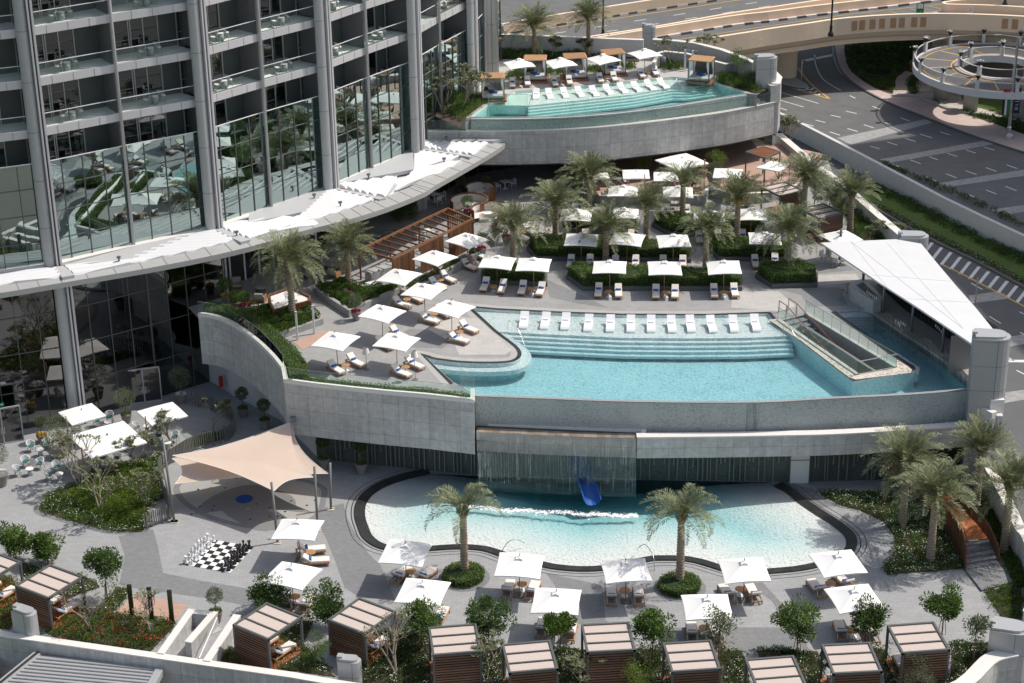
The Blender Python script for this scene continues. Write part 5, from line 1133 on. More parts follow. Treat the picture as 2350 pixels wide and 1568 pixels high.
# ---- upper terrace -----------------------------------------------------------
S2 = .84
UP_ = [('a3', (268, 455), (488, 487), 'on the upper terrace, first from the left', [((325, 650), (322, 580), 'left one'), ((440, 640), (428, 570), 'right one')], (376, 600)),
       ('a3', (562, 450), (788, 475), 'on the upper terrace, second from the left', [((645, 640), (618, 570), 'left one'), ((755, 635), (725, 560), 'right one')], (681, 592)),
       ('a3', (875, 430), (1100, 442), 'on the upper terrace, third from the left', [((985, 615), (945, 548), 'left one'), ((1090, 605), (1045, 540), 'right one')], (1008, 560)),
       ('a3', (1170, 388), (1412, 408), 'on the upper terrace, rightmost of four', [((1290, 575), (1245, 520), 'left one'), ((1390, 560), (1345, 502), 'right one')], (1310, 528))]
for k, a, b, w_, ls, tb in UP_:
    A_ = g(k, *a, L2+2.3*S2); B_ = g(k, *b, L2+2.3*S2); c = (A_+B_)/2
    umbrella(k, a, b, L2, S2, f'square white umbrella {w_}', 'square white umbrellas', UMB)
    for f, h_, s in ls: lounger(k, f, h_, L2, S2, LT(s, w_))
    table(k, *tb, L2, S2, f'round teak table under umbrella {w_}')
# ---- white in-water loungers -------------------------------------------------
def make_wave():
    mb = MB(); pr = [(-.95, .02), (-.8, .14), (-.45, .22), (-.1, .15), (.2, .14), (.55, .32), (.95, .62)]; n = len(pr)
    for i in range(n-1):
        (y0, z0), (y1, z1) = pr[i], pr[i+1]
        for zz in (0,): mb.face([(-.33, y0, z0), (.33, y0, z0), (.33, y1, z1), (-.33, y1, z1)]); mb.face([(-.33, y0, z0-.12), (-.33, y1, z1-.12), (.33, y1, z1-.12), (.33, y0, z0-.12)])
        for x in (-.33, .33): mb.face([(x, y0, z0), (x, y1, z1), (x, y1, z1-.12), (x, y0, z0-.12)])
    mb.face([(-.33, .95, .62), (.33, .95, .62), (.33, .95, .5), (-.33, .95, .5)]); mb.face([(-.33, -.95, .02), (.33, -.95, .02), (.33, -.95, -.1), (-.33, -.95, -.1)])
    mb.box((0, .55, .1), (.4, .5, .35))
    return proto(tag(build('pool_lounger', mb, M['white']), 'white lounger', 'pool lounger'))
WAV = make_wave()
X = [(205, 45, 222, -70), (375, 50, 395, -62), (540, 55, 555, -57), (725, 68, 738, -47), (905, 72, 910, -44), (1072, 75, 1073, -40), (1235, 75, 1235, -38), (1405, 77, 1395, -36), (1560, 75, 1545, -36), (1735, 77, 1708, -36), (1905, 75, 1890, -40), (2085, 68, 2062, -46)]
for i, (a, b, c, d) in enumerate(X):
    A_ = g('c3', a, b, 6.95); B_ = g('c3', c, d, 7.35); d_ = B_-A_; m_ = A_+d_.normalized()*.92; place(WAV, (m_.x, m_.y, 6.92), atan2(d_.y, d_.x)-pi/2, f'white moulded lounger standing in the main pool, {ordw[i]} from the left', 'white loungers in the main pool', 1.0)
X = [(495, 720, 498, 668), (603, 717, 590, 665), (718, 710, 700, 658), (832, 703, 808, 652), (940, 697, 912, 645), (1045, 686, 1015, 635), (1150, 675, 1120, 625), (1255, 665, 1220, 615), (1355, 652, 1318, 603), (1450, 640, 1410, 590)]
for i, (a, b, c, d) in enumerate(X):
    A_ = g('a3', a, b, ZUW); B_ = g('a3', c, d, ZUW+.35); d_ = B_-A_; m_ = A_+d_.normalized()*.8; place(WAV, (m_.x, m_.y, ZUW-.05), atan2(d_.y, d_.x)-pi/2, f'white moulded lounger standing in the upper pool, {ordw[i]} from the left', 'white loungers in the upper pool', .9)
# ---- cabanas --------------------------------------------------------------------
def make_cabana():
    o = T('cabana', 'cabana', 'cabana'); W, Dp, Hh = 3.0, 3.15, 2.6; fr = M['greyframe']
    mb = MB(); mb.box((0, 0, .08), (W, Dp, .16)); build('deck', mb, M['teakred'], o)
    for sx in (-1, 1):
        for sy in (-1, 1): mb = MB(); mb.box((sx*(W/2-.07), sy*(Dp/2-.07), Hh/2), (.14, .14, Hh)); build('post', mb, fr, o)
    mb = MB()
    for s in (-1, 1): mb.box((s*(W/2-.07), 0, Hh-.09), (.14, Dp-.28, .18)); mb.box((0, s*(Dp/2-.07), Hh-.09), (W, .14, .182))
    for k in (1, 2): mb.box((0, -Dp/2+k*Dp/3, Hh-.08), (W-.28, .1, .12))
    build('roof_frame', mb, fr, o)
    for k in range(3): mb = MB(); mb.box((0, -Dp/2+(k+.5)*Dp/3, Hh-.10), (W-.3, Dp/3-.18, .03)); build('fabric_panel', mb, M['fabric'], o)
    mb = MB()
    for k in range(13): mb.box((0, -Dp/2+.05, .28+k*.18), (W-.28, .07, .11))
    build('back_screen', mb, M['wooddk'], o)
    mb = MB(); mb.box((0, -Dp/2+.13, 1.3), (W-.28, .03, 2.3)); build('screen_lining', mb, M['recess'], o)
    return proto(o)
CAB = make_cabana()
CABS = [('d1', [(-87, 492), (165, 585), (-115, 765), (-367, 655)], 'dark framed cabana cut by the left edge'),
        ('d1', [(408, 612), (660, 705), (380, 885), (128, 775)], 'dark framed cabana beside the bottom left pillar'),
        ('d2', [(142, 912), (420, 1025), (160, 1215), (-122, 1102)], 'turned dark framed cabana next to the straight stair wall'),
        ('d2', [(882, 870), (1178, 980), (940, 1170), (640, 1065)], 'turned dark framed cabana behind the notched bottom pillar'),
        ('d2', [(1450, 1110), (1835, 1080), (1862, 1310), (1470, 1345)], 'squarely set cabana, fifth from the left'),
        ('d3', [(55, 1245), (430, 1212), (480, 1450), (78, 1490)], 'cabana along the bottom, sixth from the left'),
        ('d3', [(668, 1090), (1045, 1070), (1120, 1290), (725, 1325)], 'cabana set further back, seventh from the left'),
        ('d3', [(1325, 1237), (1715, 1212), (1800, 1450), (1400, 1478)], 'cabana along the bottom, eighth from the left'),
        ('d4', [(120, 1368), (505, 1338), (605, 1580), (190, 1612)], 'cabana cut by the bottom edge, ninth from the left'),
        ('d4', [(712, 1245), (1105, 1225), (1225, 1470), (822, 1503)], 'cabana along the bottom, tenth from the left'),
        ('d4', [(1243, 1090), (1620, 1062), (1770, 1298), (1372, 1333)], 'rightmost cabana, set back near the thin tree')]
for i, (k, q, lab) in enumerate(CABS):
    P = [g(k, *p, 2.6) for p in q]; c = (P[0]+P[1]+P[2]+P[3])/4; d = P[1]-P[0]; rz = atan2(d.y, d.x); c.z = 0; place(CAB, c, rz, lab, 'dark framed cabanas', 1.0)
    Rz = Matrix.Rotation(rz, 3, 'Z')
    for s, nm in ((-.75, 'left one'), (.75, 'right one')):
        lounger_w(c+Rz @ Vector((s, .35, .16)), rz+pi, 1.0, f'cream lounger, {nm.split()[0]}, in the {lab}', s > 0)
    place(TBL, c+Rz @ Vector((0, -.5, .16)), 0, f'round teak table inside the {lab}', 'round side tables between loungers', 1.0)
# cabanas on the main terrace
c = g('b4', 760, 285, L1+2.4); P = [g('b4', 740, 218, L1+2.4), g('b4', 890, 282, L1+2.4), g('b4', 705, 325, L1+2.4)]; rz = atan2((P[2]-P[1]).y, (P[2]-P[1]).x); cc = (P[0]+P[2])/2; 
place(CAB, (cc.x, cc.y, L1), rz+pi, 'dark framed cabana beside the side parapet of the main terrace', 'dark framed cabanas', .88)
lounger('b4', (590, 440), (680, 400), L1+.15, .85, 'sun lounger inside the cabana beside the side parapet, rear one'); lounger('b4', (690, 490), (790, 440), L1+.15, .85, 'sun lounger inside the cabana beside the side parapet, front one', False)
cc = g('b4', 410, 95, L1+2.4); place(CAB, (cc.x, cc.y, L1), rz+pi, 'dark framed cabana mostly hidden behind palms near the restaurant', 'dark framed cabanas', .88)
# ---- daybeds on the upper terrace -------------------------------------------------
def make_daybed():
    o = T('daybed', 'daybed', 'daybed'); W, Dp, Hh = 2.3, 1.9, 2.35
    mb = MB(); mb.box((0, 0, .1), (W+.5, Dp+.5, .2)); build('platform', mb, M['teakred'], o)
    for sx in (-1, 1):
        for sy in (-1, 1): mb = MB(); mb.box((sx*W/2, sy*Dp/2, Hh/2+.1), (.07, .07, Hh)); build('post', mb, M['black'], o)
    mb = MB(); mb.box((0, 0, Hh+.1), (W+.12, Dp+.12, .05)); [mb.box((-W/2+.06+k*.115, 0, Hh+.15), (.07, Dp+.16, .05)) for k in range(20)]; build('slatted_roof', mb, M['teak2'], o)
    mb = MB(); [mb.box((0, Dp/2, .5+k*.1), (W, .03, .08)) for k in range(19)]; build('back_screen', mb, M['black'], o)
    mb = MB(); mb.box((0, 0, .52), (W-.1, Dp-.1, .2)); build('mattress', mb, M['offwhite2'], o); mb = MB(); mb.box((0, 0, .36), (W-.08, Dp-.08, .14)); build('bed_base', mb, M['metaldk'], o)
    for sx, sy in ((-1, -1), (1, -1), (-1, 1), (1, 1)):
        mb = MB(); N = 7
        for i in range(N):
            f = lambda z: .15 if z > 1.9 else (.07 if z < 1.1 else .07+.08*(z-1.1)/.8)
            for z0, z1 in ((.4, 1.1), (1.1, 1.9), (1.9, 2.4)):
                def q(t, z): r = f(z); return (sx*(W/2-.03-r*t*2), sy*(Dp/2-.04)+.03*sin(t*20)*1, z)
                mb.face([q(i/N, z0), q((i+1)/N, z0), q((i+1)/N, z1), q(i/N, z1)])
        build('curtain', mb, M['canvas'], o)
    return proto(o)
M['teak2'] = mat('weathered_teak_slats', (.50, .29, .15), .6, var=.12, scale=6); M['offwhite2'] = mat('grey_mattress', (.55, .53, .51), .9, var=.03)
DAY = make_daybed()
for k, q, rzd, lab in (('a3', (490, 424), -3, 'first of the teak roofed daybeds behind the umbrellas'), ('a3', (780, 410), 5, 'second of the teak roofed daybeds behind the umbrellas'), ('a3', (1058, 380), 12, 'third of the teak roofed daybeds behind the umbrellas'),
                       ('a3', (180, 555), 0, 'curtained daybed at the left end of the upper pool'), ('a3', (1705, 430), -22, 'curtained daybed at the right end of the upper pool')):
    p = g(k, *q, L2+2.45*.9); place(DAY, (p.x, p.y, L2), radians(rzd), lab, 'teak roofed daybeds', .9)
    for s in (-.14, .14): place(TWL, (p.x+s, p.y+.1-s, L2+.6), 0, ('left' if s < 0 else 'right')+' blue towel on the '+lab, 'blue rolled towels on the daybeds', 1.2)
# ---- restaurant parasols with side masts ---------------------------------------------
def make_canti(S=3.2):
    o = T('cantilever_parasol', 'parasol', 'umbrella'); h = S/2; hc, ha = 2.4, 2.75; mb = MB()
    for q in range(4):
        a0 = pi/4+q*pi/2; A = Vector((cos(a0), sin(a0)))*h*2**.5; B = Vector((cos(a0+pi/2), sin(a0+pi/2)))*h*2**.5
        mb.face([(A.x, A.y, hc), ((A.x+B.x)/2, (A.y+B.y)/2, hc+.03), (0, 0, ha)]); mb.face([((A.x+B.x)/2, (A.y+B.y)/2, hc+.03), (B.x, B.y, hc), (0, 0, ha)]); mb.face([(A.x, A.y, hc), (B.x, B.y, hc), (B.x, B.y, hc-.09), (A.x, A.y, hc-.09)])
    build('canopy', mb, M['canvas'], o)
    mb = MB(); mb.tube([(h+.25, h*.6, 0), (h+.25, h*.6, 3.0)], .055, 8); mb.bar((h+.25, h*.6, 2.2), (.1, .05, ha-.12), .07); build('mast', mb, M['woodmast'], o)
    mb = MB(); mb.box((h+.25, h*.6, .05), (.9, .9, .1)); build('base', mb, M['concrete'], o)
    mb = MB(); mb.lathe((0, 0, ha), [(.06, 0), (.04, .12)], 8); build('hub', mb, M['greyframe'], o); return proto(o)
M['woodmast'] = mat('pinkish_timber_mast', (.38, .22, .16), .6)
CAN_ = make_canti()
def canti(k, p1, p2, z0, S, lab, flip=0):
    a = g(k, *p1, z0+2.4*S/3.2); b = g(k, *p2, z0+2.4*S/3.2); c = (a+b)/2; d = b-a; sc1 = (d.length/2**.5)/3.2; place(CAN_, (c.x, c.y, z0), atan2(d.y, d.x)-pi/4+flip, lab, 'parasols with side masts', (sc1, sc1, S/3.2))
canti('c1', (735, 418), (580, 597), 0, 3.2, 'white cafe parasol with side mast at the foot of the first tower column', 0)
canti('c1', (990, 560), (735, 862), 0, 3.2, 'largest white cafe parasol, in front of the others', 0)
canti('c1', (1385, 408), (1220, 600), 0, 3.2, 'white cafe parasol with a timber mast right of the olive trees', 0)
canti('b3', (885, 330), (755, 385), L1+.5, 2.6, 'small white restaurant parasol at the left end of the back row', 0)
canti('b3', (1003, 308), (1225, 378), L1+.5, 2.7, 'white restaurant parasol in the back row below the granite wall', 0)
canti('b3', (1255, 325), (1470, 398), L1+.5, 2.7, 'white restaurant parasol in the back row beside the tall centre palm', 0)
canti('b3', (1265, 228), (1700, 255), L1+.5, 3.2, 'large white restaurant parasol set against the dark glazing', 0)
canti('b3', (1745, 295), (1960, 380), L1+.5, 3.2, 'white restaurant parasol half hidden behind a palm crown', 0)
canti('b3', (2080, 290), (2350, 262), L1+.5, 3.0, 'white restaurant parasol near the slatted kiosk', 0)
# ---- cafe chairs and drums --------------------------------------------------------------
def make_chair(shell='white', cush='teal', leg='woodleg', nm='cafe_chair'):
    o = T(nm, 'chair', 'chair'); mb = MB(); n = 9
    for i in range(n):
        t0, t1 = pi*(-.08+i*1.16/n), pi*(-.08+(i+1)*1.16/n); h = lambda t: .66+.16*max(0, sin(t))
        p = lambda t, r, z: (r*cos(t), r*sin(t)*.95, z)
        for za, zb, ra, rb in ((.40, .47, .24, .27),): mb.face([p(t0, ra, za), p(t1, ra, za), p(t1, rb, zb), p(t0, rb, zb)])
        mb.bar(p(t0, .33, h(t0)), p(t1, .33, h(t1)), .045); mb.bar(p(t0, .25, .42), p(t0, .33, h(t0)), .03)
        mb.bar(p(t0, .25, .42), p(t1, .33, h(t1)), .018); mb.bar(p(t1, .25, .42), p(t0, .33, h(t0)), .018)
    mb.lathe((0, 0, 0), [(.26, .39), (.28, .43)], 14); build('shell', mb, M[shell], o)
    mb = MB(); mb.lathe((0, -.02, 0), [(.22, .43), (.24, .46), (.22, .49)], 14); build('seat_cushion', mb, M[cush], o)
    for sx in (-1, 1):
        for sy in (-1, 1): mb = MB(); mb.bar((sx*.17, sy*.15, .4), (sx*.24, sy*.22, 0), .035); build('leg', mb, M[leg], o)
    return proto(o)
CH = make_chair()
mb = MB(); mb.lathe((0, 0, 0), [(.2, 0), (.17, .3), (.2, .52)], 20); o = T('drum_table', 'table', 'table'); build('body', mb, M['marble'], o, True); mb = MB(); mb.lathe((0, 0, 0), [(.29, .52), (.3, .53), (.3, .56), (.29, .57)], 24); build('table_top', mb, M['white'], o); DRM = proto(o)
CAF = [((321, 790), [(250, 765, 'left'), (378, 745, 'right')], 'nearest the glass door'), ((236, 945), [(140, 960, 'left'), (205, 890, 'rear'), (320, 905, 'right')], 'of the middle left group'), ((475, 985), [(393, 995, 'left'), (456, 930, 'rear'), (555, 945, 'right')], 'of the front left group'),
       ((1345, 735), [(1270, 680, 'rear'), (1250, 750, 'left'), (1405, 690, 'right')], 'below the right parasol'), ((1180, 600), [(1100, 612, 'left')], 'half under the right parasol'), ((865, 570), [(775, 565, 'left'), (880, 530, 'rear')], 'behind the big parasol'), ((845, 905), [(770, 905, 'left'), (820, 860, 'rear'), (940, 860, 'right')], 'below the big parasol')]
for (tx, ty), cs, w_ in CAF:
    p = g('c1', tx, ty, .55); place(DRM, (p.x, p.y, 0), 0, f'round white drum table {w_}', 'white drum tables of the cafe', 1.0)
    for cx, cy, s in cs:
        q = g('c1', cx, cy, .45); d = p-q; place(CH, (q.x, q.y, 0), atan2(d.y, d.x)+pi/2, f'white woven chair, green seat, {s} at the table {w_}', 'white woven cafe chairs', 1.05)
# ---- balcony furniture -----------------------------------------------------------------------
WK = make_chair('wicker', 'cushion', 'wicker', 'wicker_armchair')
mb = MB(); mb.lathe((0, 0, 0), [(.26, 0), (.27, .3), (.26, .6)], 20); o = T('wicker_table', 'table', 'table'); build('body', mb, M['wicker'], o, True); mb = MB(); mb.lathe((0, 0, 0), [(.28, .6), (.28, .63)], 20); build('table_top', mb, M['white'], o); WT = proto(o)
for i, (a, b, bi, hf) in enumerate(segs[2:12]):
    t = (b-a).normalized(); n = Vector((t.y, -t.x)); ang = atan2(t.y, t.x); bay = f'bay {ordw[i]} from the left'
    for f, z in enumerate(FL[1:5]):
        if f == 0 and i > 7: continue
        fl = f'{["lowest glazed", "lowest open", "second open", "third open"][f]} storey'
        c = lerp(a, b, .48)-n*.75
        place(WT, (c.x, c.y, z), 0, f'wicker drum table on the tower balcony, {fl}, bay {ordw[i]} from the left', 'wicker tables on the balconies', 1.0)
        for s, nm in ((-.75, 'left'), (.7, 'right')):
            q = c+t*s+n*(.1 if s < 0 else -.25); place(WK, (q.x, q.y, z), ang+(-pi/2.6 if s < 0 else pi/3)+pi*0, f'{nm} wicker armchair on the tower balcony, {fl}, bay {ordw[i]} from the left', 'wicker armchairs on the balconies', 1.1)
def flat_lounger(c, rz, lab): return lounger_w(c, rz, .95, lab)
a, b, bi, hf = segs[1]
for f, z in enumerate(FL[2:5]): t = (b-a).normalized(); n = Vector((t.y, -t.x)); c = lerp(a, b, .72)-n*1.0; lounger_w(Vector((c.x, c.y, z)), atan2(t.y, t.x)-pi/2, 1.0, f'sun lounger on the leftmost tower balcony, {ordw[f]} open storey up')
a, b, bi, hf = segs[11]
for f, z in enumerate(FL[1:3]):
    for s in (.3, .75): t = (b-a).normalized(); n = Vector((t.y, -t.x)); c = lerp(a, b, s)-n*1.2; lounger_w(Vector((c.x, c.y, z)), atan2(t.y, t.x)-pi/2-.6, 1.0, f'{"left" if s < .5 else "right"} lounger on the balcony above the upper pool, {ordw[f]} storey')
# ================================================================== VEGETATION
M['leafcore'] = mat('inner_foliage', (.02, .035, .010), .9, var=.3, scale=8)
def frond(mb, base, az, el, L, droop, rng, npair=32, lw=.05, ll=.48):
    p = Vector(base); d = Vector((cos(az)*cos(el), sin(az)*cos(el), sin(el))); n = 9; pts = [p.copy()]; e = el; step = L/n
    for i in range(n):
        e -= droop/n*(.5+1.1*i/n); d = Vector((cos(az)*cos(e), sin(az)*cos(e), sin(e))); p = p+d*step; pts.append(p.copy())
    r0 = .022
    for i in range(n): mb.bar(pts[i], pts[i+1], r0*(1-.8*i/n)*1.6, r0*(1-.8*i/n))
    side = Vector((-sin(az), cos(az), 0))
    for k in range(npair):
        t = .14+.86*k/npair; f = t*n; i = min(n-1, int(f)); q = lerp(pts[i], pts[i+1], f-i); dd = (pts[i+1]-pts[i]).normalized(); up = side.cross(dd)*-1
        if up.z < 0: up = -up
        l = ll*(.45+.9*sin(pi*min(1, t*.95+.12))**.7)*rng.uniform(.85, 1.1)
        for s in (-1, 1):
            v = dd*rng.uniform(.55, .85)+side*s*rng.uniform(.65, .95)+up*rng.uniform(.05, .55)
            mb.leaf(q, v, l, lw*rng.uniform(.8, 1.3), up+side*rng.uniform(-.4, .4))
def make_crown(seed, nf=60, L=3.3, elmin=-12, elmax=84, droop=1.15, tied=False, lean=0):
    rng = random.Random(seed); mb = MB(); dry = MB()
    for i in range(nf):
        u = (i+.5)/nf; el = radians(elmin+(elmax-elmin)*(u**.8))+rng.gauss(0, .08); az = i*2.39996+rng.gauss(0, .18); LL = L*rng.uniform(.85, 1.08)*(1-.12*u)
        if lean and rng.random() < .6: az = az*.35+lean
        (frond)(dry if (el < radians(-12) and rng.random() < .35) else mb, (cos(az)*.1, sin(az)*.1, rng.uniform(-.05, .2)), az, el, LL, droop*rng.uniform(.8, 1.2), rng)
    return mb, dry
CR = []
for s_, kw in enumerate((dict(), dict(nf=54, L=3.1, droop=1.0, elmin=-5), dict(nf=64, L=3.4, droop=1.3, elmin=-22), dict(nf=24, L=3.3, elmin=20, elmax=85, droop=1.9, lean=.3), dict(nf=32, L=3.4, elmin=5, elmax=85, droop=1.7))):
    a, b = make_crown(11+s_, **kw); A = build('fronds', a, M['frond']); B = build('dry_fronds', b, M['fronddry']) if b.v else None; CR.append((A.data, B.data if B else None)); COL.objects.unlink(A); bpy.data.objects.remove(A)
    if B: COL.objects.unlink(B); bpy.data.objects.remove(B)
def palm(base, h, kind, label, sc_=1.0, r=.23, yellow=False, lean=(0, 0), rot=0):
    o = thing('palm_tree', label, 'palm tree', base, 0, 'date palms'); mb = MB(); n = max(14, int(h/.11)); pr = []
    rn = random.Random(int(base.x*91+base.y*7))
    for i in range(n+1):
        t = i/n; rr = r*(1.18-.28*t)*(1+.13*(1 if i % 2 else -1)); 
        if t > .93: rr *= 1+(t-.93)*5
        pr.append((rr, h*t))
    base_ = len(mb.v)
    for i, (rr, z) in enumerate(pr):
        for k in range(12):
            th = 2*pi*(k+.5*(i % 2))/12; q = rr*(1+.1*((k+i) % 2)+rn.uniform(-.03, .03)); mb.v.append((q*cos(th)+lean[0]*(z/h)**1.5, q*sin(th)+lean[1]*(z/h)**1.5, z))
    for i in range(n):
        for k in range(12): k2 = (k+1) % 12; mb.f.append((base_+i*12+k, base_+i*12+k2, base_+(i+1)*12+k2, base_+(i+1)*12+k))
    build('trunk', mb, M['palmtrunk'], o)
    mb = MB()
    for k in range(34): th = k*2.4; z = h-.35+.5*k/34; mb.bar((cos(th)*r*.8+lean[0], sin(th)*r*.8+lean[1], z), (cos(th)*(r+.22)+lean[0], sin(th)*(r+.22)+lean[1], z+.42), .07, .03)
    build('frond_stubs', mb, M['fronddry'], o)
    for d, nm in zip(CR[kind], ('fronds', 'dry_fronds')):
        if d: c = bpy.data.objects.new(nm, d); COL.objects.link(c); c.parent = o; c.location = (lean[0], lean[1], h); c.rotation_euler = (0, 0, rot+rn.random()*6.28 if kind < 3 else rot); c.scale = (sc_, sc_, sc_)
    if yellow:
        mb = MB()
        for k in range(150): th = rn.uniform(2.6, 5.9); q = rn.uniform(.15, .55); mb.leaf((cos(th)*q, sin(th)*q, h-.15+rn.uniform(-.35, .35)), (cos(th), sin(th), rn.uniform(-1, .3)), .3, .04)
        build('date_stalks', mb, M['yellowfl'], o)
    return o
PALMS = [('b3', 128, 1100, 780, L1, 0, 'date palm left of the front row of umbrellas on the main terrace', .95), ('b3', 467, 905, 600, L1, 2, 'tall full date palm in the second hedge, left', 1.0), ('b3', 735, 640, 370, L1, 0, 'date palm behind the first hedge rows against the granite wall', 1.0),
         ('b3', 870, 1060, 790, L1, 1, 'date palm between two umbrellas of the second row, centre left', .9), ('b3', 1195, 935, 600, L1, 1, 'slim date palm rising between two umbrellas, centre', .82), ('b3', 1485, 740, 415, L1, 4, 'tall slim date palm with sparse upright crown, centre', .92),
         ('b3', 1670, 1160, 790, L1, 0, 'date palm at the gap in the front hedge, centre right', .85), ('b3', 1920, 925, 540, L1, 1, 'date palm with yellow date stalks', .98), ('b4', 455, 785, 450, L1, 2, 'large date palm standing in the square hedge near the pool', 1.0),
         ('b4', 950, 450, 160, L1, 1, 'date palm beside the side parapet', .9), ('b4', 575, 430, 30, L1, 0, 'date palm near the dark kiosk at the far right corner', 1.0),
         ('b2', 352, 1150, 690, L1, 2, 'date palm in the left planter beside the wooden bar', 1.0), ('b2', 805, 915, 590, L1, 1, 'date palm in the corner planter left of the pergola', .92),
         ('d2', 1735, 695, 200, 0, 3, 'windswept date palm at the left front of the kids pool', .95), ('d3', 1465, 775, 245, 0, 4, 'date palm at the right front of the kids pool', .98),
         ('c4', 1372, 1392, 880, 0, 2, 'date palm left of the timber bridge', .98), ('d4', 1595, 585, 60, 0, 0, 'date palm in front of the timber bridge with yellow date stalks', .98), ('c4', 1960, 1285, 800, 0, 1, 'date palm between the bridge and the garden wall', .95), ('d4', 2185, 515, 5, 0, 0, 'date palm at the right edge beside the bridge steps', 1.0),
         ('a3', 483, 415, 205, L2, 0, 'left date palm of the upper terrace', .98), ('a3', 878, 415, 140, L2, 1, 'right date palm of the upper terrace', .9)]
for k, x, y, ty, z, kind, lab, s in PALMS:
    b = g(k, x, y, z); h = height_for(b, k, ty); palm(b, h, kind, lab, s, .23 if z != L2 else .2, 'yellow date' in lab, rot={3: 0, 4: .4}.get(kind, 0))
# ---- trees ------------------------------------------------------------------
def tree(base, h, cr, m, label, cat='tree', nm='tree', leafs=2600, lsz=.16, trunks=1, bark='barkdk', r=.05, group=None, stakes=False, flat=.9, seed=None, nclu=24, z0=0):
    rn = random.Random(seed or int(base.x*37+base.y*11)); o = thing(nm, label, cat, base, 0, group)
    mb = MB(); cz = h-cr*flat
    tips = []
    for i in range(trunks):
        a = rn.random()*6.28; s = (cos(a)*.12*(trunks-1), sin(a)*.12*(trunks-1)); mb.tube([(s[0], s[1], z0), (s[0]*1.6, s[1]*1.6, cz*.6+z0*.4), (s[0]*2.2, s[1]*2.2, cz)], [r, r*.8, r*.6], 7)
    CL = []
    for i in range(nclu):
        while True:
            v = Vector((rn.uniform(-1, 1), rn.uniform(-1, 1), rn.uniform(-1, 1)))
            if .25 < v.length < 1: break
        v *= (.7+.3*rn.random()); CL.append((Vector((v.x*cr, v.y*cr, cz+v.z*cr*flat)), cr*rn.uniform(.24, .42)))
    for c, q in CL[::3]: mb.tube([(0, 0, cz-cr*.6*flat), lerp(Vector((0, 0, cz)), c, .5), c], [r*.5, r*.3, .008], 5)
    build('trunk', mb, M[bark], o)
    mb = MB()
    for c, q in CL:
        for k in range(leafs//nclu):
            v = Vector((rn.gauss(0, 1), rn.gauss(0, 1), rn.gauss(0, .9))); v = v.normalized()*q*rn.random()**.4; p = c+v; mb.leaf(p, v.normalized()+Vector((rn.uniform(-.5, .5), rn.uniform(-.5, .5), rn.uniform(0, .6))), lsz*rn.uniform(.8, 1.4), lsz*.55)
    build('crown', mb, M[m], o)
    if stakes:
        mb = MB(); [mb.tube([(cos(a)*.28, sin(a)*.28, 0), (cos(a)*.12, sin(a)*.12, 1.3)], .022, 5) for a in (0.3, 2.4, 4.5)]; build('stakes', mb, M['wood'], o)
    return o
def px2m(k, base, dy):
    "picture height (crop units) to metres at this ground point"
    return dy*SCL.get(k, .285714)/((FPX/((Vector(base)-Vector((0, 0, HC))).dot(Fv)))*cos(TH+.05))
def tree_at(k, bx, by, cx, cy, rx, z, m, label, **kw):
    b = g(k, bx, by, z); dist = (b-Vector((0, 0, HC))).dot(Fv); cr = rx*SCL.get(k, .285714)*dist/FPX; h = px2m(k, b, by-cy)+cr*.8; return tree(b, h, cr, m, label, **kw)
G1 = dict(stakes=True, group='bushy broadleaf garden trees')
for a in [('d1', 130, 570, 150, 390, 140, 'leaf', 'leftmost bushy green tree behind the cut off cabana'), ('d1', 385, 605, 400, 440, 140, 'leaf', 'bushy green tree just behind the second cabana from the left'), ('d1', 865, 910, 830, 600, 160, 'leafdk', 'tall bushy tree right of the second cabana, staked trunk'),
          ('d2', 170, 1010, 150, 830, 165, 'leafdk', 'dark bushy tree over the second umbrella, behind a turned cabana'), ('d2', 640, 1100, 630, 880, 165, 'leafdk', 'dark bushy tree between the two turned cabanas'), ('d2', 1390, 1300, 1320, 1040, 180, 'leaf', 'bright bushy tree beside the fifth cabana'), ('d2', 1930, 1290, 1890, 1010, 185, 'leafdk', 'bushy tree right of the fifth cabana, over the paving'),
          ('d3', 505, 1330, 500, 1080, 115, 'leaf', 'small bushy tree in front of a white umbrella, between cabanas'), ('d3', 1245, 1385, 1250, 1085, 155, 'leaf', 'round bushy tree right of the set back cabana'), ('d4', 525, 1330, 560, 1050, 205, 'leaf', 'broad two lobed bushy tree above the ninth cabana'), ('d4', 1070, 1240, 1075, 1000, 165, 'leafdk', 'round dark tree over the rightmost lower umbrella'), ('d4', 1690, 1180, 1655, 900, 160, 'leaf', 'bushy tree behind the rightmost cabana')]:
    k, bx, by, cx, cy, rx, m, lab = a; tree_at(k, bx, by, cx, cy, rx, 0, m, lab, leafs=4200, **G1)
tree_at('d3', 1775, 1400, 1810, 1040, 150, 0, 'leafolive', 'thin loose crowned tree over a white umbrella', leafs=1300, stakes=True, flat=1.2)
tree_at('d4', 1935, 1450, 2020, 1090, 115, 0, 'leafolive', 'thin wispy young tree beside the bottom right pillar', leafs=900)
for k, x, y, cx, cy, r_, m, lab in (('d2', 540, 1430, 545, 1230, 130, 'leaf', 'feathery green shrub between the two turned cabanas'), ('d3', 1110, 1640, 1110, 1430, 150, 'leafyel', 'feathery yellow green shrub between two bottom cabanas'), ('d4', 1460, 1640, 1470, 1420, 170, 'leafolive', 'feathery shrub in front of the rightmost cabana')):
    tree_at(k, x, y, cx, cy, r_, 0, m, lab, leafs=3200, lsz=.06, nm='shrub', cat='shrub', flat=1.1)
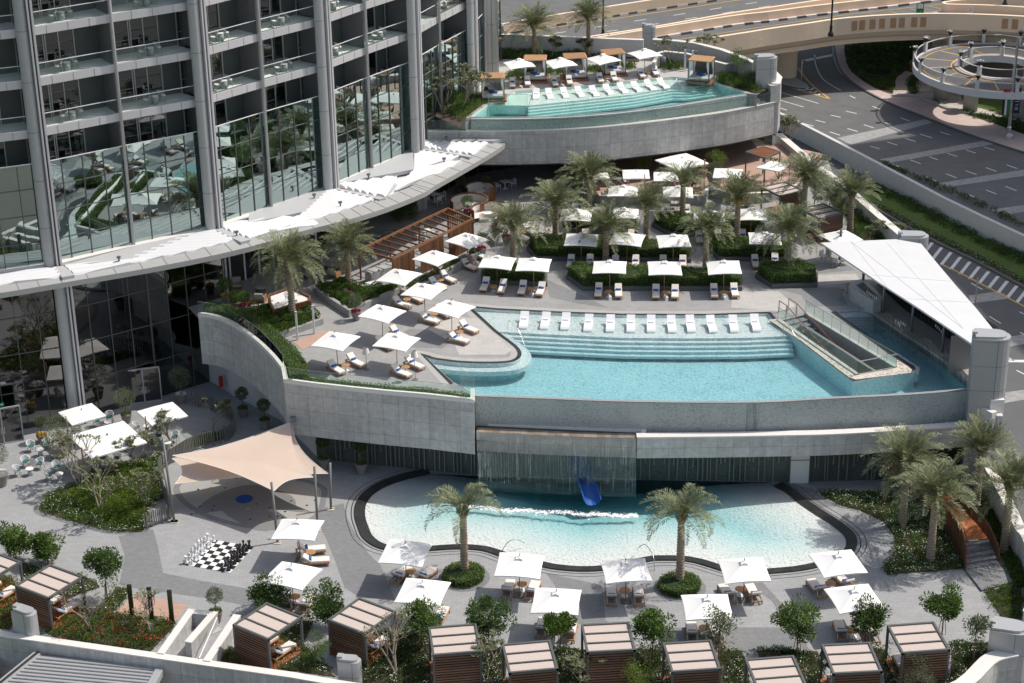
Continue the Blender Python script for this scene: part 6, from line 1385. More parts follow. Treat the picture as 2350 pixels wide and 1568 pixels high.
for k, bx, by, cx, cy, r_, z, m, lab in (('b3', 1175, 330, 1175, 240, 85, L1+.8, 'leafyel', 'round yellow green tree against the dark restaurant glazing'), ('b3', 1760, 330, 1755, 215, 85, L1+.8, 'leafyel', 'yellow green tree beside the far restaurant parasols'), ('a3', 1960, 590, 1955, 430, 85, L2, 'leaf', 'broadleaf tree beside the right daybed of the upper terrace'), ('a4', 1500, 690, 1425, 530, 75, ZR, 'yellowfl', 'small tree covered in yellow flowers below the round ramp'),
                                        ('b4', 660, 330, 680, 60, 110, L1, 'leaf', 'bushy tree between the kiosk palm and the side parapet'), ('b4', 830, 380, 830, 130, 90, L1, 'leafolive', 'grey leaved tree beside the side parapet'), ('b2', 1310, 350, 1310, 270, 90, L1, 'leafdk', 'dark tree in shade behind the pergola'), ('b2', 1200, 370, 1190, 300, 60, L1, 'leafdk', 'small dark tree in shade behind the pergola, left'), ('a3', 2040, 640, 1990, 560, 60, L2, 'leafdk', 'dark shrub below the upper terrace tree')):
    tree_at(k, bx, by, cx, cy, r_, z, m, lab, leafs=2200, lsz=.09)
# frangipani: bare forking limbs with leaf rosettes
def frangi(k, bx, by, top, rx, z, lab, leafy=1.0, grp='bare branched frangipani trees'):
    b = g(k, bx, by, z); rn = random.Random(int(bx*3+by)); h = px2m(k, b, by-top); dist = (b-Vector((0, 0, HC))).dot(Fv); R_ = rx*SCL.get(k, .285714)*dist/FPX
    o = thing('frangipani_tree', lab, 'tree', b, 0, grp); mb = MB(); lf = MB()
    def grow(p, d, l, r, n):
        q = p+d*l; mb.tube([p, lerp(p, q, .5)+Vector((rn.uniform(-.03, .03), rn.uniform(-.03, .03), .02)), q], [r, r*.85, r*.7], 6, False)
        if n == 0:
            for i in range(int(11*leafy)):
                a = rn.random()*6.28; v = Vector((cos(a), sin(a), rn.uniform(-.2, .9))); lf.leaf(q, v, rn.uniform(.16, .3), .075, Vector((0, 0, 1))+v*.3)
            return
        for i in range(rn.choice((2, 3) if n > 1 else (2, 2, 3))):
            a = rn.random()*6.28; v = (d+Vector((cos(a), sin(a), .25))*rn.uniform(.45, .75)).normalized(); grow(q, v, l*rn.uniform(.65, .85), r*.68, n-1)
    s = h/2.9
    for i in range(rn.choice((2, 3))): a = rn.random()*6.28; grow(Vector((cos(a)*.06, sin(a)*.06, 0)), Vector((cos(a)*.35*R_/1.0, sin(a)*.35*R_, 1)).normalized(), .85*s, .045*s+.008, 4)
    build('branches', mb, M['bark'], o, True); build('leaves', lf, M['leafpale'], o); return o
for a in [('c1', 645, 1100, 640, 130, 0, 'frangipani in front of the big cafe parasol, left', 1), ('c1', 812, 1300, 830, 140, 0, 'frangipani in the middle of the oval planting bed', .8), ('c1', 1165, 1240, 870, 130, 0, 'frangipani at the right of the oval planting bed', 1), ('c1', 1100, 930, 620, 110, 0, 'frangipani overlapping the right corner of the big cafe parasol', 1.2), ('c1', 1395, 760, 450, 130, 0, 'frangipani over the right hand cafe parasol', 1.2), ('c1', 1700, 660, 360, 120, 0, 'frangipani inside the curve of the slat fence', 1.3),
          ('d1', 745, 1160, 700, 120, 0, 'nearly bare frangipani beside the second cabana', .15), ('d1', 1215, 1190, 800, 150, 0, 'nearly bare frangipani in front of the shower posts', .25), ('d2', 1190, 1500, 990, 140, 0, 'nearly bare frangipani between the third cabana and the fifth', .2), ('d2', 1910, 1560, 1200, 150, 0, 'leafy frangipani right of the fifth cabana', 1.3), ('d3', 680, 1600, 1300, 170, 0, 'leafy frangipani before the set back cabana', 1.2), ('d4', 830, 1620, 1330, 150, 0, 'leafy frangipani before the tenth cabana', 1.2),
          ('b4', 1130, 530, 360, 80, L1, 'frangipani against the side parapet, left', 1), ('b4', 1290, 510, 370, 70, L1, 'frangipani beside the far end of the bar canopy', 1), ('a4', 440, 1200, 940, 110, L1, 'frangipani at the far corner beyond the granite wall', 1.2), ('b3', 2270, 420, 200, 80, L1+.3, 'frangipani beside the far right parasol', .5),
          ('a3', 600, 430, 270, 90, L2, 'frangipani between the first daybeds of the upper terrace', 1.6), ('a3', 870, 420, 280, 80, L2, 'frangipani behind the right upper palm', 1.6), ('a3', 1490, 480, 255, 95, L2, 'frangipani left of the upper terrace showers', 1.6), ('a3', 1740, 440, 265, 95, L2, 'frangipani right of the upper terrace showers', 1.6), ('a3', 245, 440, 220, 50, L2, 'frangipani beside the big round tower column', 1.2),
          ('a2', 1700, 890, 560, 120, L2, 'frangipani left of the upper pool at the tower glass', 2), ('a2', 1780, 860, 540, 80, L2, 'taller frangipani next to the left daybed', 2), ('a2', 1560, 900, 600, 80, L2, 'frangipani touching the mirrored tower glass', 1.5), ('b4', 780, 330, 100, 100, L1, 'frangipani behind the cabana by the parapet', 1)]:
    frangi(*a)
# potted plants
def potted(k, x, y, z, r, h, top, label, m='leafolive', flower=None, trunk=.6):
    b = g(k, x, y, z); o = thing('potted_tree', label, 'potted plant', b, 0, 'plants in ribbed grey pots'); mb = MB()
    pr_ = [(r*.62, 0)]+[(r*(.66+.34*i/6)+(.012 if i % 2 else 0), h*i/7+.04) for i in range(7)]+[(r*1.06, h*.93), (r*1.06, h), (r*.9, h), (r*.9, h*.9)]
    mb.lathe((0, 0, 0), pr_, 20); build('pot', mb, M['pot'], o)
    mb = MB(); mb.tube([(0, 0, h*.8), (.02, 0, h+trunk+.2)], .035, 6); build('trunk', mb, M['barkdk'], o)
    mb = MB(); cz = h+trunk+top*.75; rn = random.Random(int(x+y))
    for i in range(1500):
        v = Vector((rn.gauss(0, 1), rn.gauss(0, 1), rn.gauss(0, 1))).normalized()*top*(rn.random()**.35)*rn.uniform(.85, 1.1); mb.leaf((v.x, v.y, cz+v.z), v.normalized()+Vector((0, 0, .4)), .1, .045)
    build('crown', mb, M[m], o)
    mb = MB()
    for i in range(260): a = rn.random()*6.28; q = r*.9*rn.random()**.5; mb.leaf((cos(a)*q, sin(a)*q, h-.02+rn.random()*.14), (cos(a), sin(a), .8), .11, .06)
    build('underplanting', mb, M[flower or 'leaf'], o); return o
for a in [('c1', 1460, 420, 0, .42, .75, .9, 'olive tree in a pot beside the lobby doors', 'leafolive', 'whitefl', .9), ('c1', 1020, 575, 0, .42, .75, .85, 'olive tree in a pot between two cafe parasols', 'leafolive', 'leaf', .8), ('c1', 487, 850, 0, .6, .9, .95, 'olive tree in a large pot with white flowers among the cafe tables', 'leafolive', 'whitefl', .9), ('c1', 10, 1080, 0, .6, 1.0, .8, 'olive tree in a large pot cut by the left picture edge', 'leafolive', 'whitefl', 1.0), ('c1', 340, 730, 0, .4, .6, .45, 'small potted olive by the cafe doors', 'leafolive', 'yellowfl', .8),
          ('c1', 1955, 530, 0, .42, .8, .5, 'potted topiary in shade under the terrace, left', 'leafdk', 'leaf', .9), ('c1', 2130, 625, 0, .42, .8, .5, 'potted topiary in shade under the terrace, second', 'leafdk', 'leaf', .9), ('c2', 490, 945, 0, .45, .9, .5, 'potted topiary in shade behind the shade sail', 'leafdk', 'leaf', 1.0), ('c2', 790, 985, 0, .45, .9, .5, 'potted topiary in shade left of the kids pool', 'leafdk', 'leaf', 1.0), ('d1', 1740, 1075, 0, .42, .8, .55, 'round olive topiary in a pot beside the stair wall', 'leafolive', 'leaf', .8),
          ('b2', 865, 1160, L1, .38, .7, .52, 'ball shaped olive in a pot at the planter corner', 'leafolive', 'pink', .6), ('b2', 1873, 650, L1, .4, .75, .45, 'potted olive with pink flowers at the end of the pergola', 'leafolive', 'pink', .6), ('b2', 2070, 550, L1, .38, .7, .12, 'pot of pink flowers behind the leftmost hedge palm', 'leaf', 'pink', .4), ('b2', 1985, 470, L1, .4, .7, .12, 'pot of dark red flowers near the round booths', 'leaf', 'pink', .1), ('b2', 1758, 335, L1, .35, .6, .55, 'potted tree with pink flowers beside the round booths', 'leaf', 'pink', .5), ('b2', 1705, 150, L1, .35, .6, .5, 'potted tree left of the round booths', 'leafolive', 'leaf', .4), ('b2', 1905, 140, L1, .3, .5, .4, 'potted tree behind the round booths', 'leafolive', 'leaf', .4),
          ('b1', 1820, 1030, L1, .38, .7, .5, 'tall potted tree at the corner by the glass rail', 'leaf', 'yellowfl', .7), ('b1', 1895, 1080, L1, .42, .7, .45, 'potted shrub next to the tall potted tree', 'leaf', 'leaf', .2), ('b1', 1970, 1110, L1, .5, .7, .45, 'wide pot with red mulch and a small tree', 'leaf', 'red', .4), ('b3', 2005, 605, L1, .4, .6, .06, 'pot of magenta flowers below the restaurant terrace wall', 'leaf', 'pink', .2), ('b3', 1745, 440, L1+.8, .75, 1.2, .5, 'very large pot on the restaurant terrace', 'leafolive', 'leaf', .3), ('b3', 1640, 365, L1+.8, .5, .8, .3, 'medium pot behind the seated guests', 'leaf', 'leaf', .3), ('b3', 1590, 370, L1+.8, .4, .6, .25, 'small pot behind the seated guests', 'leaf', 'leaf', .2)]:
    potted(*a)
# ---- clipped hedges ---------------------------------------------------------
def hedge(poly, z, h, label, m='leaf', dens=420, lsz=.10, nm='hedge', planter=None, round_=.12, cat='hedge', flowers=None, group=None):
    P = [(p[0], p[1]) for p in poly]; c = Vector((sum(p[0] for p in P)/len(P), sum(p[1] for p in P)/len(P), z)); Q = [(x-c.x, y-c.y) for x, y in P]; o = thing(nm, label, cat, c, 0, group)
    rn = random.Random(int(c.x*13+c.y*5)); mb = MB(); core = MB(); q2 = offset(Q, .1, True); q3 = offset(Q, -.1, True); ar = lambda L: abs(sum(L[i][0]*L[(i+1) % len(L)][1]-L[(i+1) % len(L)][0]*L[i][1] for i in range(len(L))))/2
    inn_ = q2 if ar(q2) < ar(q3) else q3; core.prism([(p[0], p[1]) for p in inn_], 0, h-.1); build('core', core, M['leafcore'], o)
    N = len(Q); xs = [p[0] for p in Q]; ys = [p[1] for p in Q]; A = ar(Q); cnt = 0; tgt = int(A*dens)
    while cnt < tgt:
        x, y = rn.uniform(min(xs), max(xs)), rn.uniform(min(ys), max(ys))
        if inside((x, y), Q): b_ = .07*sin(x*2.3)+.06*sin(y*3.1+x); mb.leaf((x, y, h-.05+b_+rn.uniform(-.1, .06)), (rn.gauss(0, 1), rn.gauss(0, 1), rn.uniform(0, 1.2)), lsz*rn.uniform(.8, 1.4), lsz*.6); cnt += 1
    for i in range(N):
        a, b = Vector(Q[i]), Vector(Q[(i+1) % N]); L = (b-a).length; t = (b-a).normalized() if L > 1e-3 else Vector((1, 0)); nn = Vector((t.y, -t.x))
        if (a+nn).length < a.length: nn = -nn
        for k in range(int(L*h*dens*.8)): u = rn.random(); p = lerp(a, b, u); zz = rn.random()*h; w_ = .05*sin(p.x*4+zz*3)+rn.uniform(-.08, .04)-round_*max(0, zz/h-.7); q = p+nn*w_; mb.leaf((q.x, q.y, zz), (nn.x+rn.gauss(0, .7), nn.y+rn.gauss(0, .7), rn.uniform(-.2, 1)), lsz*rn.uniform(.8, 1.4), lsz*.6)
    build('foliage', mb, M[m], o)
    if planter: 
        mb = MB(); e = [(p[0], p[1]) for p in expand(Q, .22)]; mb.prism(e, -planter, .02); build('planter', mb, M['darkpl'], o)
    return o
M['darkpl'] = mat('dark_planter_stone', (.10, .105, .105), .7, var=.1, scale=3)
for q, lab in (([(575, 1150), (700, 1240), (1945, 1240), (1945, 1165), (600, 1115)], 'long clipped hedge in a dark planter, front row behind the pool'), ([(255, 925), (330, 1000), (1535, 1015), (1535, 935), (300, 885)], 'long clipped hedge in a dark planter, second row'), ([(535, 770), (1105, 800), (1105, 735), (535, 712)], 'short clipped hedge in the third row'), ([(1262, 735), (1400, 808), (2130, 815), (2130, 745), (1290, 705)], 'clipped hedge around the tall centre palm'), ([(1702, 920), (1790, 1003), (2315, 1010), (2315, 940), (1720, 885)], 'clipped hedge at the foot of the palm with yellow date stalks'), ([(-110, 1190), (380, 1205), (380, 1135), (-110, 1115)], 'clipped hedge behind the left pair of front umbrellas')):
    hedge([(p.x, p.y) for p in gs('b3', L1+.35, q)], L1+.35, .78, lab, planter=.35)
hedge([(p.x, p.y) for p in gs('b4', L1+.35, [(215, 795), (340, 868), (670, 860), (675, 785), (540, 735), (240, 755)])], L1+.35, .8, 'square clipped hedge around the palm nearest the bar', planter=.35)
i0 = 0; Lf = len(FWp)
def ribbon(pts, a, b): A = offset(pts, a); B = offset(pts, b); return [(p[0], p[1]) for p in A]+[(p[0], p[1]) for p in B[::-1]]
sg_f = 1 if inside is not None and offset(FW, 1)[8][1] > FW[8][1] else -1
hedge(ribbon([(p.x, p.y) for p in FWp[1:]], .45*sg_f, 1.75*sg_f), L1, .85, 'long curving hedge behind the glass rail on the left terrace edge', 'leaf', dens=300, nm='hedge')
hedge(ribbon([(p.x+.2, p.y) for p in FW2[:-1]]+[(FW2[-1].x-.7, FW2[-1].y)], .4*sg_f, 1.0*sg_f), L1, .5, 'low loose hedge behind the glass rail along the front terrace edge', 'leaf', dens=260, lsz=.1)
# raised planters
def planter(k, q, z, h, lab, m='leaf', hh=.5, fl=None, dens=200):
    P = [(p.x, p.y) for p in gs(k, z+h, q)]; c = Vector((sum(p[0] for p in P)/len(P), sum(p[1] for p in P)/len(P), z)); Q = [(x-c.x, y-c.y) for x, y in P]; o = thing('planter', lab, 'planter', c); mb = MB()
    e2 = offset(Q, .3, True); e3 = offset(Q, -.3, True); i_ = e2 if sum(Vector(p).length for p in e2) < sum(Vector(p).length for p in e3) else e3; I = [(p[0], p[1]) for p in i_]
    mb.wall(Q, 0, h, True); mb.wall(I, 0, h, True)
    for i in range(len(Q)): j = (i+1) % len(Q); mb.face([(*Q[i], h), (*Q[j], h), (*I[j], h), (*I[i], h)])
    build('wall', mb, M['planterwall'], o); mb = MB(); mb.poly(I, h-.12); build('soil', mb, M['soil'], o)
    rn = random.Random(int(c.x*3+7)); mb = MB(); xs = [p[0] for p in I]; ys = [p[1] for p in I]; n = 0; A = (max(xs)-min(xs))*(max(ys)-min(ys))
    for _ in range(int(A*4.5)):
        x, y = rn.uniform(min(xs), max(xs)), rn.uniform(min(ys), max(ys))
        if not inside((x, y), I): continue
        r_ = rn.uniform(.25, .45)
        for i in range(dens): v = Vector((rn.gauss(0, 1), rn.gauss(0, 1), abs(rn.gauss(0, 1)))).normalized()*r_; mb.leaf((x+v.x, y+v.y, h-.15+v.z*hh*2.2), v+Vector((0, 0, .2)), .12, .075)
    build('shrubs', mb, M[m], o); return o
planter('b2', [(540, 915), (805, 1085), (1235, 895), (1200, 850), (950, 890), (760, 830), (560, 850)], L1, .6, 'long concrete planter with shrubs between the bar and the loungers')
planter('b2', [(-40, 1130), (235, 1275), (600, 1150), (500, 1040), (330, 1010), (0, 1040)], L1, .5, 'concrete planter with shrubs around the left terrace palm')
planter('b2', [(1215, 915), (1290, 935), (1880, 600), (1830, 570)], L1, .6, 'narrow concrete planter running along the timber pergola')
planter('b2', [(1920, 480), (1975, 530), (2070, 430), (2060, 395), (1960, 440)], L1, .5, 'small angular concrete planter with dark flowers', 'leafdk', .3)
planter('b3', [(560, 600), (705, 590), (705, 560), (560, 560)], L1, .6, 'low planter beneath the back palm by the loungers', 'leafyel', .4)
planter('a3', [(340, 500), (480, 500), (480, 475), (330, 475)], L2, .6, 'small stone planter behind the left upper umbrella', 'leafyel', .3)
# planting beds: ground cover too dense to count
def bed(name, polys, z, dens, m, h, lab, cat, lsz=.09, fl=None, fld=0, soil=True):
    mb = MB(); fb = MB(); sb = MB(); rn = random.Random(len(name)*7+int(abs(polys[0][0][0])*10))
    for P in polys:
        if soil: sb.poly(P, z+.03)
        xs = [p[0] for p in P]; ys = [p[1] for p in P]; A = (max(xs)-min(xs))*(max(ys)-min(ys))
        for _ in range(int(A*dens/22)):
            x, y = rn.uniform(min(xs), max(xs)), rn.uniform(min(ys), max(ys))
            if not inside((x, y), P): continue
            r_ = rn.uniform(.18, .42); hh = h*rn.uniform(.5, 1.2)*(.65+.35*sin(x*1.7)*sin(y*1.3))
            for i in range(40): v = Vector((rn.gauss(0, 1), rn.gauss(0, 1), abs(rn.gauss(0, 1)))).normalized(); mb.leaf((x+v.x*r_, y+v.y*r_, z+.05+v.z*hh*rn.random()**.3), v+Vector((0, 0, .3)), lsz*rn.uniform(.8, 1.5), lsz*.7)
            if fl and rn.random() < fld:
                for i in range(7): v = Vector((rn.gauss(0, 1), rn.gauss(0, 1), .8+rn.random())).normalized(); fb.leaf((x+v.x*r_*1.05, y+v.y*r_*1.05, z+.07+v.z*hh*1.08), (rn.gauss(0, 1), rn.gauss(0, 1), .3), .075, .065)
    if soil: struct(name+'_soil', sb, M['soil'])
    stuff(name, mb, M[m], lab, cat)
    if fb.v: stuff(name+'_flowers', fb, M[fl], lab+' flowers', 'flowers')
V2 = lambda k, q, z=0, n=0: [(p.x, p.y) for p in (smooth(gs(k, z, q), 4, True) if n else gs(k, z, q))]
oval = V2('c1', [(320, 1240), (400, 1150), (620, 1060), (780, 960), (1000, 900), (1200, 860), (1290, 880), (1270, 1050), (1330, 1160), (1200, 1250), (1160, 1440), (1000, 1450), (860, 1440), (650, 1390), (450, 1330), (330, 1290)], 0, 1)
bed('oval_bed', [oval], 0, 330, 'leaf', .35, 'dense green ground cover filling the oval bed by the cafe', 'ground cover', fl='whitefl', fld=.25)
mb = MB(); e = expand(oval, .4)
for i in range(len(oval)): j = (i+1) % len(oval); mb.face([(*oval[i], .012), (*oval[j], .012), (e[j][0], e[j][1], .012), (e[i][0], e[i][1], .012)])
struct('bed_edging', mb, M['pave2'])
inner_ = V2('c1', [(560, 1180), (720, 1020), (960, 940), (1180, 930), (1240, 1100), (1150, 1250), (1140, 1380), (900, 1390), (700, 1280)], 0, 1)
bed('oval_bed_shrubs', [inner_], .05, 420, 'leafyel', .8, 'taller yellow green shrubs in the middle of the oval bed', 'shrubs', soil=False)
bed('fence_bed', [V2('c1', [(1500, 800), (1820, 700), (1850, 620), (1560, 700)]), V2('c1', [(1230, 880), (1300, 850), (1290, 800), (1220, 850)])], 0, 250, 'leaf', .3, 'low green plants inside the curved slat fence', 'ground cover')
bed('red_flower_bed', [V2('d1', [(360, 1160), (430, 1090), (620, 1000), (920, 1000), (1390, 1075), (1400, 1110), (1215, 1310), (800, 1265), (500, 1220)]), V2('d1', [(-300, 760), (100, 720), (130, 790), (150, 1000), (80, 1140), (-300, 1080)]), V2('d1', [(1690, 1380), (1760, 1260), (1900, 1330), (2180, 1420), (2350, 1470), (2350, 1480)])], 0, 300, 'leaf', .5, 'red flowering shrubs filling the beds behind the bottom parapet', 'shrubs', .09, 'red', .30)
bed('left_bed', [V2('d1', [(180, 600), (340, 640), (440, 700), (640, 690), (780, 760), (800, 800), (640, 850), (480, 930), (180, 700)]), V2('d1', [(760, 990), (900, 850), (930, 790), (1040, 810), (1000, 900), (900, 1010)])], 0, 200, 'leaf', .22, 'low green ground cover around the left cabanas', 'ground cover', fl='whitefl', fld=.35)
LB = [V2('d2', [(200, 1210), (330, 1100), (420, 1060), (520, 1075), (440, 1260), (700, 1520), (100, 1430), (0, 1410), (60, 1380)]), V2('d2', [(720, 1540), (920, 1440), (960, 1200), (1200, 1170), (1450, 1150), (1460, 1600), (920, 1590)]), V2('d2', [(1860, 1160), (1960, 1300), (2080, 1300), (2060, 1600), (1830, 1600)]), V2('d3', [(450, 1270), (640, 1290), (720, 1330), (700, 1620), (470, 1620)]), V2('d3', [(1110, 1290), (1330, 1300), (1390, 1480), (1390, 1620), (1000, 1620), (1040, 1320)]), V2('d3', [(1780, 1305), (1950, 1305), (2010, 1400), (2030, 1620), (1800, 1620)]), V2('d3', [(2090, 1305), (2350, 1305), (2500, 1340), (2100, 1360)]),
      V2('d4', [(215, 1305), (690, 1310), (720, 1400), (720, 1600), (580, 1600), (520, 1340)]), V2('d4', [(1130, 1280), (1240, 1300), (1260, 1400), (1500, 1450), (1500, 1640), (1240, 1640), (1220, 1460)]), V2('d4', [(1750, 1250), (2080, 1240), (2080, 1380), (1850, 1560), (1500, 1660), (1760, 1500), (1770, 1300)])]
bed('front_bed', LB, 0, 260, 'leafdk', .4, 'mixed green planting between the bottom row of cabanas', 'ground cover', fl='whitefl', fld=.2)
bed('right_bed', [V2('c4', [(705, 1135), (900, 1130), (1350, 1150), (1600, 1200), (1750, 1500), (1870, 1750), (1250, 1800), (1230, 1720), (1320, 1600), (1310, 1490), (1220, 1370), (1050, 1290), (880, 1240), (740, 1170)])], 0, 280, 'leaf', .35, 'green and white flowering ground cover left of the bridge', 'ground cover', fl='whitefl', fld=.45)
bed('bridge_bed', [V2('c4', [(1900, 1000), (2040, 960), (2340, 1580), (2400, 1900), (2280, 1900), (2100, 1500)]), V2('d4', [(2030, 830), (2250, 790), (2280, 740), (2180, 520), (2260, 480), (2330, 700), (2330, 1050), (2170, 1040)])], 0, 280, 'leaf', .5, 'green planting between the bridge and the garden wall', 'ground cover')
for k, x, y, r_, lab in (('d2', 1730, 720, 150, 'round clipped shrub bed around the left kids pool palm'), ('d3', 1465, 800, 140, 'round clipped shrub bed around the right kids pool palm')):
    c = g(k, x, y, 0); hedge([(c.x+1.35*cos(i*pi/8), c.y+1.35*sin(i*pi/8)) for i in range(16)], 0, .55, lab, 'leaf', nm='shrub_bed', cat='shrub bed')
    mb = MB(); mb.lathe((c.x, c.y, .01), [(1.75, 0), (1.75, .004)], 32); struct('tree_surround', mb, M['pave2'])
bed('upper_bed', [[(p[0], p[1]) for p in V2('a3', [(1815, 600), (2105, 680), (2170, 660), (2120, 600), (1980, 560), (1840, 540)], L2)], V2('a3', [(20, 830), (150, 735), (60, 690), (-80, 720), (-150, 830), (-50, 900)], L2), V2('a3', [(225, 430), (500, 420), (500, 380), (225, 370)], L2), V2('a3', [(560, 560), (690, 560), (690, 520), (560, 520)], L2), V2('a3', [(860, 540), (960, 540), (960, 495), (860, 495)], L2), V2('a3', [(1100, 510), (1210, 510), (1210, 470), (1100, 470)], L2), V2('a3', [(1420, 510), (1570, 510), (1560, 460), (1400, 450)], L2), V2('a3', [(280, 590), (400, 590), (400, 550), (280, 550)], L2), V2('a3', [(520, 440), (1250, 400), (1250, 370), (520, 390)], L2)], L2, 420, 'leaf', .75, 'green shrubs planted around the upper terrace', 'shrubs', soil=False)
bed('parapet_bed', [V2('b4', [(1010, 520), (1330, 520), (1350, 480), (1180, 350), (1000, 200), (880, 80), (760, 60), (800, 230), (890, 300), (980, 440)], L1), V2('b3', [(1830, 480), (2150, 500), (2350, 440), (2350, 390), (2000, 440)], L1+.8), V2('b4', [(350, 410), (440, 455), (520, 480), (540, 420), (400, 385)], L1), V2('b4', [(700, 520), (760, 570), (800, 600), (740, 530)], L1)], L1, 300, 'leaf', 1.1, 'dark green planting along the side parapet', 'shrubs')
bed('restaurant_bed', [V2('b3', [(1400, 520), (1640, 520), (1600, 495), (1400, 495)], L1+.8), V2('b3', [(830, 520), (1200, 520), (1200, 490), (880, 490)], L1+.8), V2('b3', [(560, 570), (700, 565), (700, 550), (560, 550)], L1+.6)], L1+.8, 300, 'leaf', .4, 'low plants along the restaurant terrace wall', 'ground cover', soil=False)
# road side planting
def ribbon_bed(name, A, B, z, h, m, lab, dens, fl=None, fld=0): bed(name, [[(p.x, p.y) for p in A]+[(p.x, p.y) for p in B[::-1]]], z, dens, m, h, lab, 'hedge', .12, fl, fld, False)
hA = smooth(gs('b4', ZS, [(1080, 60), (1250, 125), (1450, 225), (1700, 350), (2000, 500), (2350, 665), (2600, 790)]), 2); hB = smooth(gs('b4', ZS, [(1080, 120), (1250, 185), (1450, 290), (1700, 420), (2000, 570), (2350, 745), (2600, 870)]), 2)
ribbon_bed('lane_hedge', hA, hB, ZS+.1, .8, 'leafdk', 'long dark hedge growing against the white retaining wall', 150)
ribbon_bed('flower_strip', [Vector((p.x-.15, p.y-.15)) for p in lawnB[::2]], [Vector((p.x+.3, p.y+.3)) for p in flw[::2]], ZS+.12, .18, 'leaf', 'strip of white flowers beside the service lane', 130, 'whitefl', 2.0)
hA = smooth(gs('b4', ZR, [(1200, -75), (1400, 0), (1850, 192), (2350, 422), (2600, 535)]), 2); hB = smooth(gs('b4', ZR, [(1200, -100), (1400, -28), (1850, 162), (2350, 385), (2600, 498)]), 2)
ribbon_bed('road_hedge', hA, hB, ZR, .7, 'leafdk', 'hedge along the top of the retaining wall beside the main road', 120)
bed('flyover_bed', [V2('a4', [(920, 400), (1000, 360), (1300, 330), (1600, 310), (1800, 340), (1760, 420), (1560, 440), (1480, 520), (1360, 580), (1200, 600), (1060, 600), (950, 540)], ZR), V2('a4', [(1030, 625), (1060, 605), (1250, 640), (1310, 600), (1300, 690), (1300, 750), (1180, 710)], ZR), V2('a4', [(1410, 690), (1430, 640), (1500, 600), (1520, 610), (1480, 690), (1490, 760), (1440, 760)], ZR), V2('a4', [(1830, 905), (2100, 950), (2350, 1000), (2600, 1060), (2600, 1150), (2350, 1070), (2050, 985)], ZR)], ZR+.15, 90, 'leafdk', .5, 'dark planting under the flyover and beside the pavement', 'shrubs', .16)
bed('flyover_grass', [V2('a4', [(1060, 640), (1290, 650), (1300, 740), (1200, 720)], ZR), V2('a4', [(2150, 560), (2350, 540), (2600, 560), (2600, 620), (2350, 620), (2180, 610)], ZP)], ZR+.16, 90, 'leafyel', .2, 'light green ground cover beside the pavement', 'ground cover', .12)
M['chesswhite'] = mat('white_plastic', (.78, .78, .78), .4)
M['copper'] = mat('copper_rail', (.30, .12, .07), .4, metal=.3); M['canroof'] = mat('white_roof_sheet', (.68, .68, .68), .45, var=.05, scale=.6); M['stripe'] = mat('striped_stone', (.34, .32, .28), .5, var=.3, scale=5, brick=(.35, 1.2, .02, .3)); M['stoolgrey'] = mat('stool_metal', (.2, .24, .22), .5)
M['spray'] = glassy('water_strand', (.92, .95, .95), .1, .05, (.85, .92, .92), .22); M['veil'] = glassy('water_veil', (.94, .96, .96), .0, .1, (.75, .82, .82), .035); M['foam'] = mat('foam', (.88, .9, .9), .6)
# ================================================================== CHESS
q = gs('d1', 0, [(1465, 622), (1665, 400), (2035, 465), (1843, 688)]); cc = (q[0]+q[1]+q[2]+q[3])/4; ex = ((q[2]-q[1])+(q[3]-q[0])).normalized(); ex.z = 0; ex.normalize(); ey = Vector((-ex.y, ex.x, 0)); SQ = 3.65/8; rzc = atan2(ex.y, ex.x)
root = thing('chess_board', 'black and white floor mat of the giant chess set', 'chess board', (cc.x, cc.y, 0), rzc); a = MB(); b = MB()
for i in range(8):
    for j in range(8): (a if (i+j) % 2 else b).box(((i-3.5)*SQ, (j-3.5)*SQ, .02), (SQ-.004, SQ-.004, .02))
build('white_squares', a, M['white'], root); build('black_squares', b, M['black'], root)
PR = {'pawn': [(.13, 0), (.14, .05), (.09, .1), (.05, .2), (.045, .3), (.085, .33), (.05, .36), (.09, .42), (.07, .49), (0, .52)], 'rook': [(.15, 0), (.16, .06), (.1, .12), (.075, .3), (.08, .42), (.12, .46), (.12, .56), (.09, .56), (.09, .52), (0, .52)],
      'knight': [(.15, 0), (.16, .06), (.1, .12), (.08, .2), (.1, .24), (0, .25)], 'bishop': [(.15, 0), (.16, .06), (.09, .12), (.055, .38), (.1, .43), (.06, .46), (.1, .56), (.06, .66), (.025, .7), (.03, .73), (0, .76)],
      'queen': [(.16, 0), (.17, .07), (.1, .14), (.06, .45), (.11, .5), (.07, .54), (.13, .68), (.1, .7), (.03, .73), (.035, .78), (0, .8)], 'king': [(.16, 0), (.17, .07), (.1, .14), (.065, .5), (.12, .55), (.08, .6), (.13, .74), (.1, .78), (0, .8)]}
CP = {}
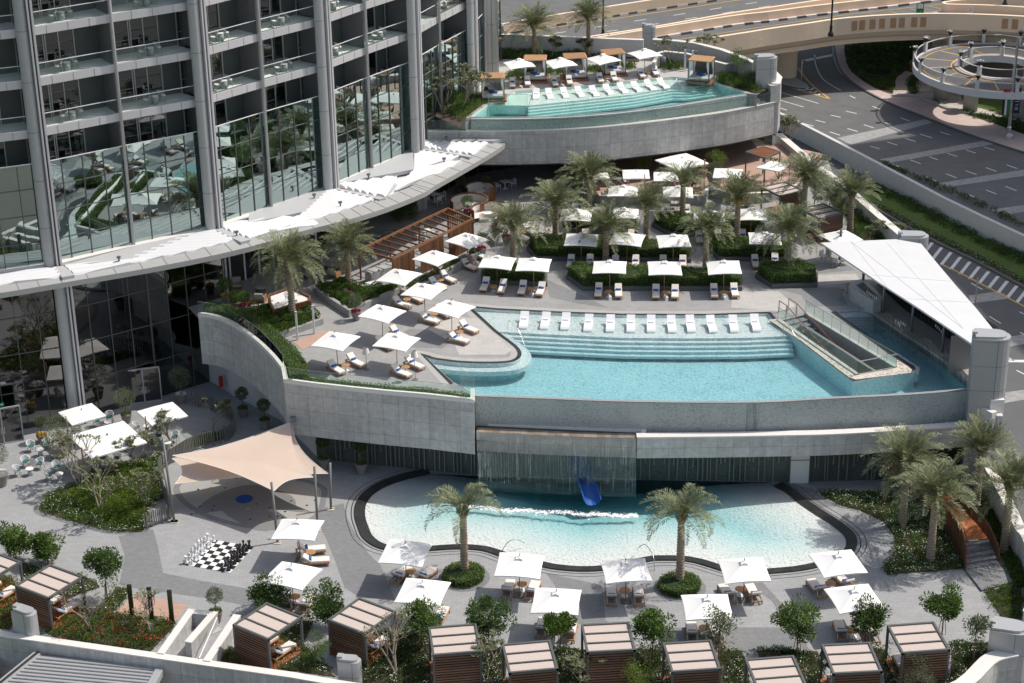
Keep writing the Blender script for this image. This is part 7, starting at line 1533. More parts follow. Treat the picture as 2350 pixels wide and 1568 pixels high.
for col in ('white', 'black'):
    for kd, pf in PR.items():
        mb = MB(); mb.lathe((0, 0, 0), pf, 16, False)
        if kd == 'king': mb.box((0, 0, .86), (.035, .035, .15)); mb.box((0, 0, .87), (.11, .035, .035))
        if kd == 'queen': [mb.box((cos(t)*.11, sin(t)*.11, .71), (.03, .03, .06), t) for t in [k*pi/4 for k in range(8)]]
        if kd == 'knight':
            P = [(.1, .2), (.11, .32), (.02, .4), (-.02, .36), (-.13, .33), (-.15, .42), (-.03, .54), (0, .62), (.06, .56), (.12, .46), (.14, .2)]
            n = len(mb.v)
            for s in (-.045, .045): mb.v += [(x, s, z) for x, z in P]
            m_ = len(P); mb.f += [tuple(n+i for i in range(m_)), tuple(n+m_+i for i in range(m_))[::-1]]+[(n+i, n+(i+1) % m_, n+m_+(i+1) % m_, n+m_+i) for i in range(m_)]
        CP[col, kd] = proto(tag(build('chess_'+kd, mb, M['chesswhite'] if col == 'white' else M['black'], None, True), '', 'chess piece'))

BK = ['rook', 'knight', 'bishop', 'queen', 'king', 'bishop', 'knight', 'rook']
for col, i0_, i1_ in (('white', 0, 1), ('black', 7, 6)):
    for j in range(8):
        for i, kd in ((i0_, BK[j]), (i1_, 'pawn')):
            p = cc+ex*((i-3.5)*SQ)+ey*((j-3.5)*SQ); p.z = .035; w_ = f'{ordw[7-j]} from the far edge' if kd == 'pawn' else ('' if kd in ('king', 'queen') else ('nearer the far edge' if j > 4 else 'nearer the camera'))
            place(CP[col, kd], p, rzc+(pi if col == 'black' else 0), f'giant {col} plastic chess {kd} {w_}'.strip(), 'giant chess pieces')
# ================================================================== SHADE SAILS AND MASTS
def mast(k, x, y, ty, lab, lean=(0, 0), r=.09):
    b = g(k, x, y, 0); h = height_for(b, k, ty); mb = MB(); mb.tube([(0, 0, 0), (lean[0], lean[1], h)], r, 12); o = build('sail_mast', mb, M['slatgrey'], None, True); o.location = b; tag(o, lab, 'mast', 'shade sail masts'); 
    mb = MB(); mb.box((0, 0, .03), (.5, .5, .06)); f = build('foot_plate', mb, M['pebble'], o); return Vector((b.x+lean[0], b.y+lean[1], h))
m1 = mast('c1', 1400, 1375, 740, 'left sail mast at the end of the slat fence', (-.35, .6)); m4 = mast('c1', 1402, 1370, 1005, 'shorter left sail mast at the end of the slat fence', (-.6, .9))
m2 = mast('c1', 2230, 1540, 1070, 'front sail mast beside the splash pad', (-.15, .2)); m3 = mast('c2', 437, 1440, 932, 'taller mast right of the shade sail', (0.05, 0)); m5 = mast('c2', 543, 1272, 908, 'rear mast right of the shade sail', (.12, .1))
def sail(P, lab, sag=.16, n=10, belly=.35):
    c = sum(P, Vector((0, 0, 0)))/len(P); mb = MB(); N = len(P)
    for i in range(N):
        A, B = P[i], P[(i+1) % N]
        def pt(u, v):
            e = lerp(A, B, v); k = sag*4*v*(1-v); e = lerp(e, c, k); q = lerp(c, e, u); q = q.copy(); q.z -= belly*(1-u*u)*.3; return q
        for a in range(6):
            for b_ in range(n): mb.face([pt(a/6, b_/n), pt((a+1)/6, b_/n), pt((a+1)/6, (b_+1)/n), pt(a/6, (b_+1)/n)])
    o = build('shade_sail', mb, M['sail'], None, True); tag(o, lab, 'shade sail'); mb = MB()
    for i in range(N):
        A, B = P[i], P[(i+1) % N]; mb.tube([lerp(lerp(A, B, t/8), c, sag*4*(t/8)*(1-t/8)) for t in range(9)], .025, 5)
    build('edge_hem', mb, M['cushion'], o); return o
top = g('c1', 2325, 580, 4.2); sail([g('c1', 1385, 840, 3.6), top, g('c2', 400, 1015, 2.9), g('c1', 2200, 1125, 3.0)], 'large peach shade sail stretched over the splash pad')
sail([g('c1', 1380, 865, 2.9), g('c2', 225, 570, 4.0), g('c2', 520, 985, 2.6), g('c1', 1405, 1070, 2.2)], 'second peach shade sail showing beneath the large one', .13)
mb = MB(); p = g('c2', 238, 555, 4.4); mb.box((p.x, p.y+.1, p.z), (.35, .3, .38)); tag(build('sail_bracket', mb, M['metaldk']), 'dark steel bracket holding the sail on the terrace wall', 'bracket')
# curved slat fence
fp = smooth([(p.x, p.y) and Vector((p.x, p.y)) for p in gs('c1', 0, [(1165, 1435), (1330, 1370), (1380, 1320), (1320, 1180), (1290, 1060), (1300, 960), (1420, 880), (1560, 800), (1750, 750), (1850, 710), (1890, 640), (1850, 560), (1700, 480), (1510, 430)])], 6)
root = thing('slat_fence', 'winding fence of grey upright slats around the oval bed', 'fence', (fp[0].x, fp[0].y, 0)); rn = random.Random(5); mb = MB(); acc = 0
for i in range(len(fp)-1):
    a, b = fp[i], fp[i+1]; L = (b-a).length; n = max(1, round(L/.2))
    for k in range(n):
        p = lerp(a, b, k/n)-fp[0]; t = (b-a); h0 = rn.choice((0, .12, .25)); mb.box((p.x, p.y, .62+h0/2), (.07, .09, 1.15-h0+.12), atan2(t.y, t.x))
build('slat', mb, M['slatgrey'], root); mb = MB(); 
for i in range(len(fp)-1): mb.bar((*(fp[i]-fp[0]), .25), (*(fp[i+1]-fp[0]), .25), .04, .06)
build('rail', mb, M['slatgrey'], root)
# ================================================================== KIDS POOL: SLIDE, WATERFALL, FOAM, RAILS
sl = [Vector((4.5, 125.9, 2.4)), Vector((4.65, 125.1, 1.95)), Vector((5.1, 123.7, 1.15)), Vector((5.45, 122.4, .5)), Vector((5.6, 121.7, .2))]
sl = smooth(sl, 4); root = thing('water_slide', 'blue open water slide coming through the waterfall', 'water slide', sl[-1]); mb = MB(); N = len(sl)
for i in range(N-1):
    for k in range(8):
        def sp_(j, m_): t = (sl[min(j+1, N-1)]-sl[max(j-1, 0)]); t.z = 0; t.normalize(); r_ = Vector((-t.y, t.x, 0)); a_ = pi*(m_/8); q_ = sl[j]+r_*(.6*cos(a_))+Vector((0, 0, -.42*sin(a_)+.3)); return q_-sl[-1]
        mb.face([sp_(i, k), sp_(i+1, k), sp_(i+1, k+1), sp_(i, k+1)])
build('chute', mb, M['blue'], root, True); mb = MB()
for m_ in (0, 8): mb.tube([sp_(i, m_) for i in range(N)], .06, 6)
build('chute_lip', mb, M['blue'], root)
mb = MB(); rn = random.Random(9); x0, x1 = tr[0][0]+.1, tr[-1][0]-.1
for i in range(190):
    u = rn.random(); f = u*(len(tr)-1); k = min(len(tr)-2, int(f)); p = lerp(Vector(tr[k]), Vector(tr[k+1]), f-k); y = p.y-.06-rn.random()*.1; zt = 4.64 if rn.random() < .6 else rn.uniform(1.5, 4.2); L = rn.uniform(.8, 4.2); zb = max(-.02, zt-L)
    mb.tube([(p.x, y, zt), (p.x+rn.uniform(-.02, .02), y-.1, (zt+zb)/2), (p.x+rn.uniform(-.03, .03), y-.16, zb)], rn.uniform(.004, .008), 4, False)
wf = stuff('waterfall', mb, M['spray'], 'thin curtain of falling water strands', 'waterfall')
mb = MB(); P_ = [(p[0], p[1]-.22) for p in tr]; mb.wall(P_, 0, 4.6); stuff('water_curtain', mb, M['veil'], 'transparent sheet of falling water', 'waterfall')
mb = MB(); fl = [(p.x, p.y) for p in gs('c3', 0, [(-300, 1470), (0, 1505), (400, 1525), (800, 1548), (1130, 1556)])]
for i in range(3600):
    u = rn.random(); f = u*4; k = min(3, int(f)); p = lerp(Vector(fl[k]), Vector(fl[k+1]), f-k); y = p.y+rn.gauss(0, .17)*(.4+rn.random())+.1*sin(p.x*2.3)+.06*sin(p.x*7); r_ = abs(rn.gauss(.010, .018)); mb.lathe((p.x, y, -.022), [(r_*1.6, 0), (r_*.8, r_*.25)], 5)
stuff('foam', mb, M['foam'], 'line of white foam where the waterfall meets the kids pool', 'foam')
def railtube(nm, pts, lab, r=.028, m='steel', cat='handrail', grp=None): mb = MB(); mb.tube(smooth(pts, 4) if len(pts) > 2 else pts, r, 8); o = build(nm, mb, M[m], None, True); return tag(o, lab, cat, grp)
railtube('pool_handrail', [g('d3', 40, 500, .0), g('d3', 45, 490, .3), g('d3', 90, 430, .75), g('d3', 150, 412, .85), g('d3', 215, 440, .3)], 'curved steel handrail at the kids pool edge, left')
railtube('pool_handrail', [g('d3', 1265, 655, 0), g('d3', 1262, 640, .2), g('d3', 1250, 540, .85), g('d3', 1190, 455, 1.0), g('d3', 1135, 475, .7), g('d3', 1130, 500, .3)], 'curved steel handrail at the kids pool edge, right')
railtube('pool_handrail', [g('b2', 2082, 1245, 6.9), g('b2', 2080, 1230, 7.1), g('b2', 2085, 1172, 7.8), g('b2', 2110, 1175, 7.8), g('b2', 2170, 1250, 7.3), g('b2', 2225, 1395, 6.3)], 'curved steel handrail into the main pool, left end')
railtube('pool_handrail', [g('b4', 418, 1275, 6.9), g('b4', 420, 1205, 7.7), g('b4', 440, 1192, 7.8), g('b4', 490, 1250, 7.3), g('b4', 570, 1415, 6.3)], 'curved steel handrail into the main pool, beside the stair box')
def glassrail(nm, k, pts, z, h, lab, rail=True, grp=None):
    P = [g(k, x, y, z) for x, y in pts]; c = P[0]; o = thing(nm, lab, 'railing', c); mb = MB(); rl = MB(); ps = MB()
    for i in range(len(P)-1):
        a, b = P[i]-c, P[i+1]-c; mb.bar(a+Vector((0, 0, h/2)), b+Vector((0, 0, h/2)), .02, h)
        if rail: rl.tube([a+Vector((0, 0, h)), b+Vector((0, 0, h))], .022, 6)
        n = max(1, int((b-a).length/1.4))
        for j in range(n+1): q = lerp(a, b, j/n); ps.box((q.x, q.y, h*.5 if rail else .1), (.03, .03, h if rail else .2))
    build('glass_panel', mb, M['glassrail'], o); build('post_row', ps, M['steel'], o)
    if rail: build('top_rail', rl, M['steel'], o)
    return o
glassrail('pool_rail', 'a3', [(150, 765), (292, 766), (432, 765)], ZUW, 1.0, 'steel and glass rail in the upper pool, left end')
glassrail('pool_rail', 'a3', [(1585, 655), (1692, 640), (1800, 622)], ZUW, 1.0, 'steel and glass rail in the upper pool, right end')
railtube('pool_handrail', [g('a3', 455, 672, ZUW+.9), g('a3', 472, 668, ZUW+.95), g('a3', 455, 730, ZUW+.3), g('a3', 445, 775, ZUW-.2)], 'slanting handrail into the upper pool, left'); railtube('pool_handrail', [g('a3', 1500, 578, ZUW+.9), g('a3', 1520, 580, ZUW+.9), g('a3', 1555, 620, ZUW+.4), g('a3', 1580, 665, ZUW-.1)], 'slanting handrail into the upper pool, right')
# glass rail of the main terrace edge
GL = offset(FW, .12*sg_f); c = Vector((*FW[-1], 0)); o = thing('glass_balustrade', 'clear glass balustrade following the curved edge of the main terrace', 'balustrade', c); mb = MB(); rl = MB()
for i in range(len(GL)-1): a = Vector((*GL[i], 0))-c; b = Vector((*GL[i+1], 0))-c; mb.bar(a+Vector((0, 0, 7.95)), b+Vector((0, 0, 7.95)), .02, .95); rl.bar(a+Vector((0, 0, 8.43)), b+Vector((0, 0, 8.43)), .03, .02)
e0 = Vector((*GL[-1], 0))-c; e1 = g('c2', 1590, 255, 7.4)-c; e1.z = 0; e2 = Vector((e0.x, 1.9, 0)); mb.bar(e0+Vector((0, 0, 7.95)), e2+Vector((0, 0, 7.95)), .02, 1.0); rl.bar(e0+Vector((0, 0, 8.45)), e2+Vector((0, 0, 8.45)), .03, .02)
mb.bar(e2+Vector((0, 0, 7.75)), e2+Vector((-1.1, 1.6, 7.75)), .02, 1.3)
build('glass_panel', mb, M['glassrail'], o); build('top_rail', rl, M['steel'], o)
# ================================================================== STAIR BOX IN THE POOL
pit = [Vector((x, y)) for x, y in SW]; mb = MB(); mb.wall([(p.x, p.y) for p in pit], 2.5, L1, True); struct('stairwell_wall', mb, M['planterwall'])
mb = MB(); A, B, C, Dd = pit
for i in range(18):
    t0, t1 = i/18, (i+1)/18; z = L1-.17*(i+1); a0, a1, b0, b1 = lerp(A, Dd, t0), lerp(A, Dd, t1), lerp(B, C, t0), lerp(B, C, t1); mb.face([(a0.x, a0.y, z), (a1.x, a1.y, z), (b1.x, b1.y, z), (b0.x, b0.y, z)]); mb.face([(a0.x, a0.y, z+.17), (b0.x, b0.y, z+.17), (b0.x, b0.y, z), (a0.x, a0.y, z)])
struct('pool_stair', mb, M['pave2'])
mb = MB(); a_, b_ = lerp(A, B, .5), lerp(Dd, C, .5); mb.slab([lerp(a_, b_, .1), b_], .25, 2.5, L1-.05); tag(build('stair_divider', mb, M['slatgrey']), 'board marked concrete divider between the two stair flights', 'wall')
gsx = [(p.x, p.y) for p in offset([(q.x, q.y) for q in pit], -.15, True)]; ex_ = expand([(q.x, q.y) for q in pit], .2)
o = thing('stair_balustrade', 'glass balustrade around the stairwell in the pool', 'balustrade', (A.x, A.y, L1)); mb = MB(); rl = MB(); ps = MB()
E3 = [Vector((p[0]-A.x, p[1]-A.y, 0)) for p in ex_]
for i, j in ((0, 3), (1, 2), (3, 2)):
    a, b = E3[i], E3[j]; mb.bar(a+Vector((0, 0, .55)), b+Vector((0, 0, .55)), .03, 1.1); n = max(2, int((b-a).length/1.05))
    for k in range(n+1): q = lerp(a, b, k/n); ps.box((q.x, q.y, .55), (.02, .035, 1.1))
    rl.tube([a+Vector((0, 0, 1.1)), b+Vector((0, 0, 1.1))], .022 if (i, j) != (3, 2) else .035, 6)
build('glass_panel', mb, M['glassrail'], o); build('top_rail', rl, M['steel'], o); build('panel_joint', ps, M['greyframe'], o)
mb = MB()
for i, j in ((0, 3), (1, 2)): mb.bar(E3[i]+Vector((0, 0, .04)), E3[j]+Vector((0, 0, .04)), .3, .1)
build('kerb', mb, M['concrete'], o)
for (s, lab) in ((.3, 'copper coloured handrail down the left flight of the pool stair'), (.72, 'copper coloured handrail down the right flight of the pool stair')):
    a = lerp(A, B, s); b = lerp(Dd, C, s); d = (b-a).normalized(); P = [Vector((*(a-d*1.4), L1+1.0)), Vector((*(a-d*.3), L1+1.0)), Vector((*lerp(a, b, .95), L1-1.9))]; mb = MB(); mb.tube(P, .035, 8); o = build('stair_handrail', mb, M['copper']); tag(o, lab, 'handrail'); mb = MB()
    for q in (P[0], P[1]): mb.box((q.x, q.y, L1+.5), (.12, .05, 1.0), atan2(d.y, d.x))
    build('post', mb, M['steel'], o)
ring_o = [(p.x, p.y) for p in boxp[1:]]; ro = expand([(q.x, q.y) for q in pit], .25)
mb = MB(); mb.poly([(p.x, p.y) for p in gs('b4', L1+.004, [(300, 1160), (390, 1150), (1030, 1600), (1310, 1550), (1330, 1480), (1450, 1560), (1440, 1585), (1000, 1640), (940, 1620), (560, 1330)])], L1+.012, [[(p[0], p[1]) for p in ro]] if False else ()); 
struct('gravel_margin_tmp', mb, M['pebble']); COL.objects['gravel_margin_tmp'].name = 'gravel_margin'
# ================================================================== POOL BAR
zc_ = 10.2; R4 = gs('b4', zc_, [(718, 540), (1320, 512), (1525, 548), (1640, 690), (1800, 880), (1960, 1060), (2110, 1245), (2218, 1330), (1940, 1357), (1500, 1062), (1190, 862)])
root = thing('bar_canopy', 'large white metal canopy over the pool bar', 'canopy', (R4[0].x, R4[0].y, 0)); RR = [(p.x-R4[0].x, p.y-R4[0].y) for p in R4]
mb = MB(); mb.prism(RR, zc_-.14, zc_); build('roof_sheet', mb, M['canroof'], root)
mb = MB(); r0, rr1, r2, r3 = [g('b4', *p, zc_)-Vector((R4[0].x, R4[0].y, 0)) for p in ((955, 528), (1860, 1230), (1230, 515), (2060, 1330))]
for a, b in ((r0, rr1),): mb.bar((a.x, a.y, zc_+.005), (b.x, b.y, zc_+.005), .03, .02)
for (a, b) in (((955, 528), (1250, 900)), ((1250, 540), (1850, 1215)), ((1130, 800), (1760, 850)), ((1400, 990), (1900, 1020))):
    p_, q_ = g('b4', *a, zc_)-Vector((R4[0].x, R4[0].y, 0)), g('b4', *b, zc_)-Vector((R4[0].x, R4[0].y, 0)); mb.bar((p_.x, p_.y, zc_+.005), (q_.x, q_.y, zc_+.005), .025, .016)
build('sheet_joint', mb, M['fascia'], root)
for i, (x, y) in enumerate(((867, 705), (1055, 890), (1215, 1110), (1445, 1265), (1690, 1432))):
    p = g('b4', x, y, L1); mb = MB(); mb.tube([(p.x-R4[0].x, p.y-R4[0].y, L1), (p.x-R4[0].x, p.y-R4[0].y, zc_-.14)], .11, 12); build('column', mb, M['metaldk'], root, True)
pillar('metal_pillar', 'big silver pillar at the front end of the pool bar canopy', 'c4', 2050, 345, 0, 11.6, 2.6, 1.7, radians(-8), 7.0)
pillar('metal_pillar', 'silver pillar at the far end of the pool bar canopy', 'b4', 1450, 690, 0, 10.3, 2.4, 1.4, radians(-5), 8.0)
mb = MB(); top_ = [(p.x, p.y) for p in gs('b4', 8.1, [(945, 885), (965, 850), (1040, 832), (1090, 850), (1215, 975), (1205, 1000), (1140, 1012), (1040, 950), (960, 905)])]; mb.prism(top_, L1, 8.1); ob = tag(build('bar_counter', mb, M['marble']), 'rounded grey marble bar counter at the pool steps', 'bar counter')
mb = MB(); mb.prism([(p.x, p.y) for p in gs('b4', 8.1, [(1000, 880), (1060, 860), (1180, 975), (1130, 985)])], 8.0, 8.115); build('counter_well', mb, M['black'], ob)
mb = MB(); st = gs('b4', 7.1, [(1150, 1108), (1300, 1213), (1500, 1343), (1700, 1478)])+gs('c4', 7.1, [(1905, 250)]); st2 = [(p.x+1.0, p.y+.35) for p in st]; mb.prism([(p.x, p.y) for p in st]+st2[::-1], 6.5, 7.12); tag(build('swim_up_counter', mb, M['stripe']), 'long striped stone counter along the swim up bar', 'bar counter')
mb = MB(); w1 = [(p.x+2.4, p.y+.9) for p in gs('b4', L1, [(1000, 900), (1215, 1110), (1445, 1265), (1690, 1432)])+gs('c4', L1, [(1880, 160)])]; mb.wall(w1, L1, zc_-.15); mb.wall([(w1[-1][0], w1[-1][1]), (w1[-1][0]-3.8, w1[-1][1]-1.4)], L1, zc_-.15); o = tag(build('bar_back_wall', mb, M['metaldk']), 'grey back wall of the pool bar under the canopy', 'wall')
mb = MB(); rn = random.Random(4)
for i in range(len(w1)-1):
    a, b = Vector(w1[i]), Vector(w1[i+1]); n = int((b-a).length/.5)
    for k in range(n): p = lerp(a, b, (k+.5)/n)-Vector((.35, .12)); mb.box((p.x, p.y, L1+.5), (.42, .4, 1.0), .4)
build('back_shelf', mb, M['black'], o)
bi_ = 0
for (x, y) in ((1090, 945), (1105, 958), (1120, 968), (1135, 978), (1150, 985), (1165, 992), (1320, 1180), (1340, 1195), (1360, 1190), (1380, 1200), (1395, 1210), (1350, 1215), (1640, 1215), (1655, 1230), (1670, 1245), (1685, 1262)):
    p = g('b4', x, y, 8.15 if x < 1300 else 7.9); mb = MB(); mb.lathe((0, 0, 0), [(.05, 0), (.055, .1), (.02, .15), (.045, .22)], 8); o = build('glass_cup', mb, M['white'], None, True); o.location = p; bi_ += 1; tag(o, 'upturned glass '+('on the marble bar counter' if x < 1300 else 'at the middle of the pool bar' if x < 1500 else 'at the front end of the pool bar')+f', {ordw[(bi_-1) if x < 1300 else (bi_-7) if x < 1500 else (bi_-13)]} from the far end', 'glass', 'bar glasses')
for i, (x, y) in enumerate(((1100, 1160), (1160, 1200), (1225, 1243), (1287, 1287), (1350, 1330), (1413, 1372), (1470, 1417), (1540, 1462))):
    p = g('b4', x, y, 6.75); o = thing('swim_up_stool', f'submerged round stool of the swim up bar, {ordw[i]} from the far end', 'stool', (p.x, p.y, 5.6), 0, 'submerged bar stools'); mb = MB(); mb.lathe((0, 0, 0), [(.2, 1.1), (.21, 1.15), (.19, 1.17)], 16); build('seat', mb, M['stoolgrey'], o); mb = MB(); mb.lathe((0, 0, 0), [(.02, .6), (.02, 1.1)], 8); build('stem', mb, M['offwhite'], o)
for (x, y, by, w_) in ((883, 900, 995, 'left rear'), (886, 940, 1000, 'left front'), (928, 870, 945, 'beside the marble counter')):
    p = g('b4', x, by, L1); o = thing('bar_stool', f'teak topped bar stool, {w_}', 'bar stool', p, 0, 'teak bar stools'); mb = MB(); mb.lathe((0, 0, 0), [(.19, .76), (.2, .78), (.2, .81), (.18, .82)], 18); build('seat', mb, M['teak'], o); mb = MB(); mb.lathe((0, 0, 0), [(.16, 0), (.16, .02), (.025, .05), (.025, .76)], 12); build('stem', mb, M['metaldk'], o)
mb = MB(); b = g('b4', 1958, 1040, ZS); h = height_for(b, 'b4', 830); mb.tube([(0, 0, 0), (0, 0, h)], .06, 8); o = build('lane_pole', mb, M['steel']); o.location = b; tag(o, 'thin pole beside the service lane behind the bar canopy', 'pole')
for (k, x, y, lab) in (('b4', 740, 640, 'left'), ('b4', 850, 690, 'right')):
    p = g(k, x, y, L1+.45); o = thing('sled_chair', f'white metal framed chair under the bar canopy edge, {lab}', 'chair', (p.x, p.y, L1), .6 if lab == 'left' else 2.4); mb = MB()
    for s in (-.25, .25): mb.tube([(s, -.28, .0), (s, -.28, .62), (s, .28, .62), (s, .3, 0), (s, -.28, 0)], .02, 6)
    build('frame', mb, M['white'], o); mb = MB(); mb.box((0, 0, .42), (.48, .5, .05)); mb.box((0, .27, .62), (.48, .05, .4)); build('seat', mb, M['offwhite'], o)
p = g('b4', 780, 640, L1); mb = MB(); mb.lathe((0, 0, 0), [(.26, 0), (.28, .66), (.3, .7)], 20); o = build('marble_table', mb, M['marble'], None, True); o.location = p; tag(o, 'round marble table under the bar canopy edge', 'table')
# ================================================================== PERGOLA, SEATING, RESTAURANT, BRIDGE, PEOPLE, ROAD FURNITURE
M['woodrail'] = mat('bronze_slats', (.17, .085, .05), .5, metal=.1, rnd=.3); M['mirrorgreen'] = mat('mirror_green', (.07, .085, .04), .15, metal=.5)
M['flagred'] = mat('flag_red', (.55, .02, .02), .7); M['flaggreen'] = mat('flag_green', (.0, .22, .07), .7); M['flagwhite'] = mat('flag_white', (.75, .75, .75), .7); M['flagblack'] = mat('flag_black', (.012, .012, .012), .7); M['flagnavy'] = mat('flag_navy', (.012, .014, .03), .7)
def obox(name, k, x, y, z, d, rz, m, lab, cat, zc=None):
    p = g(k, x, y, z); mb = MB(); mb.box((0, 0, d[2]/2), d); o = build(name, mb, m); o.location = p; o.rotation_euler = (0, 0, rz); return tag(o, lab, cat)
zt = L1+2.6; A, B, C, D_ = [Vector((*g2('b2', x, y, zt), zt)) for x, y in ((890, 600), (1155, 672), (1800, 352), (1598, 268))]
root = thing('timber_pergola', 'long brown timber pergola with slatted sides', 'pergola', (A.x, A.y, L1)); O_ = Vector((A.x, A.y, L1)); a, b, c, d = A-O_, B-O_, C-O_, D_-O_
mb = MB(); [mb.bar(p, q, .14, .2) for p, q in ((a, b), (b, c), (c, d), (d, a))]; build('roof_frame', mb, M['wood'], root)
for k in range(1, 12): mb = MB(); mb.bar(lerp(a, d, k/12)-Vector((0, 0, .02)), lerp(b, c, k/12)-Vector((0, 0, .02)), .08, .14); build('rafter', mb, M['wood'], root)
for p in (a, b, c, d, lerp(a, d, .33), lerp(a, d, .66), lerp(b, c, .25), lerp(b, c, .5), lerp(b, c, .75)): mb = MB(); mb.box((p.x, p.y, 1.3), (.15, .15, 2.6)); build('post', mb, M['wood'], root)
mb = MB(); rn = random.Random(2); n = 90
for i in range(n):
    t = i/n
    if .24 < t < .33 or .62 < t < .68: continue
    p = lerp(b, c, t+.004); mb.box((p.x, p.y, 1.25), (.06, rn.choice((.05, .1)), 2.4), atan2((c-b).y, (c-b).x))
for i in range(14): p = lerp(c, d, (i+.5)/14); mb.box((p.x, p.y, 1.25), (.06, .1, 2.4), atan2((d-c).y, (d-c).x))
build('side_screen', mb, M['wood'], root)
obox('marble_counter', 'b2', 1065, 830, L1, (2.6, .9, 1.0), radians(38), M['marble'], 'white marble serving counter at the open end of the pergola', 'counter'); obox('white_bench', 'b2', 975, 905, L1, (1.9, .6, .45), radians(30), M['white'], 'low white stone bench before the marble counter', 'bench')
for i, (x, y) in enumerate(((960, 800), (978, 812), (1045, 770))): p = g('b2', x, y, L1+1.05); mb = MB(); mb.lathe((0, 0, 0), [(.06, 0), (.08, .1)], 10); [mb.leaf((0, 0, .1), (cos(t*2.4), sin(t*2.4), 1), .12, .04) for t in range(10)]; o = build('herb_pot', mb, M['leafdk']); o.location = p; tag(o, f'{ordw[i]} little herb pot on the marble counter', 'plant pot')
def sofa(x, y, w_, rz, lab, k='b2'):
    p = g(k, x, y, L1); o = thing('outdoor_sofa' if w_ > 1 else 'lounge_chair', lab, 'sofa' if w_ > 1 else 'armchair', p, rz); n = 3 if w_ > 1 else 1
    mb = MB(); mb.box((0, 0, .24), (w_, .75, .06)); [mb.box((s*(w_/2-.03), 0, .3), (.06, .75, .6)) for s in (-1, 1)]; [mb.box((s*(w_/2-.05), t*.33, .12), (.06, .06, .24)) for s in (-1, 1) for t in (-1, 1)]; build('frame', mb, M['woodleg'], o)
    for i in range(n): x0 = -w_/2+.06+(w_-.12)*(i+.5)/n; mb = MB(); mb.box((x0, -.03, .34), ((w_-.16)/n, .66, .13)); build('seat_cushion', mb, M['greycush'], o); mb = MB(); mb.box((x0, .33, .62), ((w_-.16)/n, .14, .48), M=Matrix.Rotation(-.25, 3, 'X')); build('back_cushion', mb, M['greycush'], o)
    return o
M['greycush'] = mat('taupe_cushion', (.36, .34, .31), .9)
sofa(660, 745, 2.3, radians(-18), 'grey cushioned three seat outdoor sofa in striped shade'); sofa(478, 735, .85, radians(20), 'grey lounge chair left of the sofa'); sofa(690, 815, .85, radians(150), 'grey lounge chair with its back to the planter'); sofa(95, 1015, .85, radians(170), 'grey lounge chair beside the wooden bar'); sofa(1905, 905, .85, radians(10), 'cream lounge chair behind the potted trees', 'b1')
for (x, y, r_, h, m, lab, k) in ((482, 825, .42, .42, 'black', 'black round coffee table with grey top', 'b2'), (572, 775, .4, .45, 'stoolgrey', 'pale round coffee table in front of the sofa', 'b2'), (95, 935, .42, .42, 'black', 'black round coffee table near the wooden bar', 'b2')):
    p = g(k, x, y, L1); o = thing('coffee_table', lab, 'coffee table', p); mb = MB(); mb.lathe((0, 0, 0), [(r_, h-.04), (r_, h)], 24); build('table_top', mb, M['greycush'], o); mb = MB(); [mb.bar((cos(t)*r_*.9, sin(t)*r_*.9, 0), (cos(t)*r_*.9, sin(t)*r_*.9, h-.04), .025) for t in [i*pi/8 for i in range(16)]]; build('wire_base', mb, M[m], o)
P = gs('b2', L1+1.0, [(160, 955), (335, 895), (490, 965), (490, 1000), (200, 1075), (165, 1005)]); Q = [(p.x, p.y) for p in P]; o = thing('wooden_bar', 'brown slatted wooden host bar behind the left palm', 'bar', (Q[0][0], Q[0][1], L1)); Q = [(x-Q[0][0], y-Q[0][1]) for x, y in Q]; mb = MB(); mb.slab(Q+[Q[0]], .12, 0, 1.0); build('panel', mb, M['wood'], o); mb = MB(); e = expand(Q, -.1); mb.prism([(x*.92+.15, y*.92) for x, y in Q], .05, .82); build('work_top', mb, M['white'], o)
mb = MB(); rn = random.Random(8); L_ = Q+[Q[0]]
for i in range(len(L_)-1):
    u, v = Vector(L_[i]), Vector(L_[i+1]); n = max(1, int((v-u).length/.1))
    for k in range(n): p = lerp(u, v, k/n); mb.box((p.x, p.y, .5), (.045, .2, .96), atan2((v-u).y, (v-u).x))
build('slat', mb, M['wood'], o)
for i, (x, y, r_) in enumerate(((1860, 110, 1.35), (1770, 215, 1.7), (1920, 285, 1.45))):
    p = g('b2', x, y, L1+.9); o = thing('round_booth', ('rear', 'left', 'front')[i]+' curved timber booth with cream lining near the pergola', 'booth', (p.x, p.y, L1), 0, 'curved timber booths'); mb = MB(); N = 40
    for k in range(N+1): t = -.9+4.6*k/N; mb.box((r_*cos(t), r_*sin(t), .6), (.06, .1, 1.2), t)
    for k in range(N): t0, t1 = -.9+4.6*k/N, -.9+4.6*(k+1)/N; mb.bar((r_*cos(t0), r_*sin(t0), 1.2), (r_*cos(t1), r_*sin(t1), 1.2), .12, .06)
    build('slat_screen', mb, M['wood'], o); mb = MB()
    for k in range(N): t0, t1 = -.9+4.6*k/N, -.9+4.6*(k+1)/N; f = lambda t, q, z: (q*cos(t), q*sin(t), z); mb.face([f(t0, r_-.08, .1), f(t1, r_-.08, .1), f(t1, r_-.08, 1.1), f(t0, r_-.08, 1.1)]); mb.face([f(t0, r_-.1, .45), f(t1, r_-.1, .45), f(t1, r_-.6, .45), f(t0, r_-.6, .45)]); mb.face([f(t0, r_-.6, 0), f(t1, r_-.6, 0), f(t1, r_-.6, .45), f(t0, r_-.6, .45)])
    build('bench_lining', mb, M['cushion'], o); mb = MB(); mb.lathe((0, 0, 0), [(.3, 0), (.05, .04), (.05, .7), (.45, .72), (.45, .75)], 18); build('table', mb, M['white'], o)
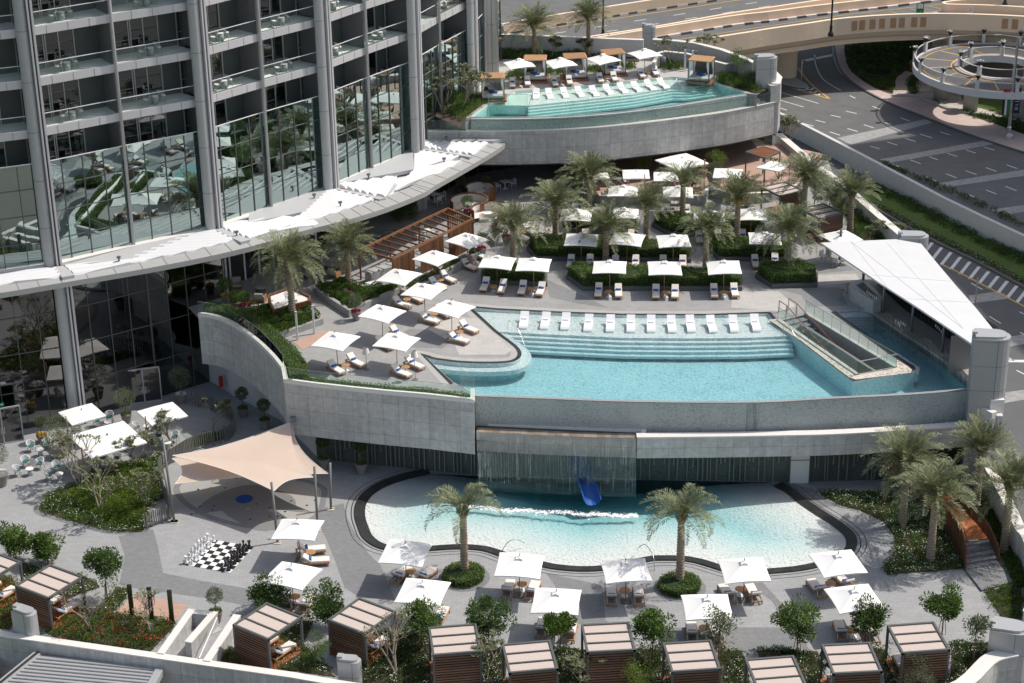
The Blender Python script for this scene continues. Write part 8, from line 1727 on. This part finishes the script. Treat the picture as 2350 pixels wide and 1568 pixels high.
def white_set(k, x, y, z, lab, cm='white', tm='white', n=4, rz=.5, tw=.8):
    p = g(k, x, y, z+.72); mb = MB(); mb.box((0, 0, .73), (tw, tw, .04)); mb.box((0, 0, .36), (.07, .07, .72)); mb.box((0, 0, .015), (.45, .45, .03)); o = build('dining_table', mb, M[tm]); o.location = (p.x, p.y, z); o.rotation_euler = (0, 0, rz); tag(o, lab+' dining table', 'table')
    for i in range(n):
        t = rz+i*2*pi/n; q = Vector((p.x+cos(t)*.8, p.y+sin(t)*.8, z)); c = thing('dining_chair', f'{["right", "rear", "left", "front"][i]} chair at the {lab} dining table', 'chair', q, t-pi/2); m_ = MB(); [m_.bar((s*.24, u, 0), (s*.24, u, .62), .035) for s in (-1, 1) for u in (-.22, .24)]; [m_.bar((s*.24, -.24, .62), (s*.24, .26, .62), .035) for s in (-1, 1)]; m_.bar((-.24, .26, .8), (.24, .26, .8), .035); [m_.bar((s*.24, .25, .6), (s*.24, .27, .8), .035) for s in (-1, 1)]; build('frame', m_, M[cm], c); m_ = MB(); m_.box((0, 0, .42), (.46, .46, .06)); m_.box((0, .26, .64), (.46, .04, .26)); build('seat', m_, M['offwhite'], c)
white_set('b2', 1490, 150, L1, 'white square canopy-side'); white_set('b2', 1430, 440, L1, 'white pergola', tw=.7); white_set('b2', 1100, 445, L1, 'grey lobby', 'stoolgrey', 'stoolgrey', 2); white_set('b3', 60, 400, L1, 'pale left restaurant', n=2); white_set('a3', 130, 620, L2, 'white upper terrace', n=3, tw=.7)
# restaurant terrace
ZR2 = L1+.8; RQ = gs('b3', ZR2, [(740, 482), (830, 527), (1650, 527), (1700, 452), (1900, 520), (2200, 500), (2400, 440)]); RP2 = [(p.x, p.y) for p in RQ]+[(30, 176), (24, 181), (12, 177.4), (5, 176)]
mb = MB(); mb.poly(RP2, ZR2-.1); struct('restaurant_deck', mb, M['teakdeck']); mb = MB(); mb.slab([(p.x, p.y+.12) for p in RQ], .25, L1, ZR2+.1); o = tag(build('restaurant_wall', mb, M['planterwall']), 'low concrete wall in front of the raised restaurant terrace', 'wall'); mb = MB(); mb.slab([(p.x, p.y+.12) for p in RQ], .32, ZR2+.1, ZR2+.17); build('coping', mb, M['coping'], o)
for k, x, y, lab, tm in (('b3', 965, 375, 'grey', 'stoolgrey'), ('b3', 1540, 395, 'guests\'', 'stoolgrey'), ('b3', 790, 465, 'small teak', 'teak')): white_set(k, x, y, ZR2-.1, lab+' restaurant', 'wicker', tm, 2 if tm != 'teak' else 2, .1)
kp_ = [Vector((*g2('b3', x, y, ZR2+2.6), ZR2+2.6)) for x, y in ((1998, 165), (2140, 125), (2270, 165), (2150, 215))]; root = thing('louvre_kiosk', 'dark framed kiosk with reddish slatted roof at the far right', 'pergola', (kp_[0].x, kp_[0].y, ZR2)); K0 = Vector((kp_[0].x, kp_[0].y, ZR2)); kk_ = [p-K0 for p in kp_]
mb = MB(); [mb.bar(kk_[i], kk_[(i+1) % 4], .14, .16) for i in range(4)]; [mb.box((p.x, p.y, 1.3), (.12, .12, 2.6)) for p in kk_]; build('frame', mb, M['greyframe'], root); mb = MB(); [mb.bar(lerp(kk_[0], kk_[3], t/14), lerp(kk_[1], kk_[2], t/14), .07, .1) for t in range(1, 14)]; build('roof_slats', mb, M['teakred'], root)
# ---- people ----
def person(k, x, y, z, rz, lab, cloth, scarf=None, sh=0):
    p = g(k, x, y, z+.6); o = thing('person', lab, 'person', (p.x, p.y, z), rz)
    V = [(0, 0, .50), (0, .03, .75), (0, .02, .98), (0, 0, 1.12), (0, -.02, 1.2), (0, -.04, 1.30), (.1, -.02, .5), (.13, -.42, .5), (.13, -.43, .12), (.13, -.56, .05), (-.1, -.02, .5), (-.13, -.42, .5), (-.13, -.40, .12), (-.13, -.53, .05), (.19, .02, 1.04), (.25, -.04, .78), (.16, -.28, .72), (.13, -.37, .73), (-.19, .02, 1.04), (-.25, -.02, .78), (-.18, -.26, .72), (-.15, -.35, .73)]
    E_ = [(0, 1), (1, 2), (2, 3), (3, 4), (4, 5), (0, 6), (6, 7), (7, 8), (8, 9), (0, 10), (10, 11), (11, 12), (12, 13), (2, 14), (14, 15), (15, 16), (16, 17), (2, 18), (18, 19), (19, 20), (20, 21)]
    Rr = [.15, .13, .15, .06, .08, .085, .1, .075, .05, .04, .1, .075, .05, .04, .065, .05, .035, .035, .065, .05, .035, .035]
    def sk(name, idx, add, m):
        bm = bmesh.new(); ly = bm.verts.layers.skin.verify(); vs = {i: bm.verts.new(V[i]) for i in idx}; [bm.edges.new((vs[a], vs[b])) for a, b in E_ if a in vs and b in vs]
        for i, v in vs.items(): v[ly].radius = (Rr[i]+add, Rr[i]+add); v[ly].use_root = (i == min(idx))
        me = bpy.data.meshes.new(name); bm.to_mesh(me); bm.free(); me.materials.append(m); q = bpy.data.objects.new(name, me); COL.objects.link(q); q.parent = o; q.modifiers.new('Skin', 'SKIN').use_smooth_shade = True; s = q.modifiers.new('Sub', 'SUBSURF'); s.levels = s.render_levels = 1; return q
    sk('body', range(22), 0, M['skin']); sk('clothing', [0, 1, 2, 6, 7, 8, 10, 11, 12, 14, 15, 18, 19], .018, M[cloth]); mb = MB(); mb.lathe((0, -.02, 1.22), [(.09, -.02), (.115, .08), (.09, .17), (0, .2)], 12, False)
    if scarf: mb.box((0, .06, 1.2), (.2, .08, .26))
    build('headscarf' if scarf else 'hair', mb, M[scarf or 'hair'], o, True)
person('c1', 640, 620, 0, radians(-60), 'person in a white robe and white headscarf sitting behind the big cafe parasol', 'whitecloth', 'whitecloth'); person('c1', 590, 690, 0, radians(60), 'person in a white robe sitting left of the big cafe parasol', 'whitecloth', 'whitecloth')
person('b3', 1600, 405, ZR2-.1, radians(-80), 'person in a dark navy top sitting at the restaurant table', 'navycloth'); person('b3', 1545, 370, ZR2-.1, radians(20), 'person with fair clothes sitting behind the centre palm at the restaurant', 'cushiondk')
# ---- bridge ----
zb0, zb1 = 1.0, 1.7
Lf_ = smooth([g('c4', 1240, 900, zb1), g('c4', 1330, 960, 1.5), g('c4', 1480, 1060, 1.2)]+[g('d4', 1660, 190, zb0), g('d4', 1760, 310, zb0), g('d4', 1835, 425, zb0)], 4); Rt_ = smooth([g('c4', 1420, 880, zb1), g('c4', 1520, 930, 1.5), g('c4', 1690, 1060, 1.2)]+[g('d4', 1880, 190, zb0), g('d4', 1985, 300, zb0), g('d4', 2062, 402, zb0)], 4)
root = thing('timber_bridge', 'curving rust coloured footbridge with upright slat rails', 'bridge', (Lf_[-1].x, Lf_[-1].y, 0)); O_ = Vector((Lf_[-1].x, Lf_[-1].y, 0)); mb = MB()
for i in range(len(Lf_)-1): a_, b_, c_, d_ = [p-O_ for p in (Lf_[i], Lf_[i+1], Rt_[i+1], Rt_[i])]; mb.face([a_, b_, c_, d_]); mb.face([a_-Vector((0, 0, .12)), b_-Vector((0, 0, .12)), b_, a_])
build('deck', mb, M['rust'], root); Ls = [g('d4', 1835, 425, zb0), g('d4', 1868, 560, .5), g('d4', 1885, 655, .15)]; Rs = [g('d4', 2062, 402, zb0), g('d4', 2115, 520, .5), g('d4', 2148, 608, .15)]
for L_, nm in ((Lf_+Ls[1:], 'slat_rail'), (Rt_+Rs[1:], 'slat_rail')):
    mb = MB()
    for i in range(len(L_)-1):
        n = max(1, round((L_[i+1]-L_[i]).length/.14)); t = L_[i+1]-L_[i]
        for k in range(n): p = lerp(L_[i], L_[i+1], k/n)-O_; mb.box((p.x, p.y, p.z/2+.5), (.045, .1, p.z+1.05), atan2(t.y, t.x))
    build(nm, mb, M['woodrail'], root)
M_ = 0
mb = MB()
for i in range(5): t0, t1 = i/5, (i+1)/5; z = zb0*(1-t0)-.08+.12*t0; q = [lerp(Ls[0], Ls[2], t0), lerp(Ls[0], Ls[2], t1), lerp(Rs[0], Rs[2], t1), lerp(Rs[0], Rs[2], t0)]; mb.prism([(p.x, p.y) for p in q], 0, z)
mb.prism([(p.x, p.y) for p in gs('d4', .15, [(1882, 655), (2150, 608), (2262, 750), (2010, 818)])], 0, .15); struct('bridge_steps', mb, M['pave2'])
mb = MB(); mb.tube([lerp(p, q, .12)+Vector((0, 0, .9)) for p, q in zip(Lf_[8:], Rt_[8:])], .03, 6); mb.tube([lerp(Ls[0], Rs[0], .12)+Vector((0, 0, .9)), lerp(Ls[2], Rs[2], .12)+Vector((0, 0, .9))], .03, 6); tag(build('bridge_handrail', mb, M['copper']), 'thin copper coloured handrail inside the footbridge', 'handrail')
# ---- lamps, showers, bins ----
for k, bx, by, ty, lab in (('b2', 948, 1560, 1385, 'standing outdoor lamp with white cone shade, left of the two by the hedge'), ('b2', 1338, 1640, 1410, 'standing outdoor lamp with white cone shade, right of the two near the pool')):
    b = g(k, bx, by, L1); h = height_for(b, k, ty); o = thing('standing_lamp', lab, 'lamp', b); mb = MB(); mb.lathe((0, 0, 0), [(.02, 0), (.02, h)], 8); mb.lathe((0, 0, 0), [(.22, 0), (.22, .03)], 16); build('stand', mb, M['metaldk'], o); mb = MB(); mb.lathe((0, 0, h-.5), [(.28, 0), (.17, .48)], 20, False); build('lamp_shade', mb, M['cushion'], o, True)
def post(k, x, y, z, ty, w_, m, lab, arm=True):
    b = g(k, x, y, z); h = height_for(b, k, ty); o = thing('shower_post', lab, 'outdoor shower', b); mb = MB(); mb.box((0, 0, h/2), (w_, .14, h)); build('post', mb, M[m], o)
    if arm: mb = MB(); mb.box((.22, -.05, h-.05), (.5, .12, .04)); build('shower_head', mb, M['steel'], o); mb = MB(); [mb.box((0, -.08, zz), (.06, .04, .05)) for zz in (1.0, 1.3)]; build('tap', mb, M['steel'], o)
post('b2', 392, 1322, L1, 1095, .15, 'offwhite', 'pale shower post left of the two by the pink deck'); post('b2', 527, 1272, L1, 1045, .15, 'offwhite', 'pale shower post right of the two by the pink deck'); post('a3', 1583, 507, L2, 365, .2, 'offwhite', 'left shower post of the upper terrace'); post('a3', 1637, 512, L2, 372, .2, 'offwhite', 'right shower post of the upper terrace')
for i, (x, y, ty) in enumerate(((1065, 1035, 778), (1222, 1062, 800), (1385, 1085, 820))): post('d1', x, y, 0, ty, .3, 'mirrorgreen', ('left', 'middle', 'right')[i]+' mirrored shower post on the pink timber deck', False)
mb = MB(); mb.poly([(p.x, p.y) for p in gs('d1', .02, [(900, 1020), (1085, 850), (1300, 890), (1510, 940), (1400, 1080), (1100, 1050)])], .02); struct('shower_deck', mb, M['teakdeck']); mb = MB(); mb.poly([(p.x, p.y) for p in gs('b2', L1+.02, [(355, 1335), (650, 1235), (700, 1270), (430, 1400)])], L1+.02); struct('shower_deck_upper', mb, M['teakdeck'])
mb = MB(); mb.lathe((0, 0, 0), [(.3, 0), (.32, 1.0), (.28, 1.02)], 18); o = build('litter_bin', mb, M['metaldk'], None, True); o.location = g('a3', 1420, 490, L2); tag(o, 'round dark litter bin on the upper terrace', 'bin')
# ---- road furniture ----
def lamp(k, x, y, z, h, r_, m, lab):
    b = g(k, x, y, z); o = thing('street_lamp', lab, 'street lamp', b); mb = MB(); mb.lathe((0, 0, 0), [(r_*3.2, 0), (r_*3, .3), (r_*1.5, .6), (r_*1.5, 1.2), (r_, 1.4), (r_*.8, h)], 12); build('pole', mb, M[m], o); mb = MB(); mb.bar((0, 0, h), (-2, 0, h+.3), .1); mb.box((-2.2, 0, h+.28), (.8, .3, .12)); build('lamp_head', mb, M[m], o); return o
lamp('a4', 797, 290, ZH+.7, 12, .11, 'black', 'black street lamp on the near parapet of the flyover'); lamp('a4', 2195, 50, ZH+1, 12, .11, 'black', 'black street lamp at the top right on the ramp barrier'); lamp('a3', 985, 270, ZH, 12, .11, 'black', 'black pole behind the right upper palm')
pl = lamp('a4', 2225, 1108, ZR+.15, 11.5, .17, 'steel', 'tall grey lamp pole carrying a flag banner and a black banner')
bz = height_for(Vector((pl.location.x, pl.location.y, ZR)), 'a4', 940); tz = height_for(Vector((pl.location.x, pl.location.y, ZR)), 'a4', 735); hb = tz-bz; z0 = bz+.1
for cx, w_, cols in ((-.62, .75, [('flagblack', -.26), ('flagwhite', -.04), ('flaggreen', .2)]),):
    for m, dx in cols: mb = MB(); mb.box((cx+dx, 0, z0+hb*.38), (.25, .04, hb*.76)); build('flag_stripe', mb, M[m], pl)
    mb = MB(); mb.box((cx, 0, z0+hb*.88), (w_, .04, hb*.24)); build('flag_band', mb, M['flagred'], pl)
mb = MB(); mb.box((.55, 0, z0+hb*.55), (.75, .04, hb)); bn = build('banner', mb, M['flagnavy'], pl); mb = MB(); X0, yy = .55, -.03
def st(a_, b_, w_=.05): mb.bar((X0+a_[0], yy, z0+hb*.55+a_[1]), (X0+b_[0], yy, z0+hb*.55+b_[1]), w_, .01, (0, 1, 0))
for a_, b_ in (((-.2, 1.05), (.2, 1.05)), ((-.28, 1.0), (-.28, 1.1)), ((.2, .7), (.2, .5)), ((.2, .5), (.05, .35)), ((.05, .35), (-.05, .5)), ((.2, .62), (.05, .62)), ((.2, .5), (.2, -.1)), ((.2, .15), (.05, .1)), ((.05, .1), (.05, .25)), ((.2, -.1), (-.2, -.1)), ((.2, -.35), (.1, -.5)), ((.1, -.5), (-.15, -.5))): st(a_, b_)
mb.bar((X0-.2, yy, z0+hb*.55-1.0), (X0+.2, yy, z0+hb*.55-1.0), .05, .01, (0, 1, 0)); [st((-.12+.06*i, -.9), (-.18+.09*i, -.72), .02) for i in range(5)]; build('banner_lettering', mb, M['flagwhite'], bn)
def sign(k, x, y, ty, z, w_, hs, m, lab, det):
    b = g(k, x, y, z); h = height_for(b, k, ty); o = thing('road_sign', lab, 'road sign', b); mb = MB(); mb.box((0, 0, h/2), (.08, .08, h)); build('post', mb, M['steel'], o); mb = MB(); mb.box((0, -.06, h-hs/2), (w_, .04, hs)); pn = build('sign_panel', mb, M[m], o); det(pn, h)
def d1_(pn, h):
    mb = MB(); mb.box((0, -.09, h-.35), (.7, .02, .55)); [mb.bar((-.25, -.1, h-.5-.0*i+.2*i-.3), (.25, -.1, h-.6+.2*i-.2), .03, .01) for i in range(0)]; build('white_field', mb, M['flagwhite'], pn); mb = MB(); mb.bar((-.12, -.09, h-1.25), (.12, -.09, h-.95), .09, .02); mb.bar((.12, -.09, h-.95), (.12, -.09, h-1.12), .07, .02); mb.bar((.12, -.09, h-.95), (-.05, -.09, h-.95), .07, .02); build('arrow', mb, M['flagwhite'], pn); mb = MB(); [mb.bar((-.25+.13*i, -.105, h-.35+.05*(i % 2)), (-.17+.13*i, -.105, h-.28), .04, .01) for i in range(4)]; [mb.bar((-.25+.1*i, -.105, h-.5), (-.2+.1*i, -.105, h-.5), .04, .01) for i in range(5)]; build('sign_lettering', mb, M['flaggreen'], pn)
sign('a4', 1510, 138, 30, ZH+.18, .9, 1.6, 'flaggreen', 'green and white exit sign with an arrow on the ramp island', d1_)
def d2_(pn, h): mb = MB(); mb.bar((-.15, -.09, h-.1), (.15, -.09, h-.4), .14, .02); mb.bar((.15, -.09, h-.4), (-.15, -.09, h-.7), .14, .02); build('chevron', mb, M['flagred'], pn)
sign('a4', 1915, 105, 55, ZH+.6, .6, .8, 'flagwhite', 'red chevron sign on the curved ramp barrier', d2_); sign('a4', 2095, 400, 365, ZR+2, .6, .8, 'flagwhite', 'small red chevron sign beneath the flyover', d2_); sign('a4', 560, 660, 490, ZR+.15, .12, .3, 'steel', 'thin grey pole on the traffic island', lambda p, h: None)
# neighbouring high-rise beyond the right edge: only its shadow reaches the road
sh = [g('a4', 870, 1172, ZR), g('a4', 2050, 1108, ZR), g('a4', 3400, 1040, ZR), g('c4', 3600, 900, ZS), g('b4', 2250, 1260, ZS), g('b4', 1850, 830, ZS), g('b4', 1330, 360, ZS)]
Hh = 95.; off = Vector((1.55, .54, 0))*((Hh-ZR)/2.3); mb = MB(); mb.prism([(p.x+off.x, p.y+off.y) for p in sh], 0, Hh); tag(build('neighbouring_tower', mb, M['plaster']), 'tall plain tower outside the picture whose shadow falls on the road', 'building')
